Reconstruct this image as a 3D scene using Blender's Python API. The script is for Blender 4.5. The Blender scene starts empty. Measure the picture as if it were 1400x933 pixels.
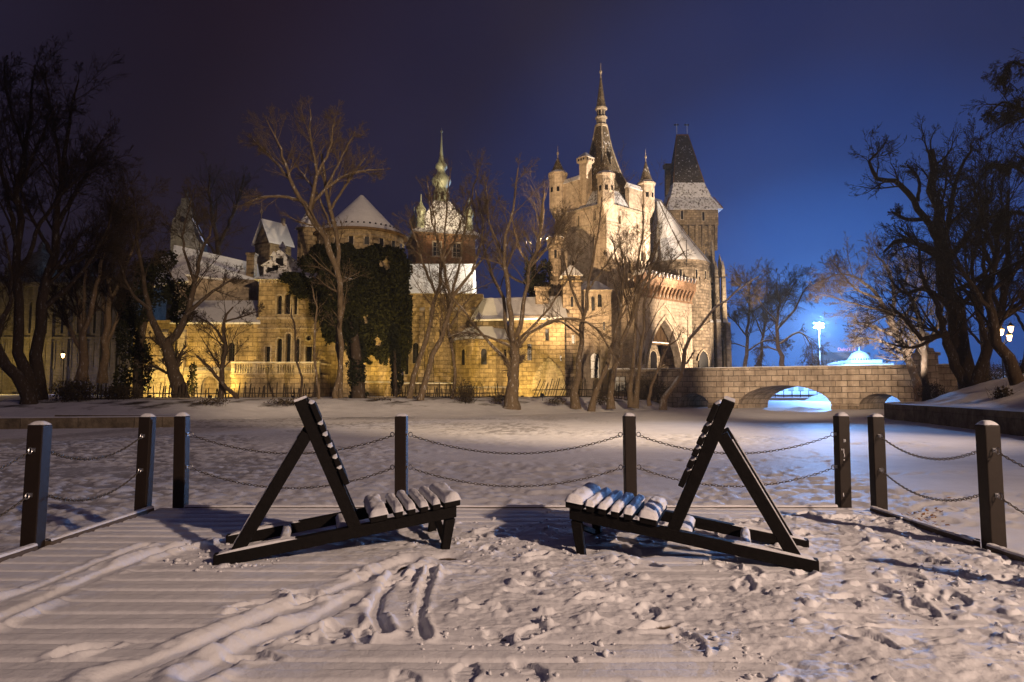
import bpy, bmesh, math, random
import numpy as np
from mathutils import Vector, Matrix
from mathutils.geometry import tessellate_polygon
R = math.radians
scene = bpy.context.scene
COL = scene.collection
PI = math.pi
# ------------------------------------------------------------------ survey helpers
FOC = 933.0
HOR = 535.0
PIT = math.atan((HOR - 466.5) / FOC)
CAMZ = 1.35
ICE = -0.40
GZ = 0.70
def P(px, py, D):
    u = (px - 700.0) / FOC; v = (466.5 - py) / FOC
    dy = math.cos(PIT) - v * math.sin(PIT); dz = math.sin(PIT) + v * math.cos(PIT)
    t = D / dy
    return Vector((u * t, D, CAMZ + dz * t))
def X(px, D, py=500): return P(px, py, D).x
def Z(py, D): return P(700, py, D).z
def deckpt(px, py):
    p = P(px, py, 1.0)
    t = CAMZ / (CAMZ - p.z)
    return p.x * t, t

# ------------------------------------------------------------------ objects
def tag(o, label=None, cat=None, group=None, kind=None):
    if label: o['label'] = label
    if cat: o['category'] = cat
    if group: o['group'] = group
    if kind: o['kind'] = kind
    return o
def thing(name, label, cat, loc=(0, 0, 0), rz=0.0, group=None):
    o = bpy.data.objects.new(name, None); COL.objects.link(o)
    o.location = loc; o.rotation_euler = (0, 0, rz); o.empty_display_size = 0.3
    return tag(o, label, cat, group)
def copy_tree(o, parent=None):
    c = o.copy(); COL.objects.link(c)
    c.parent = parent
    for ch in [k for k in bpy.data.objects if k.parent == o]:
        copy_tree(ch, c)
    return c

class MB:
    def __init__(s):
        s.v = []; s.f = []; s.uv = []
    def face(s, pts, uv=None):
        n = len(s.v)
        s.v += [tuple(p) for p in pts]
        s.f.append(list(range(n, n + len(pts)))); s.uv.append(uv)
        return s
    def box(s, x0, x1, y0, y1, z0, z1):
        a = [(x0,y0,z0),(x1,y0,z0),(x1,y1,z0),(x0,y1,z0),(x0,y0,z1),(x1,y0,z1),(x1,y1,z1),(x0,y1,z1)]
        return s.hexa(a)
    def hexa(s, a):
        n = len(s.v); s.v += [tuple(p) for p in a]
        for q in ((0,3,2,1),(4,5,6,7),(0,1,5,4),(1,2,6,5),(2,3,7,6),(3,0,4,7)):
            s.f.append([n + i for i in q]); s.uv.append(None)
        return s
    def beam(s, p0, p1, w, h, up=(0, 0, 1)):
        p0 = Vector(p0); p1 = Vector(p1); t = (p1 - p0).normalized(); up = Vector(up)
        a = t.cross(up).normalized() * (w / 2); b = a.cross(t).normalized() * (h / 2)
        return s.hexa([p0-a-b, p0+a-b, p1+a-b, p1-a-b, p0-a+b, p0+a+b, p1+a+b, p1-a+b])
    def frus(s, cx, cy, z0, z1, wx0, wy0, wx1, wy1, ox=0, oy=0):
        a = [(cx-wx0/2,cy-wy0/2,z0),(cx+wx0/2,cy-wy0/2,z0),(cx+wx0/2,cy+wy0/2,z0),(cx-wx0/2,cy+wy0/2,z0),
             (cx+ox-wx1/2,cy+oy-wy1/2,z1),(cx+ox+wx1/2,cy+oy-wy1/2,z1),(cx+ox+wx1/2,cy+oy+wy1/2,z1),(cx+ox-wx1/2,cy+oy+wy1/2,z1)]
        return s.hexa(a)
    def lathe(s, prof, n=16, c=(0, 0), a0=0.0, a1=2*PI, uvr=None):
        # prof: (r, z[, ox, oy]); separate quads so that stone courses get a clean unrolled uv
        full = abs(a1 - a0 - 2*PI) < 1e-6
        base = len(s.v); k = n if full else n + 1
        for q in prof:
            r, z = q[0], q[1]; ox = q[2] if len(q) > 2 else 0; oy = q[3] if len(q) > 3 else 0
            for i in range(k):
                a = a0 + (a1 - a0) * i / n
                s.v.append((c[0] + ox + r * math.cos(a), c[1] + oy + r * math.sin(a), z))
        L = 0.0
        for j in range(len(prof) - 1):
            r0, z0 = prof[j][:2]; r1, z1 = prof[j+1][:2]
            dl = math.hypot(r1 - r0, z1 - z0)
            rr = uvr or max(r0, r1)
            for i in range(n):
                i2 = (i + 1) % k
                u0 = (a0 + (a1-a0)*i/n) * rr; u1 = (a0 + (a1-a0)*(i+1)/n) * rr
                s.f.append([base + j*k + i, base + j*k + i2, base + (j+1)*k + i2, base + (j+1)*k + i])
                s.uv.append([(u0, L), (u1, L), (u1, L + dl), (u0, L + dl)])
            L += dl
        return s
    def gable(s, x0, x1, y0, y1, z0, z1, axis='x', over=0.0):
        # solid roof prism, ridge along the axis
        if axis == 'x':
            ym = (y0 + y1) / 2
            A = [(x0,y0,z0),(x1,y0,z0),(x1,y1,z0),(x0,y1,z0),(x0,ym,z1),(x1,ym,z1)]
            F = [(0,1,5,4),(2,3,4,5),(1,2,5),(3,0,4),(0,3,2,1)]
        else:
            xm = (x0 + x1) / 2
            A = [(x0,y0,z0),(x1,y0,z0),(x1,y1,z0),(x0,y1,z0),(xm,y0,z1),(xm,y1,z1)]
            F = [(0,1,4),(2,3,5),(1,2,5,4),(3,0,4,5),(0,3,2,1)]
        n = len(s.v); s.v += A
        for f in F: s.f.append([n+i for i in f]); s.uv.append(None)
        return s
    def slab(s, pts, th):
        # thick sheet from a polygon (roof plane): thickness straight down
        top = [Vector(p) for p in pts]; bot = [p - Vector((0,0,th)) for p in top]
        s.face(top); s.face(bot[::-1])
        for i in range(len(top)):
            j = (i+1) % len(top)
            s.face([top[i], bot[i], bot[j], top[j]])
        return s
    def build(s, name, mat, parent=None, smooth=False, bevel=0.0, loc=None, rz=0.0):
        me = bpy.data.meshes.new(name)
        me.from_pydata(s.v, [], s.f)
        uvl = me.uv_layers.new(name='UVMap')
        co = np.array(s.v, dtype=float)
        buf = np.zeros((len(me.loops), 2), dtype=np.float32)
        k = 0
        for f, uv in zip(s.f, s.uv):
            if uv is None:
                p = co[f]
                n = np.cross(p[1]-p[0], p[2]-p[0]) if len(f) < 4 else np.cross(p[2]-p[0], p[3]-p[1])
                l = np.linalg.norm(n); n = n/l if l > 1e-12 else np.array((0,0,1.))
                if abs(n[2]) > 0.97: q = p[:, :2]
                else:
                    t = np.array((-n[1], n[0], 0.)); t /= np.linalg.norm(t)
                    b = np.cross(n, t)
                    q = np.stack([p @ t, p @ b], 1)
                buf[k:k+len(f)] = q
            else:
                buf[k:k+len(f)] = np.array(uv)
            k += len(f)
        uvl.data.foreach_set('uv', buf.ravel())
        me.materials.append(mat)
        if smooth:
            me.polygons.foreach_set('use_smooth', np.ones(len(me.polygons), dtype=bool))
        me.update()
        o = bpy.data.objects.new(name, me); COL.objects.link(o)
        if parent: o.parent = parent
        if loc is not None: o.location = loc
        o.rotation_euler = (0, 0, rz)
        if bevel:
            m = o.modifiers.new('bevel', 'BEVEL'); m.width = bevel; m.segments = 2; m.limit_method = 'ANGLE'
        return o

def mesh_np(name, V, F, mat, parent=None, smooth=False, attr=None):
    """fast mesh from arrays; F is (n,4) or (n,3)"""
    me = bpy.data.meshes.new(name)
    n, k = F.shape
    me.vertices.add(len(V)); me.vertices.foreach_set('co', V.astype(np.float32).ravel())
    me.loops.add(n*k); me.loops.foreach_set('vertex_index', F.astype(np.int32).ravel())
    me.polygons.add(n)
    me.polygons.foreach_set('loop_start', np.arange(0, n*k, k, dtype=np.int32))
    if smooth: me.polygons.foreach_set('use_smooth', np.ones(n, dtype=bool))
    me.update(calc_edges=True)
    if attr is not None:
        for nm, arr in attr.items():
            a = me.attributes.new(nm, 'FLOAT', 'POINT'); a.data.foreach_set('value', arr.astype(np.float32).ravel())
    me.materials.append(mat)
    o = bpy.data.objects.new(name, me); COL.objects.link(o)
    if parent: o.parent = parent
    return o
def grid_faces(ny, nx):
    i = np.arange(ny-1)[:, None]*nx + np.arange(nx-1)[None]
    return np.stack([i, i+1, i+1+nx, i+nx], -1).reshape(-1, 4)

# ------------------------------------------------------------------ noise
def _hash(ix, iy, s):
    h = (ix.astype(np.int64)*374761393 + iy.astype(np.int64)*668265263 + s*974634777) & 0xffffffff
    h = ((h ^ (h >> 13))*1274126177) & 0xffffffff
    h = ((h ^ (h >> 16))*2246822519) & 0xffffffff
    return ((h ^ (h >> 15)) & 0xffff)/65535.0
def vn(x, y, s=0):
    ix = np.floor(x); iy = np.floor(y); fx = x-ix; fy = y-iy
    fx = fx*fx*fx*(fx*(fx*6-15)+10); fy = fy*fy*fy*(fy*(fy*6-15)+10)
    a = _hash(ix, iy, s); b = _hash(ix+1, iy, s); c = _hash(ix, iy+1, s); d = _hash(ix+1, iy+1, s)
    return (a*(1-fx)+b*fx)*(1-fy)+(c*(1-fx)+d*fx)*fy
def fbm(x, y, s=0, o=4, g=0.5):
    t = 0; a = 1; w = 0
    for k in range(o):
        t = t+a*vn(x*2**k+k*17.3, y*2**k-k*9.1, s+k*7); w += a; a *= g
    return t/w
def sst(a, b, x):
    t = np.clip((x-a)/(b-a), 0, 1); return t*t*(3-2*t)

# ------------------------------------------------------------------ materials
def newmat(name):
    m = bpy.data.materials.new(name); m.use_nodes = True
    nt = m.node_tree; nt.nodes.clear()
    out = nt.nodes.new('ShaderNodeOutputMaterial'); b = nt.nodes.new('ShaderNodeBsdfPrincipled')
    nt.links.new(b.outputs[0], out.inputs[0])
    return m, nt, b
def nd(nt, t, **kw):
    n = nt.nodes.new('ShaderNode'+t)
    for k, v in kw.items():
        if k.startswith('i_'):
            n.inputs[k[2:].replace('_', ' ')].default_value = v
        else: setattr(n, k, v)
    return n
def c4(c): return (c[0], c[1], c[2], 1.0)
def ramp(nt, src, p0, p1, c0=(0,0,0), c1=(1,1,1)):
    r = nt.nodes.new('ShaderNodeValToRGB'); e = r.color_ramp.elements
    e[0].position = p0; e[1].position = p1; e[0].color = c4(c0); e[1].color = c4(c1)
    nt.links.new(src, r.inputs[0]); return r.outputs[0]
def mixc(nt, fac, a, b, mode='MIX'):
    m = nt.nodes.new('ShaderNodeMix'); m.data_type = 'RGBA'; m.blend_type = mode
    for s, v in ((0, fac), (6, a), (7, b)):
        if hasattr(v, 'is_linked') or isinstance(v, bpy.types.NodeSocket): nt.links.new(v, m.inputs[s])
        else: m.inputs[s].default_value = v if s == 0 else c4(v)
    return m.outputs[2]
def mth(nt, op, a, b=None):
    m = nt.nodes.new('ShaderNodeMath'); m.operation = op
    for i, v in enumerate((a, b)):
        if v is None: continue
        if isinstance(v, bpy.types.NodeSocket): nt.links.new(v, m.inputs[i])
        else: m.inputs[i].default_value = v
    return m.outputs[0]
def noise(nt, scale, detail=4, rough=0.6, vec=None):
    n = nt.nodes.new('ShaderNodeTexNoise'); n.inputs['Scale'].default_value = scale
    n.inputs['Detail'].default_value = detail; n.inputs['Roughness'].default_value = rough
    if vec is not None: nt.links.new(vec, n.inputs['Vector'])
    return n.outputs['Fac']
def objco(nt): return nt.nodes.new('ShaderNodeTexCoord').outputs['Object']
def uvco(nt): return nt.nodes.new('ShaderNodeTexCoord').outputs['UV']
def bump(nt, b, h, strength=0.3, dist=0.02):
    n = nt.nodes.new('ShaderNodeBump'); n.inputs['Strength'].default_value = strength; n.inputs['Distance'].default_value = dist
    nt.links.new(h, n.inputs['Height']); nt.links.new(n.outputs[0], b.inputs['Normal'])
def up_mask(nt, lo, hi):
    g = nt.nodes.new('ShaderNodeNewGeometry'); s = nt.nodes.new('ShaderNodeSeparateXYZ')
    nt.links.new(g.outputs['Normal'], s.inputs[0])
    return ramp(nt, s.outputs[2], lo, hi)
SNOWC = (0.74, 0.75, 0.79)
def m_plain(name, c, rough=0.7, var=0.25, scale=6.0, bmp=0.15, spec=0.3, metal=0.0):
    m, nt, b = newmat(name)
    co = objco(nt); n = noise(nt, scale, 5, 0.6, co)
    nt.links.new(mixc(nt, n, [x*(1-var) for x in c], [min(1, x*(1+var)) for x in c]), b.inputs['Base Color'])
    b.inputs['Roughness'].default_value = rough; b.inputs['Specular IOR Level'].default_value = spec; b.inputs['Metallic'].default_value = metal
    if bmp: bump(nt, b, n, bmp, 0.01)
    return m
def m_stone(name, c, bw=0.7, bh=0.32, mortar=0.6, var=0.35, stain=0.5, snow=0.0, brk=0.35, plaster=False, soot=0.42):
    m, nt, b = newmat(name)
    uv = uvco(nt); ob = objco(nt)
    nz = nt.nodes.new('ShaderNodeTexNoise'); nz.inputs['Scale'].default_value = 1.7; nz.inputs['Detail'].default_value = 2
    nt.links.new(ob, nz.inputs['Vector'])
    va = nt.nodes.new('ShaderNodeVectorMath'); va.operation = 'MULTIPLY_ADD'
    nt.links.new(nz.outputs['Color'], va.inputs[0]); va.inputs[1].default_value = (0.09, 0.09, 0); nt.links.new(uv, va.inputs[2])
    br = nt.nodes.new('ShaderNodeTexBrick'); nt.links.new(va.outputs[0], br.inputs['Vector'])
    br.inputs['Scale'].default_value = 1.0; br.inputs['Brick Width'].default_value = bw; br.inputs['Row Height'].default_value = bh
    br.inputs['Mortar Size'].default_value = 0.035; br.inputs['Mortar Smooth'].default_value = 0.4; br.inputs['Bias'].default_value = 0.0
    lo = [x*(1-var) for x in c]; hi = [x*(1+var) for x in c]
    br.inputs['Color1'].default_value = c4(lo); br.inputs['Color2'].default_value = c4(hi); br.inputs['Mortar'].default_value = c4([x*mortar for x in c])
    n1 = noise(nt, 0.35, 6, 0.65, ob); n2 = noise(nt, 2.4, 6, 0.75, ob); n5 = noise(nt, 0.9, 5, 0.7, ob)
    st = ramp(nt, n1, 0.35, 0.68, [1-stain]*3, [1.12]*3)
    base = br.outputs['Color']
    base = mixc(nt, 1.0, base, ramp(nt, n5, 0.36, 0.60, (soot, soot*.97, soot*.93), (1.12, 1.12, 1.12)), 'MULTIPLY')
    if plaster:
        base = mixc(nt, ramp(nt, n1, 0.38, 0.5), base, c)
    col = mixc(nt, 1.0, base, st, 'MULTIPLY')
    col = mixc(nt, brk, col, mixc(nt, ramp(nt, n2, 0.32, 0.68), [x*0.25 for x in c], [x*1.55 for x in c]))
    # rain streaks running down the face
    mp = nt.nodes.new('ShaderNodeMapping'); mp.inputs['Scale'].default_value = (1.6, 1.6, 0.12); nt.links.new(ob, mp.inputs[0])
    n3 = noise(nt, 1.0, 4, 0.6, mp.outputs[0])
    col = mixc(nt, 1.0, col, ramp(nt, n3, 0.36, 0.56, (0.74, 0.72, 0.70), (1, 1, 1)), 'MULTIPLY')
    if snow:
        f = mth(nt, 'MULTIPLY', up_mask(nt, 0.5, 0.8), snow)
        col = mixc(nt, f, col, SNOWC)
    nt.links.new(col, b.inputs['Base Color'])
    b.inputs['Roughness'].default_value = 0.85; b.inputs['Specular IOR Level'].default_value = 0.2
    h = mth(nt, 'ADD', mth(nt, 'MULTIPLY', br.outputs['Fac'], -0.7), mth(nt, 'MULTIPLY', n2, 1.2))
    bump(nt, b, h, 1.0, 0.07)
    return m
def m_roof(name, c, snow=0.5, tw=0.28, th=0.22, soft=0.12, w1=0.55, s2=4.5):
    """tiles with snow lying on them: snow = share of cover"""
    m, nt, b = newmat(name)
    uv = uvco(nt); ob = objco(nt)
    br = nt.nodes.new('ShaderNodeTexBrick'); nt.links.new(uv, br.inputs['Vector'])
    br.inputs['Scale'].default_value = 1.0; br.inputs['Brick Width'].default_value = tw; br.inputs['Row Height'].default_value = th
    br.inputs['Mortar Size'].default_value = 0.03; br.inputs['Color1'].default_value = c4([x*0.6 for x in c]); br.inputs['Color2'].default_value = c4([x*1.5 for x in c]); br.inputs['Mortar'].default_value = c4([x*0.3 for x in c])
    n1 = noise(nt, 0.6, 3, 0.5, ob); n2 = noise(nt, s2, 3, 0.6, ob)
    f = mth(nt, 'ADD', mth(nt, 'MULTIPLY', n1, w1), mth(nt, 'MULTIPLY', n2, 1.0-w1))
    f = mth(nt, 'ADD', f, mth(nt, 'MULTIPLY', br.outputs['Fac'], -0.05))
    t = 0.5 + (0.5 - snow)*0.42
    fac = ramp(nt, f, t-soft*0.5, t+soft*0.5)
    n3 = noise(nt, 1.3, 6, 0.6, ob)
    sn = mixc(nt, n3, (0.55, 0.56, 0.6), (0.8, 0.8, 0.83))
    nt.links.new(mixc(nt, fac, br.outputs['Color'], sn), b.inputs['Base Color'])
    b.inputs['Roughness'].default_value = 0.8; b.inputs['Specular IOR Level'].default_value = 0.15
    bump(nt, b, mth(nt, 'ADD', mth(nt, 'MULTIPLY', fac, 0.8), n2), 0.6, 0.05)
    return m
def m_bark(name, c, snow=0.3, lo=0.45, hi=0.75):
    m, nt, b = newmat(name)
    ob = objco(nt)
    n1 = noise(nt, 5.0, 5, 0.7, ob); n2 = noise(nt, 1.1, 3, 0.5, ob)
    col = mixc(nt, n1, [x*0.55 for x in c], [x*1.5 for x in c])
    if snow:
        f = mth(nt, 'MULTIPLY', up_mask(nt, lo, hi), mth(nt, 'MULTIPLY', ramp(nt, n2, 0.4, 0.6), snow))
        col = mixc(nt, f, col, SNOWC)
        mp = nt.nodes.new('ShaderNodeMapping'); mp.inputs['Scale'].default_value = (7, 7, 2.2); nt.links.new(ob, mp.inputs[0])
        col = mixc(nt, mth(nt, 'MULTIPLY', ramp(nt, noise(nt, 1.0, 5, 0.7, mp.outputs[0]), 0.58, 0.66), snow*0.55), col, SNOWC)
    nt.links.new(col, b.inputs['Base Color'])
    b.inputs['Roughness'].default_value = 0.9; b.inputs['Specular IOR Level'].default_value = 0.1
    mp = nt.nodes.new('ShaderNodeMapping'); mp.inputs['Scale'].default_value = (9, 9, 2.0); nt.links.new(ob, mp.inputs[0])
    bump(nt, b, noise(nt, 1.0, 5, 0.7, mp.outputs[0]), 1.0, 0.10)
    return m
def m_emit(name, c, s):
    m, nt, b = newmat(name)
    b.inputs['Base Color'].default_value = c4(c); b.inputs['Emission Color'].default_value = c4(c); b.inputs['Emission Strength'].default_value = s
    n = noise(nt, 3.0, 2, 0.5, objco(nt))
    nt.links.new(mixc(nt, n, [x*0.9 for x in c], c), b.inputs['Emission Color'])
    return m
def m_snow(name, bare=None, fine=60.0, amp=0.9, lo=0.35, hi=0.75):
    m, nt, b = newmat(name)
    ob = objco(nt)
    n1 = noise(nt, 1.3, 5, 0.6, ob); n2 = noise(nt, fine, 4, 0.7, ob); n4 = noise(nt, fine*0.22, 4, 0.65, ob)
    col = mixc(nt, ramp(nt, n1, 0.3, 0.7), (0.66, 0.66, 0.69), (0.80, 0.80, 0.83))
    if bare is not None:
        a = nt.nodes.new('ShaderNodeAttribute'); a.attribute_name = 'bare'
        f = ramp(nt, mth(nt, 'ADD', a.outputs['Fac'], mth(nt, 'MULTIPLY', mth(nt, 'SUBTRACT', n4, 0.5), amp)), lo, hi)
        col = mixc(nt, f, col, mixc(nt, n4, [x*0.5 for x in bare], [x*1.4 for x in bare]))
    nt.links.new(col, b.inputs['Base Color'])
    b.inputs['Roughness'].default_value = 0.65; b.inputs['Specular IOR Level'].default_value = 0.25
    bump(nt, b, mth(nt, 'ADD', n2, mth(nt, 'MULTIPLY', n4, 2.0)), 0.45, 0.008)
    return m

M = {}
M['snow'] = m_snow('snow')
M['snow_deck'] = m_snow('deck_snow_and_boards', (0.09, 0.06, 0.04))
M['snow_ice'] = m_snow('snow_on_ice', (0.40, 0.39, 0.41), 22.0, 1.7, 0.38, 0.62)
M['snow_bank'] = m_snow('bank_snow', (0.06, 0.045, 0.03), 9.0)
M['post'] = m_plain('stained_post_wood', (0.020, 0.0125, 0.008), 0.55, 0.3, 14, 0.2)
M['bench'] = m_plain('dark_stained_timber', (0.0072, 0.0055, 0.0048), 0.75, 0.6, 22, 0.6, 0.15)
M['kerb'] = m_plain('weathered_board', (0.10, 0.075, 0.055), 0.8, 0.35, 9, 0.3)
M['steel'] = m_plain('galvanised_steel', (0.42, 0.42, 0.43), 0.35, 0.2, 40, 0.05, 0.5, 0.9)
M['chain'] = m_plain('dull_chain_steel', (0.16, 0.14, 0.12), 0.45, 0.3, 60, 0.05, 0.5, 0.7)
M['keep'] = m_stone('pale_plastered_stone', (0.50, 0.41, 0.32), 0.9, 0.45, 0.5, 0.30, 0.45, 0, 0.45, True)
M['gate'] = m_stone('pale_gate_plaster', (0.40, 0.33, 0.26), 1.0, 0.45, 0.5, 0.3, 0.5, 0, 0.45, True)
M['rough'] = m_stone('rough_rubble_stone', (0.30, 0.24, 0.18), 0.75, 0.45, 0.25, 0.6, 0.5, 0.6, 0.3)
M['ashlar'] = m_stone('yellow_ashlar', (0.40, 0.31, 0.19), 0.95, 0.48, 0.38, 0.42, 0.55, 0.5, 0.4)
M['trim'] = m_stone('limestone_trim', (0.46, 0.39, 0.30), 1.2, 0.5, 0.75, 0.15, 0.3, 0.7, 0.35)
M['bridge'] = m_stone('bridge_ashlar', (0.47, 0.39, 0.31), 1.05, 0.56, 0.25, 0.22, 0.3, 0.6, 0.16, False, 0.75)
M['quay'] = m_stone('quay_concrete', (0.20, 0.16, 0.11), 2.4, 0.9, 0.5, 0.2, 0.5, 0.8, 0.5)
M['brick'] = m_stone('orange_brick', (0.34, 0.18, 0.09), 0.3, 0.1, 0.7, 0.3, 0.4, 0, 0.3)
M['rback'] = m_stone('brown_tower_stone', (0.30, 0.23, 0.15), 0.6, 0.4, 0.35, 0.45, 0.4, 0, 0.3)
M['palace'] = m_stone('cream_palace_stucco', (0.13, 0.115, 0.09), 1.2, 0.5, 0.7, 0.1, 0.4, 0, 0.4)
M['tile'] = m_roof('dark_tiles_thin_snow', (0.13, 0.10, 0.065), 0.25, soft=0.07, w1=0.3, s2=3.0)
M['tileD'] = m_roof('dark_tiles_speckled', (0.075, 0.065, 0.055), 0.22, soft=0.05, w1=0.12, s2=2.6)
M['tileM'] = m_roof('tiles_half_snow', (0.09, 0.07, 0.05), 0.70, w1=0.2, s2=2.8)
M['roofS'] = m_roof('roof_under_snow', (0.12, 0.09, 0.07), 1.15, soft=0.25)
M['redtile'] = m_stone('red_corbel_brick', (0.33, 0.20, 0.125), 0.35, 0.14, 0.5, 0.35, 0.3, 0.7, 0.3)
M['copper'] = m_plain('green_copper', (0.25, 0.27, 0.19), 0.5, 0.5, 3, 0.2, 0.4, 0.2)
M['dark'] = m_plain('dark_window', (0.012, 0.011, 0.012), 0.25, 0.4, 2, 0.02, 0.5)
M['wood'] = m_plain('old_oak', (0.10, 0.06, 0.03), 0.8, 0.4, 6, 0.3)
M['iron'] = m_plain('black_iron', (0.02, 0.02, 0.022), 0.5, 0.3, 10, 0.1, 0.4, 0.5)
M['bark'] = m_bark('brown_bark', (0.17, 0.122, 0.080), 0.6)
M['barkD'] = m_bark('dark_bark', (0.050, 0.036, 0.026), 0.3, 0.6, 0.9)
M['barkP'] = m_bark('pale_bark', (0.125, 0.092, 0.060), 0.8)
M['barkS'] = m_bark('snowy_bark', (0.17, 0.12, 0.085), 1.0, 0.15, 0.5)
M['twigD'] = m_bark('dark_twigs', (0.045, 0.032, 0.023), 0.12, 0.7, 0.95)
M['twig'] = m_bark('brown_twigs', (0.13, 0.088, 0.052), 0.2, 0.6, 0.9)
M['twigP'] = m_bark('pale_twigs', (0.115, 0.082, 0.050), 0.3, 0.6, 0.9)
M['ivy'] = m_plain('ivy_leaves', (0.016, 0.017, 0.009), 0.85, 0.7, 3, 0, 0.08)
M['bush'] = m_plain('brush_leaves', (0.050, 0.038, 0.022), 0.8, 0.5, 3, 0, 0.2)
M['stake'] = m_plain('tarred_stake_wood', (0.030, 0.022, 0.016), 0.85, 0.3, 8, 0.2)
M['leaf'] = m_plain('fallen_leaf', (0.30, 0.14, 0.04), 0.7, 0.4, 20, 0.1)
M['lampW'] = m_emit('warm_lamp_glass', (1.0, 0.60, 0.24), 9.0)
M['lampB'] = m_emit('bluish_white_lamp', (0.62, 0.80, 1.0), 120.0)
M['sign'] = m_emit('pink_neon', (0.80, 0.42, 0.95), 1.1)
M['farsnow'] = m_plain('trodden_far_snow', (0.30, 0.31, 0.33), 0.8, 0.4, 0.15, 0.1)
M['frost'] = m_plain('frosted_white_wall', (0.70, 0.74, 0.78), 0.6, 0.15, 1.0, 0.1)
M['farwall'] = m_plain('distant_concrete', (0.30, 0.31, 0.33), 0.8, 0.2, 0.3, 0.05)
KEYP = 14000.0; MASTP = 430000.0; HAZE = 0.00032
# ================================================================== THE GROUND
SHX = np.array([-400, -60, -38, -31.4, -21.3, -14.6, -7.2, 0, 10.4, 15.3, 17.9, 19.5, 21, 22, 400])
SHD = np.array([36, 38, 39.8, 41, 41.5, 45.4, 48, 51, 60.5, 69, 74, 92, 140, 400, 400])
def shore(x): return np.interp(x, SHX, SHD)
def isl_z(x, y):
    x = np.asarray(x, float); y = np.asarray(y, float)
    d = y - shore(x)
    z = ICE + 1.15*sst(-0.3, 10.5, d) + 0.12*(fbm(x*0.5, y*0.5, 3)-0.5)*sst(0, 3, d) + 0.35*(fbm(x*0.12, y*0.12, 9)-0.5)*sst(1, 6, d)*sst(14, 8, d)
    return np.where(d < -0.6, ICE-0.5, z)
def build_island():
    xs = np.arange(-150, 24.01, 0.55); ys = np.concatenate([np.arange(34, 80, 0.5), np.arange(80, 200, 4.0)])
    Xg, Yg = np.meshgrid(xs, ys)
    Zg = isl_z(Xg, Yg)
    d = Yg - shore(Xg)
    Zg = Zg + 0.10*(fbm(Xg*1.7, Yg*1.7, 21)-0.5)*sst(0.5, 2.5, d)
    bare = (fbm(Xg*0.9, Yg*0.9, 5, 5)*1.8-0.55)*sst(2.5, 7, d) + 0.25*(fbm(Xg*2.2, Yg*2.2, 55)-0.55)
    o = mesh_np('snowy_bank', np.stack([Xg, Yg, Zg], -1).reshape(-1, 3), grid_faces(*Xg.shape), M['snow_bank'], None, True, {'bare': np.clip(bare, 0, 1).ravel()})
    tag(o, kind='structure')
build_island()
WALL = np.array([(14, 4), (15.5, 10), (17.3, 17.5), (19.5, 26), (21.6, 33.5), (23.0, 40), (23.6, 43), (24.8, 45.6), (27, 47.6), (30, 50), (34, 53.5), (38.3, 58), (41.5, 62), (46, 67), (51, 80), (53, 125)])
def wall_dist(x, y):
    x = np.asarray(x, float); y = np.asarray(y, float)
    best = np.full(x.shape, 1e9); sg = np.ones(x.shape)
    for (ax, ay), (bx, by) in zip(WALL[:-1], WALL[1:]):
        dx, dy = bx-ax, by-ay
        t = np.clip(((x-ax)*dx+(y-ay)*dy)/(dx*dx+dy*dy), 0, 1)
        ex = x-(ax+t*dx); ey = y-(ay+t*dy); dd = np.hypot(ex, ey)
        s = np.sign(dy*(x-ax)-dx*(y-ay)); s[s == 0] = 1
        m = dd < best - 1e-9
        best = np.where(m, dd, best); sg = np.where(m, s, sg)
    return best*sg
def rb_z(x, y):
    x = np.asarray(x, float); y = np.asarray(y, float)
    d = wall_dist(x, y)
    z = 0.45 + 2.15*sst(0.3, 9, d) + 0.35*(fbm(x*0.35, y*0.35, 31)-0.5)*sst(0.3, 3, d)
    return np.where(d < 0.36, -1.2, z)
def build_right_bank():
    xs = np.concatenate([np.arange(13, 48, 0.3), np.arange(48, 140, 3)]); ys = np.concatenate([np.arange(2, 72, 0.35), np.arange(72, 126, 3)])
    Xg, Yg = np.meshgrid(xs, ys); Zg = rb_z(Xg, Yg)
    Zg = Zg + 0.14*(fbm(Xg*1.6, Yg*1.6, 41)-0.5)*(Zg > 0)
    bare = fbm(Xg*0.8, Yg*0.8, 15, 5)*1.5-0.70 + 0.3*(fbm(Xg*2.5, Yg*2.5, 75)-0.55)
    tag(mesh_np('snowy_slope', np.stack([Xg, Yg, Zg], -1).reshape(-1, 3), grid_faces(*Xg.shape), M['snow_bank'], None, True, {'bare': np.clip(bare, 0, 1).ravel()}), kind='structure')
build_right_bank()
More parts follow.
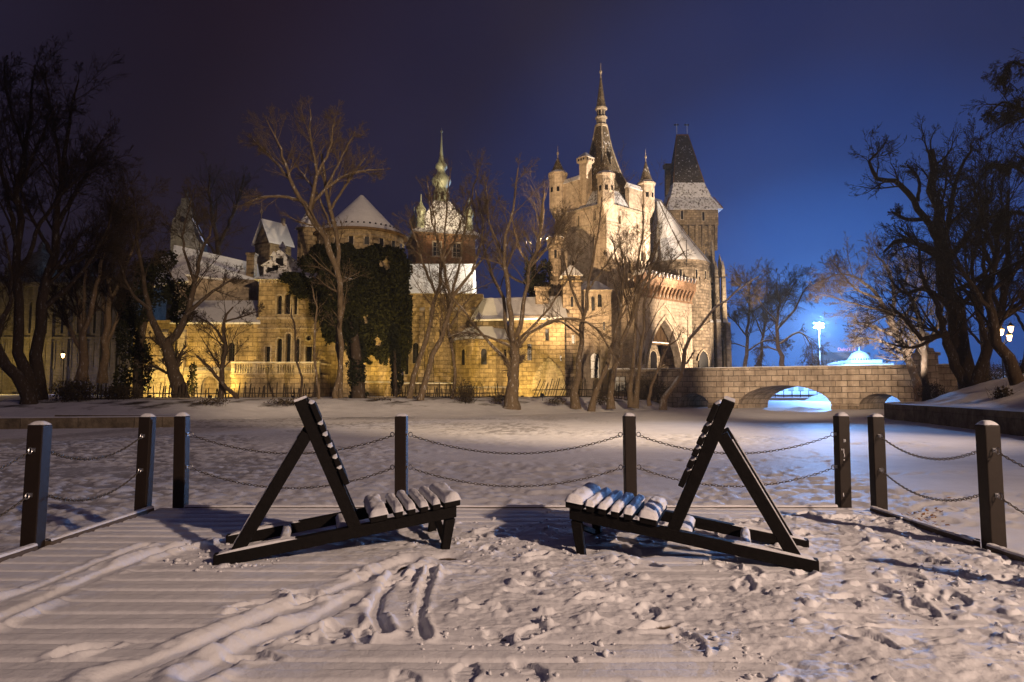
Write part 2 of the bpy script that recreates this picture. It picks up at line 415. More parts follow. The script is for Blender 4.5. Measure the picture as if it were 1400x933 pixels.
def build_lake():
    # rows get longer with distance: the trampled snow close to the deck is modelled, the far ice is smooth
    ys = np.concatenate([np.arange(-60, 1.5, 6.0), 1.5*np.exp(np.linspace(0, math.log(216/1.5), 600))])
    us = np.concatenate([-np.exp(np.linspace(math.log(3.0), math.log(0.9), 14))[:-1], np.linspace(-0.9, 0.9, 560), np.exp(np.linspace(math.log(0.9), math.log(3.0), 14))[1:]])
    Xg = us[None]*(np.maximum(ys, 1.5)[:, None]+4); Yg = np.repeat(ys[:, None], len(us), 1)
    near = sst(50, 18, Yg)
    patch = fbm(Xg*0.15+3, Yg*0.20, 11, 4)
    left = sst(4.5, -2.5, Xg-0.12*(Yg-8))
    tr = sst(0.40, 0.54, patch+0.16*(left-0.55)-0.12*sst(20, 36, Yg))
    lump = fbm(Xg*2.6, Yg*3.0, 71, 5); fine = fbm(Xg*6, Yg*7.5, 77, 4)
    fleck = sst(0.50, 0.58, 0.45*lump+0.55*fine)
    h = tr*near*(0.030*fleck+0.020*(lump-0.5)+0.020*(fine-0.5)) + 0.010*(fbm(Xg*0.6, Yg*0.6, 81)-0.5)
    # lines of footprints crossing the ice
    rng = np.random.RandomState(4)
    for k in range(26):
        x0, y0 = rng.uniform(-10, 9), rng.uniform(9, 24); a = rng.uniform(0, PI)
        for j in range(14):
            fx = x0+math.cos(a)*0.62*j+rng.normal(0, .06); fy = y0+math.sin(a)*0.62*j+rng.normal(0, .06)
            r0 = np.searchsorted(ys, fy-0.4); r1 = np.searchsorted(ys, fy+0.4)
            if r1 <= r0: continue
            dx = Xg[r0:r1]-fx; dy = Yg[r0:r1]-fy
            c, s = math.cos(a), math.sin(a); uu = (dx*c+dy*s)/0.19; vv = (-dx*s+dy*c)/0.10
            q = np.sqrt(uu*uu+vv*vv)
            h[r0:r1] += -0.018*sst(1.05, 0.7, q) + 0.016*np.exp(-((q-1.35)/0.3)**2)
    drift = fbm(Xg*0.35+9, Yg*0.09, 29, 4)
    bare = (0.40+0.9*(0.5-drift))*(0.22+0.78*left) + tr*(0.30-1.0*fleck)
    bare = np.clip(bare*0.72*(0.45+1.1*sst(0.38, 0.62, fbm(Xg*0.08, Yg*0.10+5, 37, 3))), 0.0, 0.75)
    bare = bare*(0.55+0.45*sst(80, 35, Yg))
    Zg = ICE + h*sst(7.2, 8.2, Yg+8*np.maximum(0, np.abs(Xg)-4.2))
    tag(mesh_np('frozen_lake', np.stack([Xg, Yg, Zg], -1).reshape(-1, 3), grid_faces(*Xg.shape), M['snow_ice'], None, True, {'bare': bare.ravel()}), kind='structure')
build_lake()
# land beyond the lake, one sheet out to the horizon
b = MB()
b.slab([(-690, 205, 0.5), (23, 205, 0.5), (23, 150, 0.15), (38, 128, 0.15), (750, 128, 0.2), (750, 710, 0.4), (-690, 710, 0.4)], 1.5)
tag(b.build('far_ground', M['farsnow']), kind='structure')

# ================================================================== THE DECK
DX0, DX1, DY1 = -4.0, 4.0, 7.80
CH_L = (-2.20, 5.24, R(9.0)); CH_R = (2.18, 5.86, R(180-21.0))
def track(h, Xg, Yg, pts, w, dep, rim, seed, TM):
    P2 = np.array([deckpt(*p) for p in pts])
    best = np.full(Xg.shape, 9.0)
    for a, c in zip(P2[:-1], P2[1:]):
        d = c-a; t = np.clip(((Xg-a[0])*d[0]+(Yg-a[1])*d[1])/(d@d), 0, 1)
        best = np.minimum(best, np.hypot(Xg-a[0]-t*d[0], Yg-a[1]-t*d[1]))
    best = best + 0.05*(fbm(Xg*2.5, Yg*2.5, seed, 4)-0.5)
    TM[:] = np.maximum(TM, np.exp(-(best/(2.3*w))**2))
    h -= dep*sst(w, w*0.45, best)
    h += 0.35*rim*(fbm(Xg*7, Yg*7, seed+3, 4)-0.5)*sst(3*w, w, best)
    h += rim*np.exp(-((best-w*1.5)/(w*0.6))**2)*(0.15+1.5*sst(0.38, 0.66, fbm(Xg*2.6, Yg*2.6, seed+1, 5)))
def build_deck():
    ys = np.concatenate([np.arange(-4, 2.3, 0.12), np.arange(2.3, 5.4, 0.0085), np.arange(5.4, DY1+0.001, 0.012)])
    xs = np.linspace(DX0, DX1, 800)
    Xg, Yg = np.meshgrid(xs, ys)
    base = 0.052 + 0.012*(fbm(Xg*1.1, Yg*1.1, 2)-0.5)
    mess = fbm(Xg*0.55, Yg*0.7, 8, 4)
    tr = sst(-1.4, 1.0, Xg + 1.3*(mess-0.5)*2 + 0.30*(Yg-4.4))
    tr = np.maximum(tr*sst(0.34, 0.54, mess+0.12*sst(0.5, 2.0, Xg)), 0.9*np.exp(-(((Xg+0.1)/0.75)**2+((Yg-5.9)/0.8)**2)))
    tr = np.maximum(tr, 0.75*np.exp(-(((Xg+2.25)/0.40)**2+((Yg-5.5)/0.5)**2)))
    tr = tr*sst(7.75, 7.2, Yg+0.3*mess)
    gro = ((Yg+0.07*0)/0.235) % 1.0
    pl = np.exp(-((gro-0.5)/0.07)**2)*(0.5+0.8*vn(Xg*0.9, np.floor(Yg/0.235), 19))
    saw = 0.010*(gro-0.5)
    h = base + (1-0.85*tr)*(saw - 0.016*pl) + 0.0025*(fbm(Xg*14, Yg*14, 6, 3)-0.5)*2
    wx = Xg+0.10*(fbm(Xg*3.1, Yg*3.1, 101, 3)-0.5); wy = Yg+0.10*(fbm(Xg*3.1+7, Yg*3.1, 103, 3)-0.5)
    l1 = fbm(wx*2.2, wy*2.6, 33, 6, 0.55); l2 = fbm(wx*6.5, wy*7, 43, 5, 0.55); l4 = fbm(Xg*21, Yg*22, 63, 3)
    h += tr*(0.066*(l1-0.5) + 0.034*(l2-0.5) + 0.010*(l4-0.5))
    rng = np.random.RandomState(21); n = 0
    while n < 2600: # clods pressed into the trodden snow, in drifts
        x = rng.uniform(-2.6, 3.9); y = 2.4+5.0*rng.uniform()**1.25
        i = min(int(np.searchsorted(ys, y)), len(ys)-1); j = min(int(np.searchsorted(xs, x)), len(xs)-1)
        n += 1
        if tr[i, j]*(0.25+1.5*max(0, l1[i, j]-0.42)*4) < rng.uniform(0.15, 0.9): continue
        r = 0.010+0.055*rng.uniform()**4.0; r0, r1 = np.searchsorted(ys, (y-1.6*r, y+1.6*r)); c0, c1 = np.searchsorted(xs, (x-1.6*r, x+1.6*r))
        if r1-r0 < 3 or c1-c0 < 3: continue
        dx = (Xg[r0:r1, c0:c1]-x)/r; dy = (Yg[r0:r1, c0:c1]-y)/r; a = rng.uniform(0, PI); c, s_ = math.cos(a), math.sin(a)
        u = (dx*c+dy*s_)/rng.uniform(0.8, 1.4); v = (-dx*s_+dy*c)
        q = np.maximum(np.abs(u)*0.75+np.abs(v)*0.45, np.sqrt(u*u+v*v)*0.95)+0.5*(fbm(dx*1.3+x*9, dy*1.3+y*9, 95, 3)-0.5)
        bumpf = np.sqrt(np.clip(1-q*q, 0, 1))*r*rng.uniform(0.28, 0.58)*(1+0.4*rng.uniform(-1, 1)*u)
        h[r0:r1, c0:c1] = h[r0:r1, c0:c1]+bumpf*sst(0, .3, 1-q)
    TM = np.zeros_like(h); flat = (1-0.85*tr)*(saw - 0.016*pl)
    track(h, Xg, Yg, [(-20, 868), (60, 830), (150, 790), (215, 765), (275, 750)], 0.075, 0.026, 0.022, 3, TM)
    track(h, Xg, Yg, [(-20, 840), (60, 810), (140, 775), (200, 755)], 0.05, 0.014, 0.014, 5, TM)
    track(h, Xg, Yg, [(150, 945), (250, 905), (340, 868), (420, 835), (500, 800), (560, 775)], 0.085, 0.022, 0.018, 7, TM)
    track(h, Xg, Yg, [(270, 940), (360, 890), (430, 860), (490, 825)], 0.085, 0.022, 0.018, 9, TM)
    track(h, Xg, Yg, [(525, 880), (512, 850), (520, 825), (555, 780)], 0.045, 0.026, 0.018, 11, TM)
    track(h, Xg, Yg, [(580, 885), (572, 855), (580, 820), (592, 790)], 0.035, 0.026, 0.018, 13, TM)
    h -= flat*TM*0.95
    rng = np.random.RandomState(11)
    spots = [(345, 838), (338, 846), (400, 885), (115, 905), (430, 830)] 
    F = [deckpt(*p)+(R(35),) for p in spots]
    n = 0
    while n < 105:
        x = rng.uniform(-1.4, 3.9); y = 2.4+5.0*rng.uniform()**1.2
        if x < -0.6 and y > 5: continue
        F.append((x, y, rng.uniform(0, PI))); n += 1
    for fx, fy, a in F:
        r0, r1 = np.searchsorted(ys, (fy-0.4, fy+0.4)); c0, c1 = np.searchsorted(xs, (fx-0.4, fx+0.4))
        if r1 <= r0 or c1 <= c0: continue
        xx = Xg[r0:r1, c0:c1]-fx; yy = Yg[r0:r1, c0:c1]-fy
        c, s = math.cos(a), math.sin(a); uu = (xx*c+yy*s)/0.135; vv = (-xx*s+yy*c)/(0.052+0.012*np.cos(3*uu))
        q = np.sqrt(np.abs(uu)**2.6+np.abs(vv)**2.2)+0.16*(vn(xx*22+fx, yy*22+fy, 91)-0.5)
        dep = rng.uniform(0.012, 0.036)
        h[r0:r1, c0:c1] += -dep*sst(1.06, 0.90, q)*(0.9+0.08*np.sign(np.sin(uu*15))*(np.abs(uu+.3) > .12)) + rng.uniform(0.004, 0.018)*np.exp(-((q-1.4)/0.28)**2)*(0.3+1.4*vn(xx*14+fx, yy*14, 92))
    # swept hollows by the bench feet
    for px, py, rr in ((612, 768, 0.10), (800, 762, 0.10), (1105, 785, 0.12), (870, 765, 0.13)):
        ex, ey = deckpt(px, py); h -= 0.05*np.exp(-(((Xg-ex)/rr)**2+((Yg-ey)/(rr*0.8))**2))
    bare = sst(0.027, 0.006, h)*sst(0.25, 0.7, tr)
    h = np.maximum(h, 0.004+0.004*(gro > 0.06)+0.002*l4)
    edge = sst(0, 0.10, np.minimum(np.minimum(Xg-DX0, DX1-Xg), DY1-Yg))
    h = h*(0.25+0.75*edge)
    top = np.stack([Xg, Yg, h], -1).reshape(-1, 3)
    tag(mesh_np('deck', top, grid_faces(*Xg.shape), M['snow_deck'], None, True, {'bare': bare.ravel()}), kind='structure')
    return xs, ys, h
dxs, dys, dh = build_deck()
def deckz(x, y):
    i = int(np.clip(np.searchsorted(dys, y), 0, len(dys)-1)); j = int(np.clip(np.searchsorted(dxs, x), 0, len(dxs)-1))
    return float(dh[i, j])
b = MB()
b.box(DX0-0.05, DX1+0.05, -4, DY1+0.02, -0.22, -0.004)
for x in (-3.6, -1.2, 1.2, 3.6):
    for y in (0.5, 4, 7.3): b.box(x-.1, x+.1, y-.1, y+.1, ICE-0.3, -0.23)
tag(b.build('deck_frame', M['kerb']), kind='structure')
def kerb(p0, p1, hh=0.07):
    b = MB(); b.beam((p0[0], p0[1], hh/2+0.012), (p1[0], p1[1], hh/2+0.012), 0.07, hh)
    k = b.build('deck_kerb', M['kerb'], bevel=0.008); tag(k, kind='structure')
    s = MB(); d = Vector((p1[0]-p0[0], p1[1]-p0[1], 0)); n = 40; L = d.length; d.normalize(); a = Vector((-d.y, d.x, 0))
    rng = random.Random(3); prev = None
    for i in range(n+1):
        t = L*i/n; z = hh+0.014; w = 0.030+0.006*rng.random(); q = 0.016+0.008*rng.random()
        c = Vector((p0[0], p0[1], 0))+d*t
        ring = [c-a*w+Vector((0,0,z)), c-a*w*0.8+Vector((0,0,z+q*.8)), c+Vector((0,0,z+q)), c+a*w*0.8+Vector((0,0,z+q*.8)), c+a*w+Vector((0,0,z))]
        if prev:
            for j in range(4): s.face([prev[j], ring[j], ring[j+1], prev[j+1]])
        prev = ring
    s.build('snow', M['snow'], k, True)
kerb((-3.93, 7.55), (-3.93, 5.88)); kerb((-3.93, 5.72), (-3.93, 3.98)); kerb((-3.93, 3.8), (-3.93, 1.0))
kerb((3.93, 7.55), (3.93, 5.88)); kerb((3.93, 5.72), (3.93, 3.98)); kerb((3.93, 3.8), (3.93, 1.0))
kerb((-3.66, 7.77), (3.64, 7.77), 0.045)
# clods kicked up over the deck: nobody could count them
def build_clods():
    bm = bmesh.new(); bmesh.ops.create_icosphere(bm, subdivisions=1, radius=1.0)
    base = np.array([v.co[:] for v in bm.verts]); tri = np.array([[v.index for v in f.verts] for f in bm.faces]); bm.free()
    rng = np.random.RandomState(8); V = []; Fq = []; n = 0
    cand = 0
    while n < 1900 and cand < 40000:
        cand += 1
        x = rng.uniform(-3.9, 3.9); y = 2.4+5.2*rng.uniform()**1.3
        w = float(fbm(np.array([x*1.8]), np.array([y*1.9]), 88, 3)[0])
        lim = 0.52 if x > -0.7+0.25*(4.4-y) else 9.0
        if (x+2.25)**2+(y-5.5)**2 < 0.25 or abs(x+0.1) < 0.7 and 5.2 < y < 6.5: lim = 0.40
        if w < lim: continue
        s = 0.003+0.020*rng.uniform()**5
        sc = s*rng.uniform(0.7, 1.35, 3)
        p = base*(1+0.9*(rng.uniform(size=(len(base), 1))-0.5))*sc*np.array((1, 1, .75))
        a = rng.uniform(0, 6.28); c, q = math.cos(a), math.sin(a)
        p = np.stack([p[:, 0]*c-p[:, 1]*q, p[:, 0]*q+p[:, 1]*c, p[:, 2]], 1)+np.array((x, y, deckz(x, y)+s*0.35))
        V.append(p); Fq.append(tri+len(base)*n); n += 1
    tag(mesh_np('snow_clods', np.concatenate(V), np.concatenate(Fq), M['snow'], None, False), 'loose crumbs of kicked snow scattered over the trampled deck', 'snow clods', kind='stuff')
build_clods()

# ================================================================== POSTS AND CHAINS
def snow_cap(parent, w, z, hh, seed):
    n = 10; rng = np.random.RandomState(seed)
    g = np.linspace(-1, 1, n); A, B = np.meshgrid(g, g)
    hgt = hh*(1-np.abs(A)**3.5)*(1-np.abs(B)**3.5) + 0.004*rng.uniform(size=A.shape)
    hgt = hgt*(1+0.25*(A*rng.uniform(-1, 1)+B*rng.uniform(-1, 1)))
    V = np.stack([A*w/2*0.98, B*w/2*0.98, z+np.maximum(hgt, 0.001)], -1).reshape(-1, 3)
    return mesh_np('snow_cap', V, grid_faces(n, n), M['snow'], parent, True)
def torus_links(mb, c, e1, e2, ra, rb, w, n=9):
    # an oval wire link lying in the plane e1,e2
    e3 = e1.cross(e2); base = len(mb.v)
    for i in range(n):
        a = 2*PI*i/n; p = c+e1*(ra*math.cos(a))+e2*(rb*math.sin(a)); o = (e1*math.cos(a)+e2*math.sin(a)).normalized()
        for k in range(4):
            q = PI/2*k; mb.v.append(tuple(p+o*(w*math.cos(q))+e3*(w*math.sin(q))))
    for i in range(n):
        for k in range(4):
            mb.f.append([base+i*4+k, base+((i+1) % n)*4+k, base+((i+1) % n)*4+(k+1) % 4, base+i*4+(k+1) % 4]); mb.uv.append([(0,0),(1,0),(1,1),(0,1)])
EYE = (0.86, 0.49)
def make_post(x, y, label, eyes, seed, h=1.065):
    t = thing('fence_post', label, 'post', (x, y, 0), 0, 'square posts around the deck')
    b = MB(); w = 0.13
    b.frus(0, 0, -0.2, h, w, w, w, w)
    b.build('post', M['post'], t, bevel=0.008)
    q = random.Random(seed*7+1); t.rotation_euler = (q.uniform(-.012, .012), q.uniform(-.012, .012), q.uniform(-.05, .05))
    snow_cap(t, w, h, 0.032+0.010*(seed % 3)/2, seed)
    for ax, ay in eyes:
        for ez in EYE:
            m = MB(); d = Vector((ax, ay, 0)); up = Vector((0, 0, 1))
            m.beam(d*0.06+up*ez, d*0.085+up*ez, 0.012, 0.012, up=(0.1, 0.2, 1)); m.beam(d*0.064+up*ez, d*0.070+up*ez, 0.034, 0.034, up=(0.01, 0.02, 1))
            torus_links(m, d*0.105+up*(ez-0.004), d, up, 0.022, 0.026, 0.005, 12)
            m.build('eye_bolt', M['steel'], t)
    return t
S, N_, E_, W_ = (0, -1), (0, 1), (1, 0), (-1, 0)
PS = {}
spec = [('a', -4.0, 5.80, 'left rail post nearest the camera with rounded snow cap', (N_, S)),
        ('b', -4.06, 7.62, 'left rail post beside the far left deck corner, chains toward camera', (S,)),
        ('c', -3.76, 7.86, 'leftmost post of the far deck edge, behind the left bench', (E_,)),
        ('d', -1.255, 7.86, 'post rising behind the seat slats of the left bench', (E_, W_)),
        ('e', 1.345, 7.86, 'post rising behind the seat slats of the right bench', (E_, W_)),
        ('f', 3.76, 7.86, 'rightmost post of the far deck edge, streaked with splashes of snow', (W_,)),
        ('g', 4.04, 7.62, 'right rail post at the far right deck corner, two eye bolts lit', (S,)),
        ('h', 4.02, 5.80, 'right rail post nearest the camera with thick snow cap', (N_, S))]
for i, (k, x, y, lab, ey) in enumerate(spec): PS[k] = make_post(x, y, lab, ey, i)
for i, (k, x, lab) in enumerate((('i', -4.0, 'left rail post just outside the picture, holding the near chains'), ('j', 4.02, 'right rail post just outside the picture, holding the near chains'))):
    PS[k] = make_post(x, 3.95, lab, (N_,), 20+i)
# splashes of snow stuck to one post
b = MB(); rng = random.Random(5)
for k in range(9):
    z = rng.choice((0.9, 0.62, 0.3, 0.25, 0.2, 0.75))+rng.uniform(-.08, .08); x = rng.choice((-0.012, -0.035, 0.01))+rng.uniform(-.004, .004); q = rng.uniform(.015, .05)
    b.hexa([(x-.004, -.069, z), (x+.005, -.069, z+.004), (x+.005, -.064, z+.004), (x-.004, -.064, z), (x-.003, -.069, z+q), (x+.003, -.069, z+q*.9), (x+.003, -.064, z+q*.9), (x-.003, -.064, z+q)])
b.build('snow_streaks', M['snow'], PS['f'], True)
def chain(p0, p1, sag, label):
    p0 = Vector(p0); p1 = Vector(p1); mb = MB(); root = p0.copy()
    L = (p1-p0).length; n = max(8, int(L*1.03/0.036)); side = (p1-p0).cross(Vector((0, 0, 1))).normalized()
    pt = lambda t: p0.lerp(p1, t)-Vector((0, 0, sag*4*t*(1-t)))
    for i in range(n):
        a = pt(i/n); c = pt((i+1)/n); d = (c-a).normalized(); u = side.cross(d)
        e2 = side if i % 2 else u
        e2 = (e2+0.35*(u if i % 2 else side)).normalized()
        torus_links(mb, (a+c)/2-root, d, e2, 0.0235, 0.0125, 0.0042, 9)
    o = mb.build('chain', M['chain'], None, True, loc=root)
    tag(o, label, 'chain', 'chains hung between the deck posts')
def hang(a, da, c, dc, sags, where):
    A = PS[a].location; C = PS[c].location
    for lvl, ez, sg in (('upper', EYE[0], sags[0]), ('lower', EYE[1], sags[1])):
        chain((A.x+da[0]*.12, A.y+da[1]*.12, ez-0.02), (C.x+dc[0]*.12, C.y+dc[1]*.12, ez-0.02), sg, lvl+' chain '+where)
hang('i', N_, 'a', S, (0.16, 0.17), 'running off the picture from the nearest left post')
hang('a', N_, 'b', S, (0.14, 0.15), 'between the two posts of the left rail')
hang('c', E_, 'd', W_, (0.20, 0.22), 'behind the backrest of the left bench')
hang('d', E_, 'e', W_, (0.20, 0.20), 'between the two middle posts over the gap between benches')
hang('e', E_, 'f', W_, (0.20, 0.20), 'behind the backrest of the right bench')
hang('g', S, 'h', N_, (0.14, 0.15), 'between the two posts of the right rail')
hang('h', S, 'j', N_, (0.15, 0.15), 'running off the picture from the nearest right post')

# ================================================================== BENCHES
def snow_pad(name, parent, x0, x1, y0, y1, f, hh, seed, over=0.010):
    """snow lying on a sloping slat; f(x) = height of the top of the slat"""
    rng = np.random.RandomState(seed); nx = 12; ny = 26
    A, B = np.meshgrid(np.linspace(-1, 1, nx), np.linspace(-1, 1, ny))
    prof = (1-np.abs(A)**3.6)**0.5*(1-np.abs(B)**16)**0.5
    bumpy = 0.70+0.55*fbm(B*3.0+seed*3.1, A*1.3+seed, seed, 4)
    Xs = (x0+x1)/2+A*((x1-x0)/2+over*(bumpy-0.7)); Ys = (y0+y1)/2+B*((y1-y0)/2+over*0.7)
    Zs = f(Xs)+hh*prof*bumpy-0.004
    return mesh_np(name, np.stack([Xs, Ys, Zs], -1).reshape(-1, 3), grid_faces(ny, nx), M['snow'], parent, True)
def make_bench(label, loc, rz, seed):
    t = thing('slatted_bench', label, 'lounge bench', loc, rz, 'two low slatted benches facing each other')
    W = 0.80; w = 0.085
    top = lambda x: 0.118+x*0.152        # top face of the sloping rails
    RB = 0.052                                   # half the rail height
    for s in (-1, 1):
        y = s*(W/2-w/2)
        b = MB(); x0, x1 = 0.0, 1.86
        b.hexa([(x0, y-w/2, 0.022), (x1, y-w/2, top(x1)-0.092), (x1, y+w/2, top(x1)-0.092), (x0, y+w/2, 0.022),
                (x0, y-w/2, top(x0)), (x1, y-w/2, top(x1)), (x1, y+w/2, top(x1)), (x0, y+w/2, top(x0))])
        b.v = [(p[0], p[1], p[2]) for p in b.v]
        rail = b.build('rail', M['bench'], t, bevel=0.006)
        snow_pad('snow', rail, 0.02, 0.60, y-w/2+0.004, y+w/2-0.004, lambda x: top(x), 0.018, seed+s)
        b = MB(); b.hexa([(1.735, y-w/2+.004, 0.012), (1.80, y-w/2+.004, 0.012), (1.80, y+w/2-.004, 0.012), (1.735, y+w/2-.004, 0.012),
                          (1.765, y-w/2+.004, top(1.77)-0.103), (1.852, y-w/2+.004, top(1.85)-0.103), (1.852, y+w/2-.004, top(1.85)-0.103), (1.765, y+w/2-.004, top(1.77)-0.103)])
        b.build('leg', M['bench'], t, bevel=0.005)
        b = MB(); b.box(0.03, 0.13, y-w/2+.01, y+w/2-.01, 0.0, 0.0215); b.build('foot', M['bench'], t)
        # back post and strut
        bx, bz = 1.045, top(1.045)-0.02; tx, tz = 0.60, 1.275
        b = MB(); b.beam((bx, y, bz), (tx, y, tz), w-0.006, 0.098, up=(1, 0, 0.35)); bp = b.build('back_post', M['bench'], t, bevel=0.006)
        d = Vector((tx-bx, 0, tz-bz)).normalized()
        m = MB(); c = Vector((tx, y, tz))+d*0.006; m.beam(c-Vector((0, 0, 0.002)), c+d*0.016, w-0.014, 0.085, up=(1, 0, 0.35)); m.build('snow', M['snow'], bp)
        b = MB(); q = Vector((bx, y, bz)).lerp(Vector((tx, y, tz)), 0.765); a = Vector((0.155, y, top(0.155)-0.03))
        q = q+Vector((-0.045, 0, -0.02))
        b.beam(a, q, w-0.012, 0.094, up=(1, 0, -0.6)); st = b.build('strut', M['bench'], t, bevel=0.006)
        dd = (q-a).normalized(); nn = Vector((-dd.z, 0, dd.x))
        m = MB(); m.beam(a+dd*0.06+nn*0.050, q-dd*0.07+nn*0.050, 0.030, 0.008, up=(1, 0, -0.6)); m.build('snow', M['snow'], st)
    # cross pieces between the rails
    for x, ww in ((0.50, 0.075), (0.98, 0.15)):
        b = MB(); b.box(x-ww/2, x+ww/2, -W/2+w+.002, W/2-w-.002, top(x)-0.085, top(x)-0.03); k = b.build('cross_bar', M['bench'], t, bevel=0.004)
        snow_pad('snow', k, x-ww/2, x+ww/2, -W/2+w+.01, W/2-w-.01, lambda q, x=x: top(x)-0.03+0*q, 0.045, seed+7, 0.004)
    b = MB(); b.beam((1.79, -W/2+w*0.6, 0.06), (1.79, W/2-w*0.6, top(1.79)-0.14), 0.04, 0.05, up=(1, 0, 0)); b.build('brace', M['bench'], t)
    # seat slats
    for k, (x, ww) in enumerate(((1.225, 0.135), (1.385, 0.062), (1.487, 0.062), (1.589, 0.062), (1.688, 0.062), (1.820, 0.135))):
        g = lambda q: top(q)+0.055
        b = MB(); x0, x1 = x-ww/2, x+ww/2; ya, yb = -W/2-0.02, W/2+0.02
        b.hexa([(x0, ya, top(x0)+.003), (x1, ya, top(x1)+.003), (x1, yb, top(x1)+.003), (x0, yb, top(x0)+.003), (x0, ya, g(x0)), (x1, ya, g(x1)), (x1, yb, g(x1)), (x0, yb, g(x0))])
        s = b.build('seat_slat', M['bench'], t, bevel=0.006)
        snow_pad('snow', s, x0, x1, ya+0.005, yb-0.005, g, 0.060 if ww > 0.1 else 0.044, seed+10+k, 0.026)
    # back slats on the seat side of the posts
    bx, bz = 1.045, top(1.045)-0.02; d = Vector((0.60-bx, 0, 1.275-bz)).normalized(); nn = Vector((d.z, 0, -d.x))
    Lb = Vector((0.60-bx, 0, 1.275-bz)).length
    for k, (s0, ww) in enumerate(((0.42, 0.135), (0.545, 0.062), (0.642, 0.062), (0.740, 0.062), (0.838, 0.062), (0.975, 0.150))):
        c = Vector((bx, 0, bz))+d*s0+nn*(0.049+0.026)
        b = MB(); b.beam(c+Vector((0, -W/2-0.02, 0)), c+Vector((0, W/2+0.02, 0)), ww, 0.045, up=nn)
        s = b.build('back_slat', M['bench'], t, bevel=0.006)
        e = c+d*(ww/2)
        snow_pad('snow', s, e.x-0.030, e.x+0.016, -W/2-0.015, W/2+0.015, lambda q, e=e, d=d: e.z+0.001+0*q-(q-e.x)*0.35, 0.024, seed+30+k, 0.004)
    return t
def bench_at(label, near_rear, near_front, seed):
    a = Vector(near_rear); c = Vector(near_front); d = (c-a).normalized(); rz = math.atan2(d.y, d.x)
    n = Vector((-d.y, d.x)) if d.x > 0 else Vector((d.y, -d.x))
    root = a+n*0.40
    return make_bench(label, (root.x, root.y, 0.0), rz, seed)
bench_at('dark slatted lounge bench on the left, seat pointing right and thickly snowed', (-2.25, 5.24), (-0.53, 5.72), 40)
bench_at('dark slatted lounge bench on the right, seat pointing left, blue shadow beside it', (2.235, 5.07), (0.55, 5.62), 80)

# fallen leaves on the snow beyond the right rail
rng = random.Random(9)
lf = MB()
for k in range(70):
    px = rng.gauss(1265, 22); py = rng.gauss(708, 9); D = FOC*(CAMZ-ICE)/(py-HOR); c = P(px, py, D); c.z = ICE+0.03+0.02*rng.random()
    a = rng.uniform(0, 6.28); s = rng.uniform(.02, .05); tt = rng.uniform(-.5, .5)
    e1 = Vector((math.cos(a), math.sin(a), tt))*s; e2 = Vector((-math.sin(a), math.cos(a), rng.uniform(-.3, .5)))*s*.6
    lf.face([c-e1, c-e1*.2-e2, c+e1, c-e1*.2+e2]); 
tag(lf.build('fallen_leaves', M['leaf']), 'brown fallen leaves lying on the snow beyond the right rail', 'leaves', kind='stuff')

# ================================================================== QUAY WALLS
def ribbon(pts, th, z0, z1, mat, name, label, cat, snow_h=0.06):
    t = thing(name, label, cat, (pts[0][0], pts[0][1], z0))
    o = Vector(t.location); p = [Vector((q[0], q[1], 0)) for q in pts]; n = len(p)
    off = []
    for i in range(n):
        d = (p[min(i+1, n-1)]-p[max(i-1, 0)]).normalized(); off.append(Vector((d.y, -d.x, 0))*th)
    b = MB(); s = MB(); L = 0
    up = lambda v, z: Vector((v.x, v.y, z))-o
    for i in range(n-1):
        l = (p[i+1]-p[i]).length; a, c = p[i], p[i+1]; ai, ci = a+off[i], c+off[i+1]; H = z1-z0
        b.face([up(c, z0), up(a, z0), up(a, z1), up(c, z1)], [(L+l, 0), (L, 0), (L, H), (L+l, H)])
        b.face([up(a, z1), up(ai, z1), up(ci, z1), up(c, z1)]); b.face([up(ai, z0), up(ci, z0), up(ci, z1), up(ai, z1)])
        hh = snow_h
        m0 = (a+ai)/2; m1 = (c+ci)/2
        s.face([up(a, z1+.004), up(m0, z1+hh), up(m1, z1+hh), up(c, z1+.004)]); s.face([up(m0, z1+hh), up(ai, z1+.004), up(ci, z1+.004), up(m1, z1+hh)])
        L += l
    for i, sg in ((0, 1), (n-1, -1)):
        a = p[i]; ai = a+off[i]; q = [up(a, z0), up(ai, z0), up(ai, z1), up(a, z1)]; b.face(q if sg > 0 else q[::-1])
    b.build('wall', mat, t); s.build('snow_cap', M['snow'], t, True)
    return t
def smooth_line(pts, k=6):
    out = []
    p = [Vector((q[0], q[1])) for q in pts]
    for i in range(len(p)-1):
        a, b_, c, d = p[max(i-1, 0)], p[i], p[i+1], p[min(i+2, len(p)-1)]
        for j in range(k):
            t = j/k; out.append(0.5*((2*b_)+(c-a)*t+(2*a-5*b_+4*c-d)*t*t+(3*b_-a-3*c+d)*t**3))
    out.append(p[-1]); return [(q.x, q.y) for q in out]
ribbon(smooth_line([tuple(q) for q in WALL[:12]]), 0.45, ICE-0.2, 0.55, M['quay'], 'quay_wall', 'curved dark quay wall along the right shore below the snowy slope', 'quay wall')
ribbon([(-48, 29.0), (-32, 30.6), (-24, 32.0), (-17.4, 33.6), (-16.6, 33.8), (-16.9, 35.2), (-24, 36)], 0.5, ICE-0.2, 0.10, M['quay'], 'quay_wall', 'low straight quay wall on the left, ending behind the corner posts', 'quay wall', 0.05)
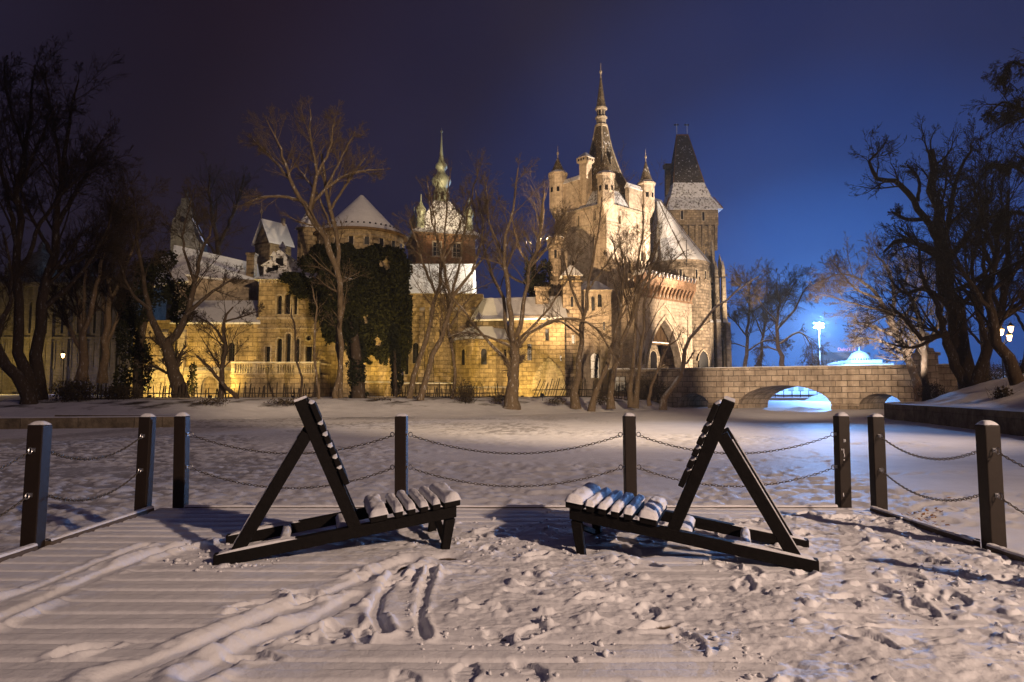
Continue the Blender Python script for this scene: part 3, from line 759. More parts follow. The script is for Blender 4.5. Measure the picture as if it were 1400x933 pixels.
# brick-edged ledge of ice slabs along the foot of the right wall
# ================================================================== TREES
def tubes(Pt, Rd, sides):
    """Pt (N,K,3), Rd (N,K) -> vertices, quads"""
    N, K, _ = Pt.shape
    T = np.gradient(Pt, axis=1); T /= np.linalg.norm(T, axis=2, keepdims=True)+1e-9
    ref = np.tile(np.array([0.31, 0.52, 0.11]), (N, 1)); m = np.abs(T[:, 0] @ np.array([0.31, 0.52, 0.11])/0.616) > 0.9
    ref[m] = (0.7, -0.3, 0.2)
    A = np.cross(T, ref[:, None]); A /= np.linalg.norm(A, axis=2, keepdims=True)+1e-9
    B = np.cross(T, A)
    ang = np.arange(sides)*2*PI/sides
    V = Pt[:, :, None]+Rd[:, :, None, None]*(A[:, :, None]*np.cos(ang)[None, None, :, None]+B[:, :, None]*np.sin(ang)[None, None, :, None])
    n = np.arange(N)[:, None, None]*K*sides; k = np.arange(K-1)[None, :, None]*sides; s = np.arange(sides)[None, None]; s2 = (s+1) % sides
    F = np.stack([n+k+s, n+k+s2, n+k+sides+s2, n+k+sides+s], -1).reshape(-1, 4)
    return V.reshape(-1, 3), F
def grow(rng, st, dr, ln, rd, K, wander, trop, tip=0.35):
    N = len(st); Pt = np.zeros((N, K, 3)); Pt[:, 0] = st; d = dr.copy()
    for k in range(1, K):
        d = d+rng.normal(0, wander, (N, 3)); d[:, 2] += trop
        d /= np.linalg.norm(d, axis=1, keepdims=True)+1e-9
        Pt[:, k] = Pt[:, k-1]+d*(ln/(K-1))[:, None]
    Rd = rd[:, None]*np.linspace(1, tip, K)[None]
    return Pt, Rd
def spawn(rng, Pt, Rd, ln, per, t0, ratio, ang, rmul, rmin, keep_tip=True):
    N, K, _ = Pt.shape
    idx = np.repeat(np.arange(N), per); n = len(idx)
    t = t0+(1-t0)*rng.uniform(size=n)
    if keep_tip: t[::per] = 0.999
    f = t*(K-1); i = np.minimum(f.astype(int), K-2); w = (f-i)[:, None]
    st = Pt[idx, i]*(1-w)+Pt[idx, i+1]*w
    T = Pt[idx, i+1]-Pt[idx, i]; T /= np.linalg.norm(T, axis=1, keepdims=True)+1e-9
    rv = rng.normal(size=(n, 3)); rv -= (rv*T).sum(1, keepdims=True)*T; rv /= np.linalg.norm(rv, axis=1, keepdims=True)+1e-9
    a = rng.normal(ang, ang*0.25, n)
    if keep_tip: a[::per] *= 0.3
    d = T*np.cos(a)[:, None]+rv*np.sin(a)[:, None]
    l = ln[idx]*ratio*(1.15-0.6*t)*rng.uniform(0.6, 1.25, n)
    r = np.maximum((Rd[idx, i]*(1-w[:, 0])+Rd[idx, i+1]*w[:, 0])*rmul*rng.uniform(0.7, 1.0, n), rmin)
    return st, d, l, r
def resamp(pts, wid, K):
    p = np.array(pts, float); n = len(p)
    s = np.concatenate([[0], np.cumsum(np.linalg.norm(np.diff(p, axis=0), axis=1))])
    m = np.gradient(p, s, axis=0) if n > 2 else np.repeat((p[1:]-p[:1])/s[-1], n, 0)
    tt = np.linspace(0, s[-1], K); i = np.clip(np.searchsorted(s, tt)-1, 0, n-2)
    h = (s[i+1]-s[i])[:, None]; u = ((tt-s[i])/(s[i+1]-s[i]))[:, None]
    q = (2*u**3-3*u**2+1)*p[i]+(u**3-2*u**2+u)*h*m[i]+(-2*u**3+3*u**2)*p[i+1]+(u**3-u**2)*h*m[i+1]
    return q, np.interp(tt, s, np.array(wid, float)), s[-1]
NTREE = 0
def tree(label, D, stems, seed, bark='bark', twig='twig', n1=9, n2=6, n3=5, n4=4, l1=0.42, wander=0.055, trop=0.035, spread=0.12, rmin=0.011, t0=0.35, name='bare_tree', cat='tree', group='bare trees around the lake', ang=0.66, ground=True, lmax=6.0, tipr=0.35, wmul=1.0):
    """stems: lists of (px, py, width px) at distance D; children are grown from them in 3-D"""
    rng = np.random.RandomState(seed)
    b0 = P(stems[0][0][0], stems[0][0][1], D)
    t = thing(name, label, cat, tuple(b0), 0, group)
    Vs = []; Fs = []; off = 0; SP = []; SR = []; SL = []
    for si, st in enumerate(stems):
        pts = []; wd = []
        dep = rng.uniform(-1, 1); L = 0
        for j, (px, py, w) in enumerate(st):
            q = P(px, py, D)
            if j: L += (q-prev).length
            prev = q
            if si == 0 and j == 0: q0 = q.copy()
            pts.append([q.x, q.y, q.z]); wd.append(w*wmul*D/FOC/2)
        pts = np.array(pts); k = len(pts)
        if si: # the limb swings towards or away from the viewer as it leaves the trunk
            pts[:, 1] += dep*spread*L*np.linspace(0, 1, k)**1.2*1.6
            sc = pts[:, 1:2]/D; pts[:, 0:1] *= sc; pts[:, 2:3] = CAMZ+(pts[:, 2:3]-CAMZ)*sc
        if ground and st[0][1] > 500:
            pts = np.concatenate([[pts[0]-np.array((0, 0, 0.6))], pts]); wd = [wd[0]*1.7]+[wd[0]*1.25]+wd[1:]
        pts, wd, L = resamp(pts, wd, 14)
        pts[1:, :] += rng.normal(0, 0.006*L, (13, 3))*np.array((1, 1, 0.3))
        V, F = tubes(pts[None], np.array(wd)[None], 9); Vs.append(V); Fs.append(F+off); off += len(V)
        SP.append(pts); SR.append(np.array(wd)); SL.append(L)
    V = np.concatenate(Vs)-np.array(b0); mesh_np('trunk', V, np.concatenate(Fs), M[bark], t, True)
    SP = np.array(SP); SR = np.array(SR); SL = np.array(SL)
    Vs = []; Fs = []; off = 0
    def add(Pt, Rd, sides):
        nonlocal off
        V, F = tubes(Pt, Rd, sides); Vs.append(V); Fs.append(F+off); off += len(V)
    st, d, l, r = spawn(rng, SP, SR, np.minimum(SL, lmax/l1), n1+3, t0, l1, ang, 0.40, rmin*1.5)
    l[::n1+3] *= 0.4
    Pt, Rd = grow(rng, st, d, l, r, 7, wander, trop, tipr); add(Pt, Rd, 5)
    for n, rat, kk, sd in ((n2+1, 0.55, 5, 4), (n3, 0.58, 4, 3), (n4+1 if n4 else 0, 0.6, 4, 3)):
        if not n: break
        st, d, l, r = spawn(rng, Pt, Rd, l, n, 0.15, rat, ang, 0.6, rmin)
        Pt, Rd = grow(rng, st, d, l, r, kk, wander*1.3, trop, 0.55); add(Pt, Rd, sd)
    mesh_np('crown', np.concatenate(Vs)-np.array(b0), np.concatenate(Fs), M[twig], t)
    return t
def leaves(name, pts, size, mat, seed, label=None, cat=None, parent=None, group=None, flat=0.0):
    rng = np.random.RandomState(seed); n = len(pts)
    a = rng.normal(size=(n, 3)); a /= np.linalg.norm(a, axis=1, keepdims=True); c = rng.normal(size=(n, 3)); c -= (c*a).sum(1, keepdims=True)*a; c /= np.linalg.norm(c, axis=1, keepdims=True)
    s = (size*rng.uniform(0.5, 1.3, n))[:, None]
    V = np.stack([pts-a*s, pts-c*s*0.55, pts+a*s, pts+c*s*0.55], 1).reshape(-1, 3)
    F = np.arange(4*n).reshape(n, 4)
    o = V.mean(0) if parent is None else np.zeros(3)
    if parent is None: o[2] = V[:, 2].min()
    ob = mesh_np(name, V-o, F, mat, parent)
    if parent is None: ob.location = o; tag(ob, label, cat, group)
    return ob
def blob(rng, c, r, n, shell=0.5):
    v = rng.normal(size=(n, 3)); v /= np.linalg.norm(v, axis=1, keepdims=True)
    q = shell+(1-shell)*rng.uniform(size=(n, 1))**0.6
    return np.array(c)+v*q*np.array(r)*(0.8+0.45*rng.uniform(size=(n, 1))*(vn(v[:, :1]*4+c[0], v[:, 2:]*4+c[2], 3)))

# --- left shore
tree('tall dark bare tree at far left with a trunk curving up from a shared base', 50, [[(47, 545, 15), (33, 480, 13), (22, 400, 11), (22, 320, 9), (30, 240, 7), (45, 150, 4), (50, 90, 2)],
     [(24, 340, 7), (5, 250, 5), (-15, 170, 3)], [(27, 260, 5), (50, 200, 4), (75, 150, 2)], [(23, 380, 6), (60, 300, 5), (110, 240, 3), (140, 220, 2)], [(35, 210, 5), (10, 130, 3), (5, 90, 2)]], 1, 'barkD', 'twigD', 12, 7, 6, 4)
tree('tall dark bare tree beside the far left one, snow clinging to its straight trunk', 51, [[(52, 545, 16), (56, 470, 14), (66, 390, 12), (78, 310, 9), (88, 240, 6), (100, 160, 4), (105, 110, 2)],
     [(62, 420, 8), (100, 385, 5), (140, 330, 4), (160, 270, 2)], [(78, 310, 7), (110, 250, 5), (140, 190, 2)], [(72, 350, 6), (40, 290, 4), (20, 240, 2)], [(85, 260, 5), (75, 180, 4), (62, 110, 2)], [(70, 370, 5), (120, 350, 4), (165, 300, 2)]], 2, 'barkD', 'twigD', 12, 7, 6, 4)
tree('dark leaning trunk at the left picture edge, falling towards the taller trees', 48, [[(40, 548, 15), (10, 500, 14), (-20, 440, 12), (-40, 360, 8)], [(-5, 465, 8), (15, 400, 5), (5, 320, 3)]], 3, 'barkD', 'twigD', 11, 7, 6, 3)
tree('slender multi-stemmed bare tree with vase-shaped branches before the far palace', 60, [[(112, 512, 11), (113, 460, 9), (105, 410, 6), (90, 350, 3)], [(113, 465, 7), (128, 410, 6), (140, 350, 4), (150, 300, 2)], [(112, 480, 6), (90, 440, 5), (72, 400, 3)], [(113, 455, 5), (116, 400, 4), (118, 330, 2)]], 4, 'bark', 'twigD', 13, 7, 6, 4)
tree('clump of thin upright bare stems left of the ivy covered tree', 62, [[(140, 515, 9), (146, 450, 8), (150, 390, 6), (160, 320, 4), (175, 270, 2)], [(146, 450, 6), (138, 390, 4), (130, 320, 2)], [(148, 420, 5), (170, 370, 4), (190, 310, 2)], [(142, 490, 5), (158, 440, 4), (168, 380, 2)]], 5, 'bark', 'twigD', 13, 7, 6, 4)
tree('dark leaning tree with a forked trunk in front of the yellow lit hall', 55, [[(246, 548, 19), (236, 505, 16), (226, 470, 15)], [(226, 472, 11), (210, 440, 9), (198, 400, 6), (190, 340, 4), (185, 280, 2)], [(227, 470, 12), (250, 445, 10), (262, 405, 7), (272, 360, 5), (290, 310, 3)], [(255, 430, 6), (290, 400, 4), (320, 380, 2)], [(205, 425, 5), (180, 400, 4), (160, 350, 2)], [(266, 385, 4), (250, 330, 3), (262, 270, 2)]], 6, 'barkD', 'twigD', 10, 6, 5, 4)
tree('thin crooked sapling in front of the arched hall window', 54, [[(300, 548, 7), (304, 500, 6), (309, 470, 5), (306, 440, 4), (318, 420, 2)], [(308, 470, 4), (290, 445, 3), (268, 432, 2)], [(306, 440, 3), (335, 432, 2), (356, 425, 1)]], 7, 'barkD', 'twigD', 8, 6, 5, 3, lmax=3)
tree('thin stem leaning down to the right beside the hall sapling', 53, [[(326, 552, 5), (305, 525, 5), (285, 502, 4), (270, 487, 3)]], 8, 'barkD', 'twigD', 6, 4, 3, 0, lmax=1.5)
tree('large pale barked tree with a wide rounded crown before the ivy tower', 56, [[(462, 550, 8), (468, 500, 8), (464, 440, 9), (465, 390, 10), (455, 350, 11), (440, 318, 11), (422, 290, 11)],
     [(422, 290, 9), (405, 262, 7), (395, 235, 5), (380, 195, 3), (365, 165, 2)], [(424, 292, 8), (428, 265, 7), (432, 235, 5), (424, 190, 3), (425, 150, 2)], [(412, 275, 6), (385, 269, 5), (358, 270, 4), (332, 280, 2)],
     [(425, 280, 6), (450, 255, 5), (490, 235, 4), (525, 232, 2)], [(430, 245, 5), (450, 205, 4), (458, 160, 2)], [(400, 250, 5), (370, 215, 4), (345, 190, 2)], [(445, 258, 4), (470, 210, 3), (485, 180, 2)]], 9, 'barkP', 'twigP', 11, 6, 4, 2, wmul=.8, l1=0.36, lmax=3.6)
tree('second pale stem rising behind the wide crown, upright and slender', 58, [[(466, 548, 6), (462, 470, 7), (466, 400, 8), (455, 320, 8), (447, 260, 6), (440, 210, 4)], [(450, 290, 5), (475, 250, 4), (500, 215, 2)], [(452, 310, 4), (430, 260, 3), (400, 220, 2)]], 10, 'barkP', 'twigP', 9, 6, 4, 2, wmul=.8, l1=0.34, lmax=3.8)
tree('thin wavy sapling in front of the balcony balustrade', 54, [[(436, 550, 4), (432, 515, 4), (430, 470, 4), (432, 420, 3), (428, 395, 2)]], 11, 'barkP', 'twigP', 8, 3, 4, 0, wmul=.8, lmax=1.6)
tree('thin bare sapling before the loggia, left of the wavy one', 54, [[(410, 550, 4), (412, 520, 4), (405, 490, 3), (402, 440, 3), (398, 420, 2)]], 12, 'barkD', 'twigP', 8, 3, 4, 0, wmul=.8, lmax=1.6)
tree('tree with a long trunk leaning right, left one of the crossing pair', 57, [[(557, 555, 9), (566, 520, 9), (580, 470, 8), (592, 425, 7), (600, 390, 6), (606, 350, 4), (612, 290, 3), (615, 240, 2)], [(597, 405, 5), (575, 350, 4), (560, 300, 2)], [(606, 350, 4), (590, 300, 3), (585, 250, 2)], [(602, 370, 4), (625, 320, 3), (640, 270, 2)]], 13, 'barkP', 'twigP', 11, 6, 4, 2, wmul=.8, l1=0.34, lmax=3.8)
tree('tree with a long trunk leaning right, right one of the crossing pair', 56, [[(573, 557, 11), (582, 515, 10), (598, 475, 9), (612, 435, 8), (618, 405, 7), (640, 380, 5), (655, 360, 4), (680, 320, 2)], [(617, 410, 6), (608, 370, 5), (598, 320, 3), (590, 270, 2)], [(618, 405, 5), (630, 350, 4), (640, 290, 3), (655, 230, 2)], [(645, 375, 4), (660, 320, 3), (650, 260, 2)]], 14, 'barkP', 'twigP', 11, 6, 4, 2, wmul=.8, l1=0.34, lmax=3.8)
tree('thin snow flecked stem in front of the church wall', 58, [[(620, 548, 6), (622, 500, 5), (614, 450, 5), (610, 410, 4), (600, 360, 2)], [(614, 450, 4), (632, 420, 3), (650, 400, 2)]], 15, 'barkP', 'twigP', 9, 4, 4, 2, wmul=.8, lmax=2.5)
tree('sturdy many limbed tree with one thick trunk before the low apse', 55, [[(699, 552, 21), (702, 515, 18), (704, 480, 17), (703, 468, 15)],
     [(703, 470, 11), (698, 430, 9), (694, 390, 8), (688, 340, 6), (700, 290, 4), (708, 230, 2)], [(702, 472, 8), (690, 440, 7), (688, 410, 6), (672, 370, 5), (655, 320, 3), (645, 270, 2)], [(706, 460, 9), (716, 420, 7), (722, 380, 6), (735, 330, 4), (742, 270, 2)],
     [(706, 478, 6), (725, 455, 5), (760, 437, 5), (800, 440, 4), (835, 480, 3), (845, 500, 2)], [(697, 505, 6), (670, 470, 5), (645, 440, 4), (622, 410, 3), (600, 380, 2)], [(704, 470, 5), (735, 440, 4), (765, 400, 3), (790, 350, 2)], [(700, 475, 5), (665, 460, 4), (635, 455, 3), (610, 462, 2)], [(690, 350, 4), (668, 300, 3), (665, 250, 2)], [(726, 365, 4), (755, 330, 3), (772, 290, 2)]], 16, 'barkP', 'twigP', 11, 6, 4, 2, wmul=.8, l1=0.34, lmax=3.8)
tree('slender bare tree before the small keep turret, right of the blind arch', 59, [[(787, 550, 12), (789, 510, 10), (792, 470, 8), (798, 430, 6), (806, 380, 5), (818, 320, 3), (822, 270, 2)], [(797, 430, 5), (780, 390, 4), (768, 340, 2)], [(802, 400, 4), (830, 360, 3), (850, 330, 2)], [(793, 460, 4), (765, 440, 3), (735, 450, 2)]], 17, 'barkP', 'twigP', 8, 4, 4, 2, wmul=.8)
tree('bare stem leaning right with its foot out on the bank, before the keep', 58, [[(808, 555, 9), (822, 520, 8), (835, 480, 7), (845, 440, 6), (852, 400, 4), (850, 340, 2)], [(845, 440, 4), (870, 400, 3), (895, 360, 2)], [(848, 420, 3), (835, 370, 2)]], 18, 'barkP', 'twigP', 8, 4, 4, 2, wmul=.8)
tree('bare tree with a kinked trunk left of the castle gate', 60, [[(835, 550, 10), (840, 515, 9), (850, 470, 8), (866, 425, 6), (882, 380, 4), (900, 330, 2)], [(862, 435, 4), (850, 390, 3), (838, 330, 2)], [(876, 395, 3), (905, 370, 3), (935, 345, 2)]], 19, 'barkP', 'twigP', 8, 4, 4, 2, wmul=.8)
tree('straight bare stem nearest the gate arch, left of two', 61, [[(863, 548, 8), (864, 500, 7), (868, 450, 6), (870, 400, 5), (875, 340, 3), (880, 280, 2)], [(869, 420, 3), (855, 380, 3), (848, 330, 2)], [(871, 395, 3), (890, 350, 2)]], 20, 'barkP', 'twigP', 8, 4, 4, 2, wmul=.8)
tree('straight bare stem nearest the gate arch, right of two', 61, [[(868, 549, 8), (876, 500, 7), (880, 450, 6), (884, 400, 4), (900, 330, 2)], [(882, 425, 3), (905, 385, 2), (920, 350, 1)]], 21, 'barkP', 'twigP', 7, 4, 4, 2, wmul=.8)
tree('short crooked sapling in front of the gate arch', 64, [[(888, 546, 5), (895, 515, 4), (905, 490, 4), (915, 470, 3), (920, 452, 2)], [(913, 473, 3), (928, 462, 2), (932, 450, 1)]], 22, 'bark', 'twigP', 8, 4, 4, 0, wmul=.8, lmax=1.5)
tree('snow lined trunk leaning far right over the bridge from the bank', 64, [[(906, 553, 8), (922, 525, 8), (934, 504, 7), (937, 480, 6), (945, 462, 5), (965, 435, 4), (1000, 405, 3), (1035, 378, 2)], [(938, 498, 3), (950, 480, 2)]], 23, 'barkS', 'twigP', 8, 4, 4, 2, wmul=.9, l1=0.25, lmax=2.2)
# --- beyond the bridge
tree('bluish bare tree with level branches behind the left half of the bridge', 105, [[(1018, 512, 8), (1021, 470, 7), (1024, 430, 6), (1026, 380, 3)], [(1021, 460, 4), (1005, 440, 3), (990, 425, 2)], [(1024, 430, 4), (1045, 415, 3), (1065, 405, 2)], [(1022, 480, 4), (1050, 465, 3), (1075, 470, 2)], [(1025, 400, 3), (1010, 390, 2), (1000, 380, 1)], [(1021, 475, 3), (1000, 470, 2), (985, 478, 2)]], 24, 'barkS', 'twigP', 13, 7, 6, 5, rmin=0.012, wmul=.62)
tree('bluish weeping bare tree with twisting limbs behind the middle of the bridge', 100, [[(1072, 512, 11), (1066, 480, 9), (1062, 450, 7), (1065, 415, 5), (1062, 385, 3)], [(1062, 450, 6), (1085, 425, 5), (1098, 400, 3), (1110, 385, 2)], [(1066, 470, 5), (1095, 455, 4), (1108, 470, 2), (1112, 495, 2)], [(1062, 440, 5), (1040, 415, 3), (1030, 395, 2)], [(1066, 480, 4), (1045, 475, 3), (1035, 495, 2)], [(1064, 420, 4), (1085, 390, 2)]], 25, 'barkS', 'twigP', 13, 7, 6, 5, trop=-0.06, rmin=0.012, wmul=.62)
tree('thin bluish tree between the castle chapel and the first tree behind the bridge', 115, [[(1038, 512, 7), (1042, 470, 6), (1048, 430, 4), (1050, 385, 2)], [(1043, 460, 4), (1030, 430, 3), (1015, 400, 2)], [(1046, 440, 3), (1070, 410, 2), (1085, 380, 1)]], 26, 'barkS', 'twigP', 13, 7, 6, 5, rmin=0.012, wmul=.62)
# --- right shore
tree('snow covered tree lit warm, its crown hanging out over the right bridge arch', 58, [[(1258, 548, 11), (1250, 515, 10), (1240, 485, 10), (1225, 455, 9), (1215, 430, 8)],
     [(1215, 432, 6), (1200, 405, 5), (1180, 385, 4), (1150, 375, 2), (1122, 385, 2)], [(1218, 440, 6), (1222, 400, 5), (1215, 370, 4), (1195, 345, 2)], [(1222, 450, 5), (1245, 420, 4), (1262, 390, 3), (1265, 355, 2)], [(1212, 425, 4), (1185, 420, 3), (1150, 410, 2), (1120, 402, 1)], [(1228, 460, 5), (1200, 450, 3), (1170, 440, 2)], [(1220, 410, 4), (1240, 380, 3), (1235, 345, 2)], [(1205, 410, 4), (1170, 395, 3), (1140, 360, 2)], [(1240, 485, 5), (1200, 465, 3), (1165, 462, 2)]], 27, 'barkS', 'barkS', 11, 6, 5, 4, wander=0.14)
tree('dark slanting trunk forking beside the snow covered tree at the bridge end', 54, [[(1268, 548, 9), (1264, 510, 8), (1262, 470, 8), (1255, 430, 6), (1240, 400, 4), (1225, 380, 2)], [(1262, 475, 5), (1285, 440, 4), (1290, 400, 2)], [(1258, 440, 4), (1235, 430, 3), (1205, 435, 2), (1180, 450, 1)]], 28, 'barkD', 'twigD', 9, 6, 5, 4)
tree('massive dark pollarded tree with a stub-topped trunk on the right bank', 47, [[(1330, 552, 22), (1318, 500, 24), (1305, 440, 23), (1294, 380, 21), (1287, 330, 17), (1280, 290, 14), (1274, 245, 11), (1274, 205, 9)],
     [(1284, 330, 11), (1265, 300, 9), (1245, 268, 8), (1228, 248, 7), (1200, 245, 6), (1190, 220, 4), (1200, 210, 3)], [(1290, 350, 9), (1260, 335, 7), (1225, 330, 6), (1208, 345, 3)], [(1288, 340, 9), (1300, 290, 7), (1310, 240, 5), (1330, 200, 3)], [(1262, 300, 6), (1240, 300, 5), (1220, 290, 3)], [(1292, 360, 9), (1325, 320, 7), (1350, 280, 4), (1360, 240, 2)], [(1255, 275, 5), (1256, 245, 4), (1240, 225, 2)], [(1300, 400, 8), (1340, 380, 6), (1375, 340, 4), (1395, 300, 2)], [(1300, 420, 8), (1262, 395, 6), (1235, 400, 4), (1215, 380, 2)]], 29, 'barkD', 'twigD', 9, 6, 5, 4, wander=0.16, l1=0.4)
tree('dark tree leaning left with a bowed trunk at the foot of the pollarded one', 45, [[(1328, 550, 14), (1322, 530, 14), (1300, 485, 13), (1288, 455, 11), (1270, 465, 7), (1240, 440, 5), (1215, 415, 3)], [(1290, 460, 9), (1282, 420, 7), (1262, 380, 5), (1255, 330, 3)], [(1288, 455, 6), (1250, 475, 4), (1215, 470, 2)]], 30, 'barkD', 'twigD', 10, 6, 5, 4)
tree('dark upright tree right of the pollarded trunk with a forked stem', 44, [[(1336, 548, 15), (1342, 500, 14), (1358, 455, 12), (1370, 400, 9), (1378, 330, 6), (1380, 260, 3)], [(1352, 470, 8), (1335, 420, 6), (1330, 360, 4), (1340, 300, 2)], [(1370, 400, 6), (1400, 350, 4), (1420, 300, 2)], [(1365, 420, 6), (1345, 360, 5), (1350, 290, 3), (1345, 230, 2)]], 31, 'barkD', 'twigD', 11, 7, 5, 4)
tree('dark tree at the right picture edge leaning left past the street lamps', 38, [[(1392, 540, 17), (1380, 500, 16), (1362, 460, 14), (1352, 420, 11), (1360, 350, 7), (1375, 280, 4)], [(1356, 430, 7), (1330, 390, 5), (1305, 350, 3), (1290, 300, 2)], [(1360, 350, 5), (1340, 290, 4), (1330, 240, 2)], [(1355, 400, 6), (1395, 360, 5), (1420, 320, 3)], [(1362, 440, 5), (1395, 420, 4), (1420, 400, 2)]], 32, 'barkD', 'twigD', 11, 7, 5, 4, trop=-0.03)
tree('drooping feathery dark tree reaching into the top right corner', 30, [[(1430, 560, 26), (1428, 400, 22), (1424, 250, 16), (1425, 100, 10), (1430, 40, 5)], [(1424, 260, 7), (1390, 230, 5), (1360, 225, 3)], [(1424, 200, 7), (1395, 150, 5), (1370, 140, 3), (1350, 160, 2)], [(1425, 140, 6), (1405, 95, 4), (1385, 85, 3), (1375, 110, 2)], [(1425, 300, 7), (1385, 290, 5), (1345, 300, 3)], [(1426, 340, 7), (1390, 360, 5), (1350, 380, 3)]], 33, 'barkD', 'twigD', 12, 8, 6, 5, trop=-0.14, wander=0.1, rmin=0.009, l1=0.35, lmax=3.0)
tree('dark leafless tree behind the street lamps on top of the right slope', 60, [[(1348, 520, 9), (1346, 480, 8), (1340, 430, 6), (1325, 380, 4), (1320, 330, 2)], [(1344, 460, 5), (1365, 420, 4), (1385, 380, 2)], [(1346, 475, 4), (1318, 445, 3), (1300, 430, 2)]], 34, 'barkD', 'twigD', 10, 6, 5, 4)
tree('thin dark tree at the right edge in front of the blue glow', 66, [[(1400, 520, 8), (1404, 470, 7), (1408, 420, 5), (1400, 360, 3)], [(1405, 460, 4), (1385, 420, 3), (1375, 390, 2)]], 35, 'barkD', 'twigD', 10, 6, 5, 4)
tree('bare tree on the terrace behind the church roof, tangled and brown', 88, [[(730, 420, 10), (728, 380, 9), (735, 340, 7), (742, 300, 4), (745, 265, 2)], [(730, 370, 5), (710, 340, 4), (700, 300, 2)], [(735, 350, 5), (755, 330, 4), (770, 300, 2)], [(728, 390, 5), (700, 380, 4), (680, 350, 2)]], 36, 'bark', 'twigP', 13, 6, 4, 2, wmul=.8, ground=False)
tree('dim bare tree behind the hall roof left of the gabled tower', 95, [[(300, 400, 9), (298, 340, 7), (290, 290, 5), (285, 240, 2)], [(298, 340, 5), (320, 290, 4), (335, 240, 2)], [(297, 350, 4), (270, 310, 3), (262, 270, 2)]], 37, 'barkD', 'twigD', 11, 6, 5, 4, ground=False)

# --- evergreen and brush
def evergreen(label, D, blobs, dens, seed, stem, size=0.17, name='ivy_covered_tree', mat='ivy'):
    rng = np.random.RandomState(seed)
    b0 = P(stem[0][0], stem[0][1], D); t = thing(name, label, 'tree', tuple(b0), 0)
    pts = np.array([list(P(*q[:2], D)) for q in stem]); pts = np.concatenate([[pts[0]-np.array((0, 0, .6))], pts]); wd = [stem[0][2]]+[q[2] for q in stem]
    pts, wd, L = resamp(pts, np.array(wd)*D/FOC/2, 12); V, F = tubes(pts[None], wd[None], 8); mesh_np('trunk', V-np.array(b0), F, M['barkD'], t, True)
    A = []
    for px, py, rx, ry in blobs:
        c = P(px, py, D); s = D/FOC
        A.append(blob(rng, (c.x, c.y+rng.uniform(-.6, .6), c.z), (rx*s, 0.8*rx*s, ry*s), int(dens*rx*ry*s*s)))
    A = np.concatenate(A); A = A[A[:, 2] > GZ-0.6]
    leaves('foliage', A-np.array(b0), size, M[mat], seed, parent=t)
    return t
evergreen('dark ivy covered tree standing against the left end of the hall', 64, [(192, 500, 17, 45), (180, 460, 20, 40), (190, 420, 26, 32), (215, 390, 28, 30), (240, 400, 22, 22), (200, 370, 20, 20), (250, 430, 20, 18), (225, 355, 18, 16), (172, 520, 14, 25)], 330, 51, [(188, 546, 14), (190, 480, 12), (205, 400, 8), (215, 350, 4)])
evergreen('trunk wrapped in dark ivy on the bank below the round tower', 57, [(488, 540, 13, 20), (488, 510, 14, 22), (486, 480, 13, 24), (480, 450, 12, 20)], 520, 52, [(490, 560, 20), (488, 500, 16), (482, 440, 10)])
evergreen('narrow dark evergreen column right of the round tower', 60, [(541, 520, 9, 25), (540, 490, 9, 22), (538, 460, 8, 22)], 520, 53, [(540, 556, 6), (540, 500, 5), (538, 450, 3)], name='columnar_evergreen')
evergreen('small yellow lit shrub climbing the hall wall behind the stakes', 66, [(263, 525, 8, 18), (262, 505, 5, 12)], 420, 54, [(263, 546, 4), (262, 500, 2)], 0.13, name='climbing_shrub')
evergreen('dark conifer mass behind the apse roofs beside the keep', 84, [(735, 400, 16, 30), (745, 380, 14, 30), (725, 375, 10, 25), (750, 410, 12, 22)], 200, 55, [(738, 440, 8), (740, 380, 5)], 0.22, name='conifer')
def brush(label, px, py, D, rx, ry, n, seed, mat='bush'):
    rng = np.random.RandomState(seed); s = D/FOC; c = P(px, py, D)
    # a tuft of thin canes with a few dead leaves
    k = max(16, n//10); a = rng.uniform(0, 6.28, k); d = np.stack([np.cos(a)*rng.uniform(0.1, .9, k), np.sin(a)*rng.uniform(0.1, .9, k), np.full(k, 1.0)], 1); d /= np.linalg.norm(d, axis=1, keepdims=True)
    st = np.array(c)[None]+np.stack([rng.normal(0, rx*s*.35, k), rng.normal(0, rx*s*.3, k), np.full(k, -0.15)], 1)
    Pt, Rd = grow(rng, st, d, rng.uniform(.6, 1.2, k)*ry*s*1.6, np.full(k, .012), 5, .12, -.03); V, F = tubes(Pt, Rd, 3)
    b0 = np.array(c); t = thing('bush', label, 'bush', tuple(c), 0, 'low brush along the shore'); mesh_np('stem', V-b0, F, M['twigD'], t)
    pts = blob(rng, (c.x, c.y, c.z+ry*s*.55), (rx*s, rx*s*.7, ry*s*.8), n, .2)
    pts = pts[pts[:, 2] > c.z-0.1]
    leaves('foliage', pts-b0, 0.075, M[mat], seed, parent=t)
brush('dark round bush on the bank right of the crossing trunks', 637, 552, 56, 15, 26, 900, 61)
brush('low tangled bush at the foot of the sturdy tree', 682, 550, 56, 13, 9, 350, 62)
brush('sprawling dark bush below the gate terrace', 878, 545, 66, 26, 28, 1200, 63)
brush('low bush at the left foot of the bridge', 905, 545, 68, 16, 20, 500, 64)
brush('bare bush on the bank below the keep, beside the stakes', 822, 552, 59, 12, 10, 300, 65)
brush('dark hedge bush at far left beneath the tall trees', 100, 548, 50, 34, 24, 2200, 66)
brush('long low dark bush in front of the left fence', 165, 546, 52, 34, 15, 1700, 67)
brush('snowy bush at the foot of the slanting tree by the bridge end', 1275, 548, 50, 20, 20, 700, 68)
brush('small dark bush on the right slope between trunks', 1372, 548, 36, 14, 16, 400, 69)
brush('bush on top of the right slope below the street lamps', 1362, 522, 55, 24, 20, 900, 70)
brush('dark bush at the right edge of the slope top', 1398, 520, 50, 14, 22, 600, 71)
brush('small tuft on the bank left of the leaning stem', 760, 552, 58, 16, 7, 260, 72)
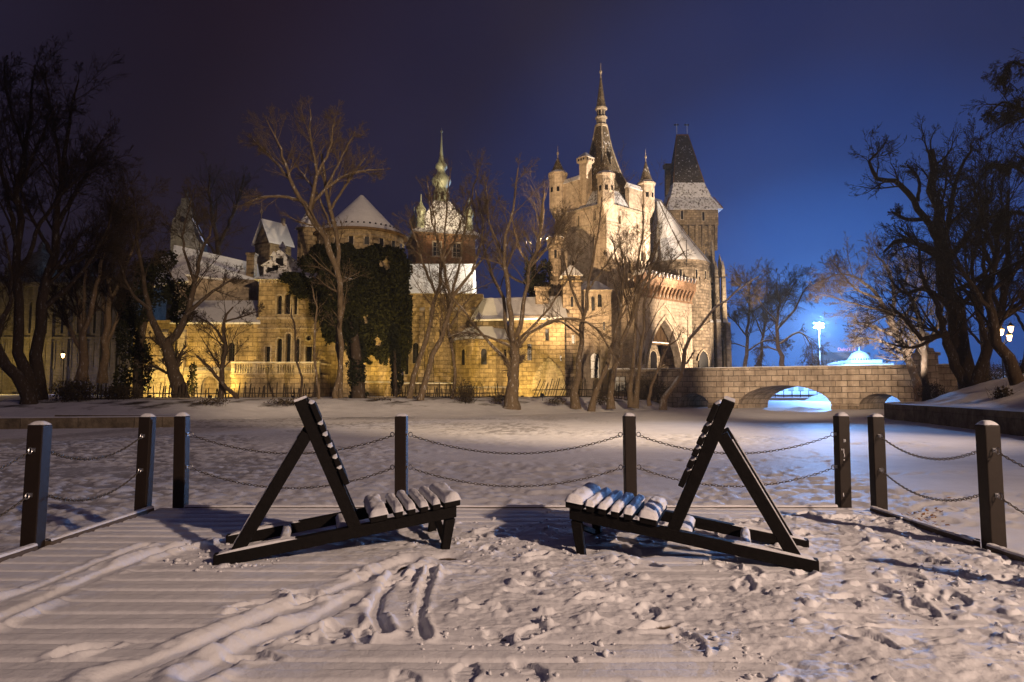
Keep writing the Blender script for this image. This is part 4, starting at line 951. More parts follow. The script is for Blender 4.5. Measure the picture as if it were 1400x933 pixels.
brush('small tuft on the bank beside the ivy wrapped trunk', 525, 553, 55, 16, 8, 260, 73)
brush('dry tuft on the bank below the hall', 290, 553, 48, 26, 7, 320, 74)
brush('dry tuft on the bank below the balcony', 390, 553, 50, 30, 7, 360, 75)
# ================================================================== THE CASTLE
def outline(u, z, w, h, kind):
    a = w/2
    if kind == 'rect': return [(u-a, z), (u+a, z), (u+a, z+h), (u-a, z+h)]
    if kind == 'round':
        zs = z+h-a
        return [(u-a, z), (u+a, z)]+[(u+a*math.cos(PI*k/8), zs+a*math.sin(PI*k/8)) for k in range(9)]
    if kind == 'disc': return [(u+a*math.cos(2*PI*k/14), z+a+a*math.sin(2*PI*k/14)) for k in range(14)]
    r = 1.15*w; hh = math.sqrt(r*r-(r-a)**2); zs = z+h-hh; top = math.acos((r-a)/r)
    right = [(u+a-r+r*math.cos(top*k/6), zs+r*math.sin(top*k/6)) for k in range(7)]
    return [(u-a, z), (u+a, z)]+right+[(2*u-p, q) for p, q in right[-2::-1]]
def wall(mb, A, B, z0, z1, holes=(), depth=0.3, peak=None):
    """vertical wall from A (left, seen from outside) to B with real openings; holes: (u, z, w, h, kind)"""
    A = Vector((A[0], A[1], 0)); B = Vector((B[0], B[1], 0)); d = (B-A); L = d.length; d.normalize(); inn = Vector((-d.y, d.x, 0))
    ring = [(0, z0), (L, z0), (L, z1)]+([(L*peak[0], peak[1])] if peak else [])+[(0, z1)]
    loops = [ring]+[outline(*h) for h in holes]
    flat = [q for l in loops for q in l]
    tri = tessellate_polygon([[Vector((q[0], q[1], 0)) for q in l] for l in loops])
    pt = lambda q, dd=0: A+d*q[0]+inn*dd+Vector((0, 0, q[1]))
    for t in tri:
        a, b_, c = (flat[i] for i in t)
        if (b_[0]-a[0])*(c[1]-a[1])-(b_[1]-a[1])*(c[0]-a[0]) < 0: b_, c = c, b_
        mb.face([pt(a), pt(b_), pt(c)], [a, b_, c])
    for l in loops[1:]:
        for i in range(len(l)):
            j = (i+1) % len(l); mb.face([pt(l[j]), pt(l[i]), pt(l[i], depth), pt(l[j], depth)])
def windows(parent, A, B, holes, depth=0.3, trim='trim', pane='dark', bars=True, name='window', fw=0.10, proud=0.05):
    A = Vector((A[0], A[1], 0)); B = Vector((B[0], B[1], 0)); d = (B-A).normalized(); inn = Vector((-d.y, d.x, 0))
    pt = lambda q, dd=0: A+d*q[0]+inn*dd+Vector((0, 0, q[1]))
    for h in holes:
        l = outline(*h); cu = h[0]; cz = h[1]+h[3]/2 if h[4] != 'disc' else h[1]+h[2]/2
        big = [(cu+(q[0]-cu)*(1+2*fw/h[2]), cz+(q[1]-cz)*(1+2*fw/max(h[3], .1))) for q in l]
        f = MB(); n = len(l)
        for i in range(n):
            j = (i+1) % n
            f.face([pt(big[i], -proud), pt(big[j], -proud), pt(l[j], -proud), pt(l[i], -proud)])
            f.face([pt(big[j], -proud), pt(big[i], -proud), pt(big[i], 0.0), pt(big[j], 0.0)])
            f.face([pt(l[i], -proud), pt(l[j], -proud), pt(l[j], 0.02), pt(l[i], 0.02)])
        w = f.build(name, M[trim], parent)
        p = MB(); tri = tessellate_polygon([[Vector((q[0], q[1], 0)) for q in l]])
        for t in tri:
            a, b_, c = (l[i] for i in t)
            if (b_[0]-a[0])*(c[1]-a[1])-(b_[1]-a[1])*(c[0]-a[0]) < 0: b_, c = c, b_
            p.face([pt(a, depth-.02), pt(b_, depth-.02), pt(c, depth-.02)])
        p.build('pane', M[pane], w)
        if bars and h[2] > 0.45:
            m = MB(); zt = h[1]+h[3]*0.97
            m.beam(pt((cu, h[1]), depth-.07), pt((cu, zt), depth-.07), 0.07, 0.07, up=tuple(inn))
            for q in (0.35, 0.68): m.beam(pt((cu-h[2]*.48, h[1]+h[3]*q), depth-.06), pt((cu+h[2]*.48, h[1]+h[3]*q), depth-.06), 0.05, 0.05, up=tuple(inn))
            m.build('mullion', M['trim' if h[2] > 0.9 else 'iron'], w)
class Bld:
    def __init__(s, name, label, cat, px, D, rz=0.0, group=None, z=GZ):
        p = P(px, 545, D); s.D = D; s.r = thing(name, label, cat, (p.x, D, z), rz, group); s.z0 = z; s.c, s.s = math.cos(rz), math.sin(rz); s.px = px
    def L(s, px, py, dd=0.0):
        q = P(px, py, s.D+dd); x, y = q.x-s.r.location.x, q.y-s.r.location.y
        return Vector((x*s.c+y*s.s, -x*s.s+y*s.c, q.z-s.z0))
    def x(s, px, py=470, dd=0.0): return s.L(px, py, dd).x
    def z(s, py, dd=0.0): return Z(py, s.D+dd)-s.z0
    def m(s, px): return px*s.D/FOC
    def hole(s, ax, px, y0, y1, w, kind, dd=0.0):
        return (s.x(px, (y0+y1)/2, dd)-ax, s.z(y1, dd), s.m(w), s.z(y0, dd)-s.z(y1, dd), kind)
def block(mb, x0, x1, y0, y1, z0, z1, holes=(), rholes=(), lholes=(), depth=0.3):
    wall(mb, (x0, y0), (x1, y0), z0, z1, holes, depth); wall(mb, (x1, y0), (x1, y1), z0, z1, rholes, depth)
    wall(mb, (x1, y1), (x0, y1), z0, z1); wall(mb, (x0, y1), (x0, y0), z0, z1, lholes, depth)
    mb.face([(x0, y0, z1), (x1, y0, z1), (x1, y1, z1), (x0, y1, z1)])
def dentils(mb, A, B, z, w, h, out, step):
    A = Vector((A[0], A[1], 0)); B = Vector((B[0], B[1], 0)); d = B-A; L = d.length; d.normalize(); n = Vector((d.y, -d.x, 0)); k = int(L/step)
    for i in range(k+1):
        c = A+d*(L*(i+.5)/(k+1))+n*(out/2)
        mb.beam(c+Vector((0, 0, z)), c+Vector((0, 0, z+h)), w, out, up=tuple(n))
def cornice(mb, x0, x1, y0, y1, z, h, out):
    mb.box(x0-out, x1+out, y0-out, y1+out, z, z+h)
def finial(mb, x, y, z0, h, r=0.05):
    mb.lathe([(r*1.6, z0-.1), (r, z0+h*.25), (r*2.6, z0+h*.36), (r*3.0, z0+h*.42), (r*2.4, z0+h*.48), (r*.8, z0+h*.55), (0.012, z0+h)], 8, (x, y))

# ---- keep with the great spire
KS = 9.0; KR = R(-48); KC = Vector((X(830, 84, 400), 84.0))
cx = KC.x-(KS/2*math.cos(KR)+KS/2*math.sin(KR)); cy = KC.y-(KS/2*math.sin(KR)-KS/2*math.cos(KR))
K = thing('castle_keep', 'tall pale square castle keep with corner turrets and one great needle spire', 'castle', (cx, cy, GZ), KR)
kz = lambda py, D=86: Z(py, D)-GZ
h2 = KS/2; zE = kz(279, 84.5)
b = MB()
LH = [(4.2, kz(306), .42, 1.5, 'rect'), (7.1, kz(303), .4, 1.3, 'rect'), (3.2, kz(372), .75, 1.9, 'round'), (6.8, kz(400), .6, 1.5, 'round')]
RH = [(2.6, kz(312), .42, 1.5, 'rect'), (6.2, kz(316), .42, 1.4, 'rect'), (1.8, kz(470), 1.3, 7.0, 'point'), (4.6, kz(372), 1.0, 2.0, 'round'), (7.4, kz(352), .8, 1.6, 'round')]
wall(b, (-h2, -h2), (h2, -h2), -1, zE, LH); wall(b, (h2, -h2), (h2, h2), -1, zE, RH); wall(b, (h2, h2), (-h2, h2), -1, zE); wall(b, (-h2, h2), (-h2, -h2), -1, zE)
b.face([(-h2, -h2, zE), (h2, -h2, zE), (h2, h2, zE), (-h2, h2, zE)])
b.build('wall', M['keep'], K)
windows(K, (-h2, -h2), (h2, -h2), LH); windows(K, (h2, -h2), (h2, h2), RH)
b = MB()
for py, o in ((308, .12), (283, .2)):
    z = kz(py, 85)
    for (x0, x1, y0, y1) in ((-h2-o, h2+o, -h2-o, -h2-.001), (h2+.001, h2+o, -h2-.001, h2+o), (-h2-o, -h2-.001, -h2-.001, h2+o)): b.box(x0, x1, y0, y1, z, z+.28)
b.build('string_course', M['trim'], K)
b = MB()
for i, ys in enumerate((290, 420)): pass
b.frus(0, 0, zE+.01, kz(262), KS*1.0, KS*1.0, KS*.72, KS*.72); b.frus(0, 0, kz(262)+.002, kz(246), KS*.72, KS*.72, 4.2, 4.2)
b.build('roof_skirt', M['tileM'], K)
b = MB(); pr = [(262, 6.2), (247, 5.0), (232, 3.8), (214, 2.85), (196, 2.05), (178, 1.5), (164, 1.12)]
for (a, wa), (c, wc) in zip(pr[:-1], pr[1:]): b.frus(0, 0, kz(a, 88), kz(c, 88), wa, wa, wc, wc)
rf = b.build('roof', M['tile'], K)
b = MB()
for sx in (-1, 1):
    for sy in (-1, 1):
        for (a, wa), (c, wc) in zip(pr[:-1], pr[1:]): b.beam((sx*wa/2, sy*wa/2, kz(a, 88)), (sx*wc/2, sy*wc/2, kz(c, 88)), .16, .16)
b.build('hip_ridge', M['trim'], rf)
for ang in (0, 1, 2, 3): # small dormers on the steep roof
    b = MB(); a = ang*PI/2; r = 1.55; c, s = math.cos(a), math.sin(a); z = kz(222, 88)
    b.frus(r*c, r*s, z, z+.9, .55, .55, .5, .5); b.frus(r*c, r*s, z+.9, z+1.9, .7, .7, .03, .03); b.build('dormer', M['tile'], rf)
b = MB(); z0, z1 = kz(164, 88), kz(138, 88); H = z1-z0
b.lathe([(.80, z0-.2), (.88, z0), (.88, z0+.18), (.66, z0+.22), (.66, z0+H*.38), (.82, z0+H*.42), (.82, z0+H*.5), (.60, z0+H*.52), (.60, z0+H*.86), (.82, z0+H*.9), (.82, z1), (.3, z1+.02)], 8)
lan = b.build('lantern', M['trim'], K)
for i in range(8):
    b = MB(); a = PI/8+i*PI/4; r = .60*math.cos(PI/8)+.012; c, s = math.cos(a), math.sin(a)
    b.beam((r*c, r*s, z0+H*.55), (r*c, r*s, z0+H*.82), .24, .03, up=(c, s, 0)); b.build('opening', M['dark'], lan)
b = MB(); zt = kz(95, 88); b.lathe([(.72, z1+.02), (.58, z1+.6), (.42, z1+(zt-z1)*.4), (.09, zt)], 8); b.build('spire', M['tile'], K)
b = MB(); finial(b, 0, 0, zt-.1, kz(74, 88)-zt, .07); b.build('finial', M['trim'], K)
for nm, (tx, ty), (p0, p1, pt, pf), D, rr in (('a', (-h2, -h2), (284, 238, 212, 195), 89.6, 1.25), ('b', (h2, -h2), (279, 241, 205, 190), 84, 1.12), ('c', (h2, h2), (290, 257, 224, 207), 91, 1.12), ('d', (-h2, h2), (290, 257, 224, 207), 96, 1.1)):
    t = MB(); ox, oy = tx*.93, ty*.93; za, zb = kz(p0, D), kz(p1, D)
    t.lathe([(.25, za-1.6), (rr*.6, za-.9), (rr, za), (rr, zb), (rr+.16, zb+.04), (rr+.16, zb+.28), (rr*.8, zb+.36)], 8, (ox, oy), PI/8, 2*PI+PI/8)
    tu = t.build('turret', M['keep'], K)
    t = MB(); zc = kz(pt, D); t.lathe([(rr+.14, zb+.28), (rr*.86, zb+.55), (rr*.84, zb+.6)], 8, (ox, oy), PI/8, 2*PI+PI/8); t.build('snow', M['snow'], tu)
    t = MB(); t.lathe([(rr*.86, zb+.5), (rr*.62, zb+(zc-zb)*.35), (.05, zc)], 8, (ox, oy), PI/8, 2*PI+PI/8); t.build('turret_roof', M['tile'], tu)
    t = MB(); finial(t, ox, oy, zc-.15, kz(pf, D)-zc+.1, .05); t.build('finial', M['trim'], tu)
    for a in (-PI/4*3, -PI/2, -PI/4, 0, PI, PI/4):
        t = MB(); c, s = math.cos(a), math.sin(a); r = rr*math.cos(PI/8)+.01; zz = za+(zb-za)*.55
        t.beam((ox+r*c, oy+r*s, zz-.32), (ox+r*c, oy+r*s, zz+.32), .38, .03, up=(c, s, 0))
        t.build('opening', M['dark'], tu)
# snow topped parapet walls between the turrets
b = MB(); zp = kz(262, 89)
b.box(-h2+.9, -h2+4.2, -h2+.15, -h2+.8, zE, kz(250, 89)); pp = b.build('parapet', M['keep'], K)
b = MB(); b.gable(-h2+.85, -h2+4.25, -h2+.05, -h2+.9, kz(250, 89)+.003, kz(243, 89)); b.build('snow', M['snow'], pp); b = MB(); b.box(h2-.8, h2-.15, h2-4.2, h2-.8, zE, kz(264, 90)); pp = b.build('parapet', M['keep'], K); b = MB(); b.gable(h2-.9, h2-.05, h2-4.25, h2-.75, kz(264, 90)+.003, kz(257, 90), 'y'); b.build('snow', M['snow'], pp)
b = MB(); ox, oy = .2, -h2+1.0; z0, z1 = zE-.1, kz(222, 87)
b.frus(ox, oy, z0, z1, 1.25, 1.25, 1.15, 1.15); b.frus(ox, oy, z1, z1+.25, 1.2, 1.2, 1.65, 1.65); b.frus(ox, oy, z1+.25, kz(214, 87), 1.65, 1.65, 1.65, 1.65); ch = b.build('chimney', M['keep'], K)
for s in (-.45, 0, .45):
    b = MB(); b.box(ox+s-.11, ox+s+.11, oy-.835, oy-.815, z1+.35, z1+.62); b.build('opening', M['dark'], ch); b = MB(); b.box(ox+.815, ox+.835, oy+s-.11, oy+s+.11, z1+.35, z1+.62); b.build('opening', M['dark'], ch)
b = MB(); b.frus(ox, oy, kz(214, 87)+.003, kz(206, 87), 1.75, 1.75, .3, .3); b.build('snow', M['snow'], ch)

# ---- gatehouse with the pointed arch (parallel to the keep's lit face)
GD = Vector((-math.sin(KR), math.cos(KR)))          # direction of the gate wall, left to right
G0 = Vector((X(893, 84, 450), 84.0)); gl, gr = -3.3, 8.5
ga = G0+GD*gl
G = thing('gatehouse', 'castle gatehouse with a big pointed arch under a red machicolated gallery', 'gatehouse', (ga.x, ga.y, GZ), math.atan2(GD.y, GD.x))
gz = lambda py, D=86: Z(py, D)-GZ
GL = gr-gl; zb, zt = gz(505, 82), 13.15
arch = [((-1.37+6.28)/2-gl, zb, 7.4, gz(437, 85)-zb, 'point')]; nich = [(1.0, zb+.6, .9, 3.2, 'round')]
b = MB(); wall(b, (0, 0), (GL, 0), -1, zt, arch+nich, 1.1); wall(b, (GL, 0), (GL, 4.1), -1, zt); wall(b, (GL, 4.1), (0, 4.1), -1, zt); wall(b, (0, 4.1), (0, 0), -1, zt)
b.face([(0, 0, zt), (GL, 0, zt), (GL, 4.1, zt), (0, 4.1, zt)]); b.build('wall', M['gate'], G)
windows(G, (0, 0), (GL, 0), nich, 1.1)
b = MB(); l0 = outline(*arch[0]); u0, zz0, w0, hh0, _ = arch[0]
for o, pr_ in ((0.55, .16), (1.9, .10)):
    big = outline(u0, zz0, w0+2*o, hh0+o*1.15, 'point'); sm = outline(u0, zz0, w0+2*o-.55, hh0+o*1.15-.32, 'point')
    for i in range(1, len(big)-0):
        j = (i+1) % len(big)
        if j == 0: continue
        b.face([(big[j][0], -pr_, big[j][1]), (big[i][0], -pr_, big[i][1]), (sm[i][0], -pr_, sm[i][1]), (sm[j][0], -pr_, sm[j][1])])
        b.face([(big[i][0], -pr_, big[i][1]), (big[j][0], -pr_, big[j][1]), (big[j][0], 0, big[j][1]), (big[i][0], 0, big[i][1])])
        b.face([(sm[j][0], -pr_, sm[j][1]), (sm[i][0], -pr_, sm[i][1]), (sm[i][0], 0, sm[i][1]), (sm[j][0], 0, sm[j][1])])
    for k in (0, ):
        for p, q in ((big[-1], sm[-1]), (big[0], sm[0])): pass
b.build('arch_moulding', M['trim'], G)
# inside the passage: inner wall, portcullis beam, timber door leaves
b = MB(); b.box(.6, GL-.3, 3.4, 3.6, zb-.2, zt-.4); b.box(u0-w0/2-.3, u0-w0/2-.02, 1.12, 3.38, zb, zt-1); b.box(u0+w0/2+.02, u0+w0/2+.3, 1.12, 3.38, zb, zt-1); ps = b.build('passage', M['rough'], G)
b = MB()
zq = zb+(hh0)*.55
for i in range(26):
    x = u0-w0/2+.15+(w0-.3)*i/25; ztop = zb+hh0*(.97-.75*abs((x-u0)/(w0/2))**2.2)
    if ztop > zq: b.box(x-.05, x+.05, 1.3, 1.42, zq, ztop)
b.build('grille', M['wood'], G)
b = MB(); b.box(u0-w0/2+.05, u0+w0/2-.05, 1.2, 1.5, zq-.22, zq); bm_ = b.build('beam', M['wood'], G)
b = MB(); b.box(u0-w0/2+.05, u0+w0/2-.05, 1.16, 1.5, zq+.003, zq+.12); b.build('snow', M['snow'], bm_)
b = MB(); b.hexa([(u0-w0/2+.3, 2.6, zb), (u0-.9, 3.2, zb), (u0-.9, 3.3, zb), (u0-w0/2+.3, 2.75, zb), (u0-w0/2+.3, 2.6, zq-.6), (u0-.9, 3.2, zq-.6), (u0-.9, 3.3, zq-.6), (u0-w0/2+.3, 2.75, zq-.6)]); b.build('door_leaf', M['wood'], G)
windows(G, (u0+1.0, 3.38), (u0+3.2, 3.38), [(1.1, zb+.05, 1.5, 2.6, 'round')], .02, 'trim', 'dark', False, 'door')
# gallery
b = MB(); z1, z2 = zt+.02, zt+1.55; x0 = .3
b.box(x0, GL-.02, -.75, .5, zt+.55, z2)
n = 15
for i in range(n):
    x = x0+.3+(GL-x0-.6)*i/(n-1)
    b.hexa([(x-.17, -.05, zt-.75), (x+.17, -.05, zt-.75), (x+.17, .1, zt-.75), (x-.17, .1, zt-.75), (x-.17, -.74, zt+.545), (x+.17, -.74, zt+.545), (x+.17, .1, zt+.545), (x-.17, .1, zt+.545)])
b.box(x0-.1, GL+.05, -.12, -.003, zt-1.0, zt-.8)
g = b.build('gallery', M['redtile'], G)
b = MB()
for i in range(n):
    x = x0+.3+(GL-x0-.6)*i/(n-1)
    b.gable(x-.30, x+.22, -.95, .6, z2+.003, z2+.55, 'y')
mg = b.build('merlon', M['redtile'], g)
b = MB()
for i in range(n):
    x = x0+.3+(GL-x0-.6)*i/(n-1)
    b.slab([(x-.34, -1.0, z2+.02), (x-.03, -1.0, z2+.62), (x-.03, .62, z2+.62), (x-.34, .62, z2+.02)], -.07)
b.build('snow', M['snow'], g)

# ---- round tower and its big skewed roof
T = Bld('round_tower', 'round stone tower with a steep snowy cone roof right of the gate', 'tower', 931, 94.5)
rr = T.m(40); zt = T.z(365); zc = T.z(392); zd = T.z(424)
b = MB(); lx = T.x(952, 470)-T.x(931, 470)
b.lathe([(2.15, -1, lx), (2.05, zd, lx), (rr*.98, zc, .2), (rr*.98, zc+.5), (rr*.98, zt), (rr+.15, zt+.02), (rr+.15, zt+.28), (rr*.7, zt+.3)], 28)
b.build('wall', M['rough'], T.r)
b = MB(); ax, ay, az = T.L(900, 276, 0)
n = 16; base = [(rr*1.08*math.cos(2*PI*i/n), rr*1.08*math.sin(2*PI*i/n), zt+.25) for i in range(n)]; mid = [(p[0]*.565+ax*.48, p[1]*.54+ay*.48, zt+(az-zt)*.48) for p in base]; top = [(ax+p[0]*.10, ay+p[1]*.06, az) for p in base]
for i in range(n):
    j = (i+1) % n; b.face([base[i], base[j], mid[j], mid[i]]); b.face([mid[i], mid[j], top[j], top[i]])
b.face(top); rf = b.build('roof', M['roofS'], T.r)
b = MB()
for i in range(0, n, 2):
    b.beam(base[i], mid[i], .10, .10); b.beam(mid[i], top[i], .10, .10)
b.build('hip_ridge', M['tile'], rf)
b = MB(); q = T.L(939, 364, -4.3); b.lathe([(.06, q.z), (.05, q.z+3.3), (.02, q.z+3.6)], 6, (q.x, q.y)); b.build('rod', M['iron'], T.r)
b = MB()
for i in range(15):
    a = PI*1.02+i*PI/14*1.0; c, s = math.cos(a), math.sin(a)
    b.hexa([(lx*.75+2.3*c-.16*s, 2.3*s+.16*c, zd+.4), (lx*.75+2.3*c+.16*s, 2.3*s-.16*c, zd+.4), (lx*.5+2.0*c+.16*s, 2.0*s-.16*c, zd+.4), (lx*.5+2.0*c-.16*s, 2.0*s+.16*c, zd+.4),
            (rr*1.06*c-.16*s, rr*1.06*s+.16*c, zc+.55), (rr*1.06*c+.16*s, rr*1.06*s-.16*c, zc+.55), (rr*.9*c+.16*s, rr*.9*s-.16*c, zc+.55), (rr*.9*c-.16*s, rr*.9*s+.16*c, zc+.55)])
b.build('corbel', M['rough'], T.r)
for a in (-2.3, -1.75, -1.2, -.75, -.35):
    c, s = math.cos(a), math.sin(a); b = MB(); r = rr*.98
    b.beam((r*c, r*s, T.z(390)), (r*c, r*s, T.z(374)), .55, .16, up=(c, s, 0)); w = b.build('window', M['trim'], T.r)
    b = MB(); b.beam((r*c+.085*c, r*s+.085*s, T.z(388.5)), (r*c+.085*c, r*s+.085*s, T.z(375.5)), .30, .02, up=(c, s, 0)); b.build('pane', M['dark'], w)
a = -1.35; c, s = math.cos(a), math.sin(a); r = 2.08
b = MB(); o = outline(0, T.z(506), 1.3, T.z(481)-T.z(506), 'point'); e = Vector((-s, c, 0))
b.face([Vector((lx+r*c, r*s, 0))+e*p+Vector((c*.12, s*.12, q)) for p, q in o]); d_ = b.build('door', M['dark'], T.r)
b = MB(); o2 = outline(0, T.z(506), 1.75, T.z(479)-T.z(506), 'point')
for i in range(1, len(o)-1):
    f = lambda p, k: Vector((lx+r*c, r*s, 0))+e*p[0]+Vector((c*k, s*k, p[1]))
    b.face([f(o2[i], .22), f(o2[i+1], .22), f(o[i+1], .22), f(o[i], .22)]); b.face([f(o[i], .22), f(o[i+1], .22), f(o[i+1], 0), f(o[i], 0)]); b.face([f(o2[i+1], .22), f(o2[i], .22), f(o2[i], 0), f(o2[i+1], 0)])
b.build('door_frame', M['trim'], d_)

# ---- wing roof between keep and round tower
W = Bld('castle_wing', 'steep white snow covered wing roof between the keep and the round tower', 'castle wing', 905, 95)
b = MB(); b.box(W.x(868), W.x(925), 0.5, 9, -1, W.z(352)); b.build('wall', M['gate'], W.r)
b = MB(); a = W.L(872, 352, 0.3); c = W.L(928, 356, 0.3); e = W.L(886, 268, 5); f = W.L(905, 274, 5)
b.face([a, c, f, e]); b.face([a+Vector((0, 10, 0)), a, e]); b.face([c, c+Vector((0, 10, 0)), f]); b.face([c+Vector((0, 10, 0)), a+Vector((0, 10, 0)), e, f]); b.face([a, a+Vector((0, 10, 0)), c+Vector((0, 10, 0)), c]); rf = b.build('roof', M['roofS'], W.r)
for px, py in ((893, 300), (905, 312), (899, 330)):
    b = MB(); q = W.L(px, py, 2.6); b.frus(q.x, q.y, q.z-.6, q.z+.3, .8, 1.2, .8, 1.2); b.gable(q.x-.55, q.x+.55, q.y-.7, q.y+1, q.z+.3, q.z+.9, 'y'); dm = b.build('dormer', M['tile'], rf)
    b = MB(); b.box(q.x-.25, q.x+.25, q.y-.62, q.y-.605, q.z-.35, q.z+.2); b.build('pane', M['dark'], dm)

# ---- chapel with stepped buttresses
C_ = Bld('chapel', 'gothic chapel corner with stepped buttresses and pinnacles beside the bridge', 'chapel', 980, 97)
b = MB(); zA, zB, zC2 = C_.z(442), C_.z(378), C_.z(348); x0, x1 = C_.x(958), C_.x(993)
H1 = [C_.hole(x0, 975, 462, 505, 9, 'point'), C_.hole(x0, 986, 462, 505, 7, 'point')]; H2 = [C_.hole(x0+.2, 975, 395, 430, 8, 'point'), C_.hole(x0+.2, 975, 384, 390, 5, 'disc')]
wall(b, (x0, 0), (x1, 0), -1, zA, H1); wall(b, (x1, 0), (x1, 8), -1, zA); wall(b, (x0, 8), (x0, 0), -1, zA); wall(b, (x0+.2, .6), (x1-.5, .6), zA, zB, H2); wall(b, (x1-.5, .6), (x1-.5, 8), zA, zB); b.face([(x0, 0, zA), (x1, 0, zA), (x1, 8, zA), (x0, 8, zA)])
b.box(x0+.3, x1-1.2, 1.2, 8, zB+.01, zC2); b.build('wall', M['rback'], C_.r)
windows(C_.r, (x0, 0), (x1, 0), H1); windows(C_.r, (x0+.2, .6), (x1-.5, .6), H2, name='window')
for px in (970, 981, 994):
    b = MB(); x = C_.x(px); b.hexa([(x-.35, -1.0, -1), (x+.35, -1.0, -1), (x+.35, .1, -1), (x-.35, .1, -1), (x-.32, -.8, zA), (x+.32, -.8, zA), (x+.32, .1, zA), (x-.32, .1, zA)])
    x -= .35 if px > 990 else 0
    b.frus(x, -.05, zA+.01, zB-.3, .6, 1.0, .5, .7); b.frus(x, 0, zB-.3, zB+.8, .5, .5, .45, .45); b.frus(x, 0, zB+.8, zB+2.3, .55, .55, .05, .05); bt = b.build('buttress', M['trim'], C_.r)
    s = MB(); s.hexa([(x-.34, -.95, zA+.02), (x+.34, -.95, zA+.02), (x+.34, -.52, zA+.02), (x-.34, -.52, zA+.02), (x-.3, -.62, zA+.45), (x+.3, -.62, zA+.45), (x+.3, -.53, zA+.5), (x-.3, -.53, zA+.5)]); s.build('snow', M['snow'], bt)
for px, ya in ((966, 352), (974, 340), (984, 360), (988, 372)):
    b = MB(); q = C_.L(px, ya, 1); b.frus(q.x, q.y, C_.z(378), q.z, .45, .45, .4, .4); b.frus(q.x, q.y, q.z, q.z+1.3, .5, .5, .04, .04); b.build('pinnacle', M['trim'], C_.r)

# ---- tall rear tower
Q = Bld('rear_tower', 'tall dark stone tower behind with a flared steep roof and two vanes', 'tower', 953, 112)
w = Q.m(69); zt = Q.z(287); zk = Q.z(308); zl = Q.z(342); zm = Q.z(334)
b = MB(); hl = [(-w/2+w/2+Q.m(-15)+w/2-w/2, 0, 0, 0, 'rect')]
HS = [(w*.27, Q.z(300), .4, 1.5, 'rect'), (w*.70, Q.z(302), .4, 1.5, 'rect')]
block(b, -w/2, w/2, 0, w, zk, zt, HS, (), [(w*.5, Q.z(302), .4, 1.5, 'rect')])
b.box(-w/2+.55, w/2-.55, .55, w-.55, -1, zk-.01); b.build('wall', M['rback'], Q.r); windows(Q.r, (-w/2, 0), (w/2, 0), HS)
b = MB()
for i in range(8):
    x = -w/2+.35+(w-.7)*i/7
    b.hexa([(x-.22, .42, zl), (x+.22, .42, zl), (x+.22, .56, zl), (x-.22, .56, zl), (x-.22, -.02, zk-.012), (x+.22, -.02, zk-.012), (x+.22, .56, zk-.012), (x-.22, .56, zk-.012)])
    b.hexa([(-w/2+.42, w-x-w/2-.22, zl), (-w/2+.56, w-x-w/2-.22, zl), (-w/2+.56, w-x-w/2+.22, zl), (-w/2+.42, w-x-w/2+.22, zl), (-w/2-.02, w-x-w/2-.22, zk-.012), (-w/2+.56, w-x-w/2-.22, zk-.012), (-w/2+.56, w-x-w/2+.22, zk-.012), (-w/2-.02, w-x-w/2+.22, zk-.012)])
b.build('corbel', M['rback'], Q.r)
b = MB(); z1 = Q.z(251, 2); z2 = Q.z(185, 4); we = w+1.3
b.frus(0, w/2, zt+.01, zt+(z1-zt)*.45, we, we, w*.84, w*.84, -.1); b.frus(-.1, w/2, zt+(z1-zt)*.45, z1, w*.84, w*.84, w*.63, w*.63, -.15); rs = b.build('roof_skirt', M['tileM'], Q.r)
b = MB(); b.frus(-.25, w/2, z1+.002, z2, w*.63, w*.63, 2.0, .4, -.35); rf = b.build('roof', M['tileD'], Q.r)
b = MB(); A = [(-.25-w*.315, w/2-w*.315, z1), (-.25+w*.315, w/2-w*.315, z1)]; tp = [(-.6-1.0, w/2-.2, z2), (-.6+1.0, w/2-.2, z2)]
for p, q in zip(A, tp): b.beam(p, q, .14, .14)
E = [(-we/2, w/2-we/2, zt), (we/2, w/2-we/2, zt)]
for p, q in zip(E, A): b.beam((p[0]*1.0, p[1], p[2]+.05), (p[0]*.5+q[0]*.5-.02*0, p[1]*.47+q[1]*.53, zt+(z1-zt)*.45+.03), .14, .14)
b.beam(tp[0], tp[1], .2, .2); b.build('hip_ridge', M['brick'], rf)
for s in (-1, 1):
    b = MB(); x = -.6+s*.9; b.lathe([(.10, z2), (.05, z2+.3), (.04, z2+1.6), (.03, z2+2.1)], 6, (x, w/2)); v = b.build('finial', M['frost'], Q.r)
    b = MB(); b.box(x-.5, x+.35, w/2-.02, w/2+.02, z2+1.75, z2+2.0); b.build('vane', M['iron'], v)
b = MB(); q = Q.L(913, 240, 5); b.frus(q.x, q.y, Q.z(268, 5), q.z+1.2, 1.0, 1.0, .9, .9); b.frus(q.x, q.y, q.z+1.2, q.z+1.9, 1.35, 1.35, 1.35, 1.35); b.build('chimney', M['rback'], Q.r)

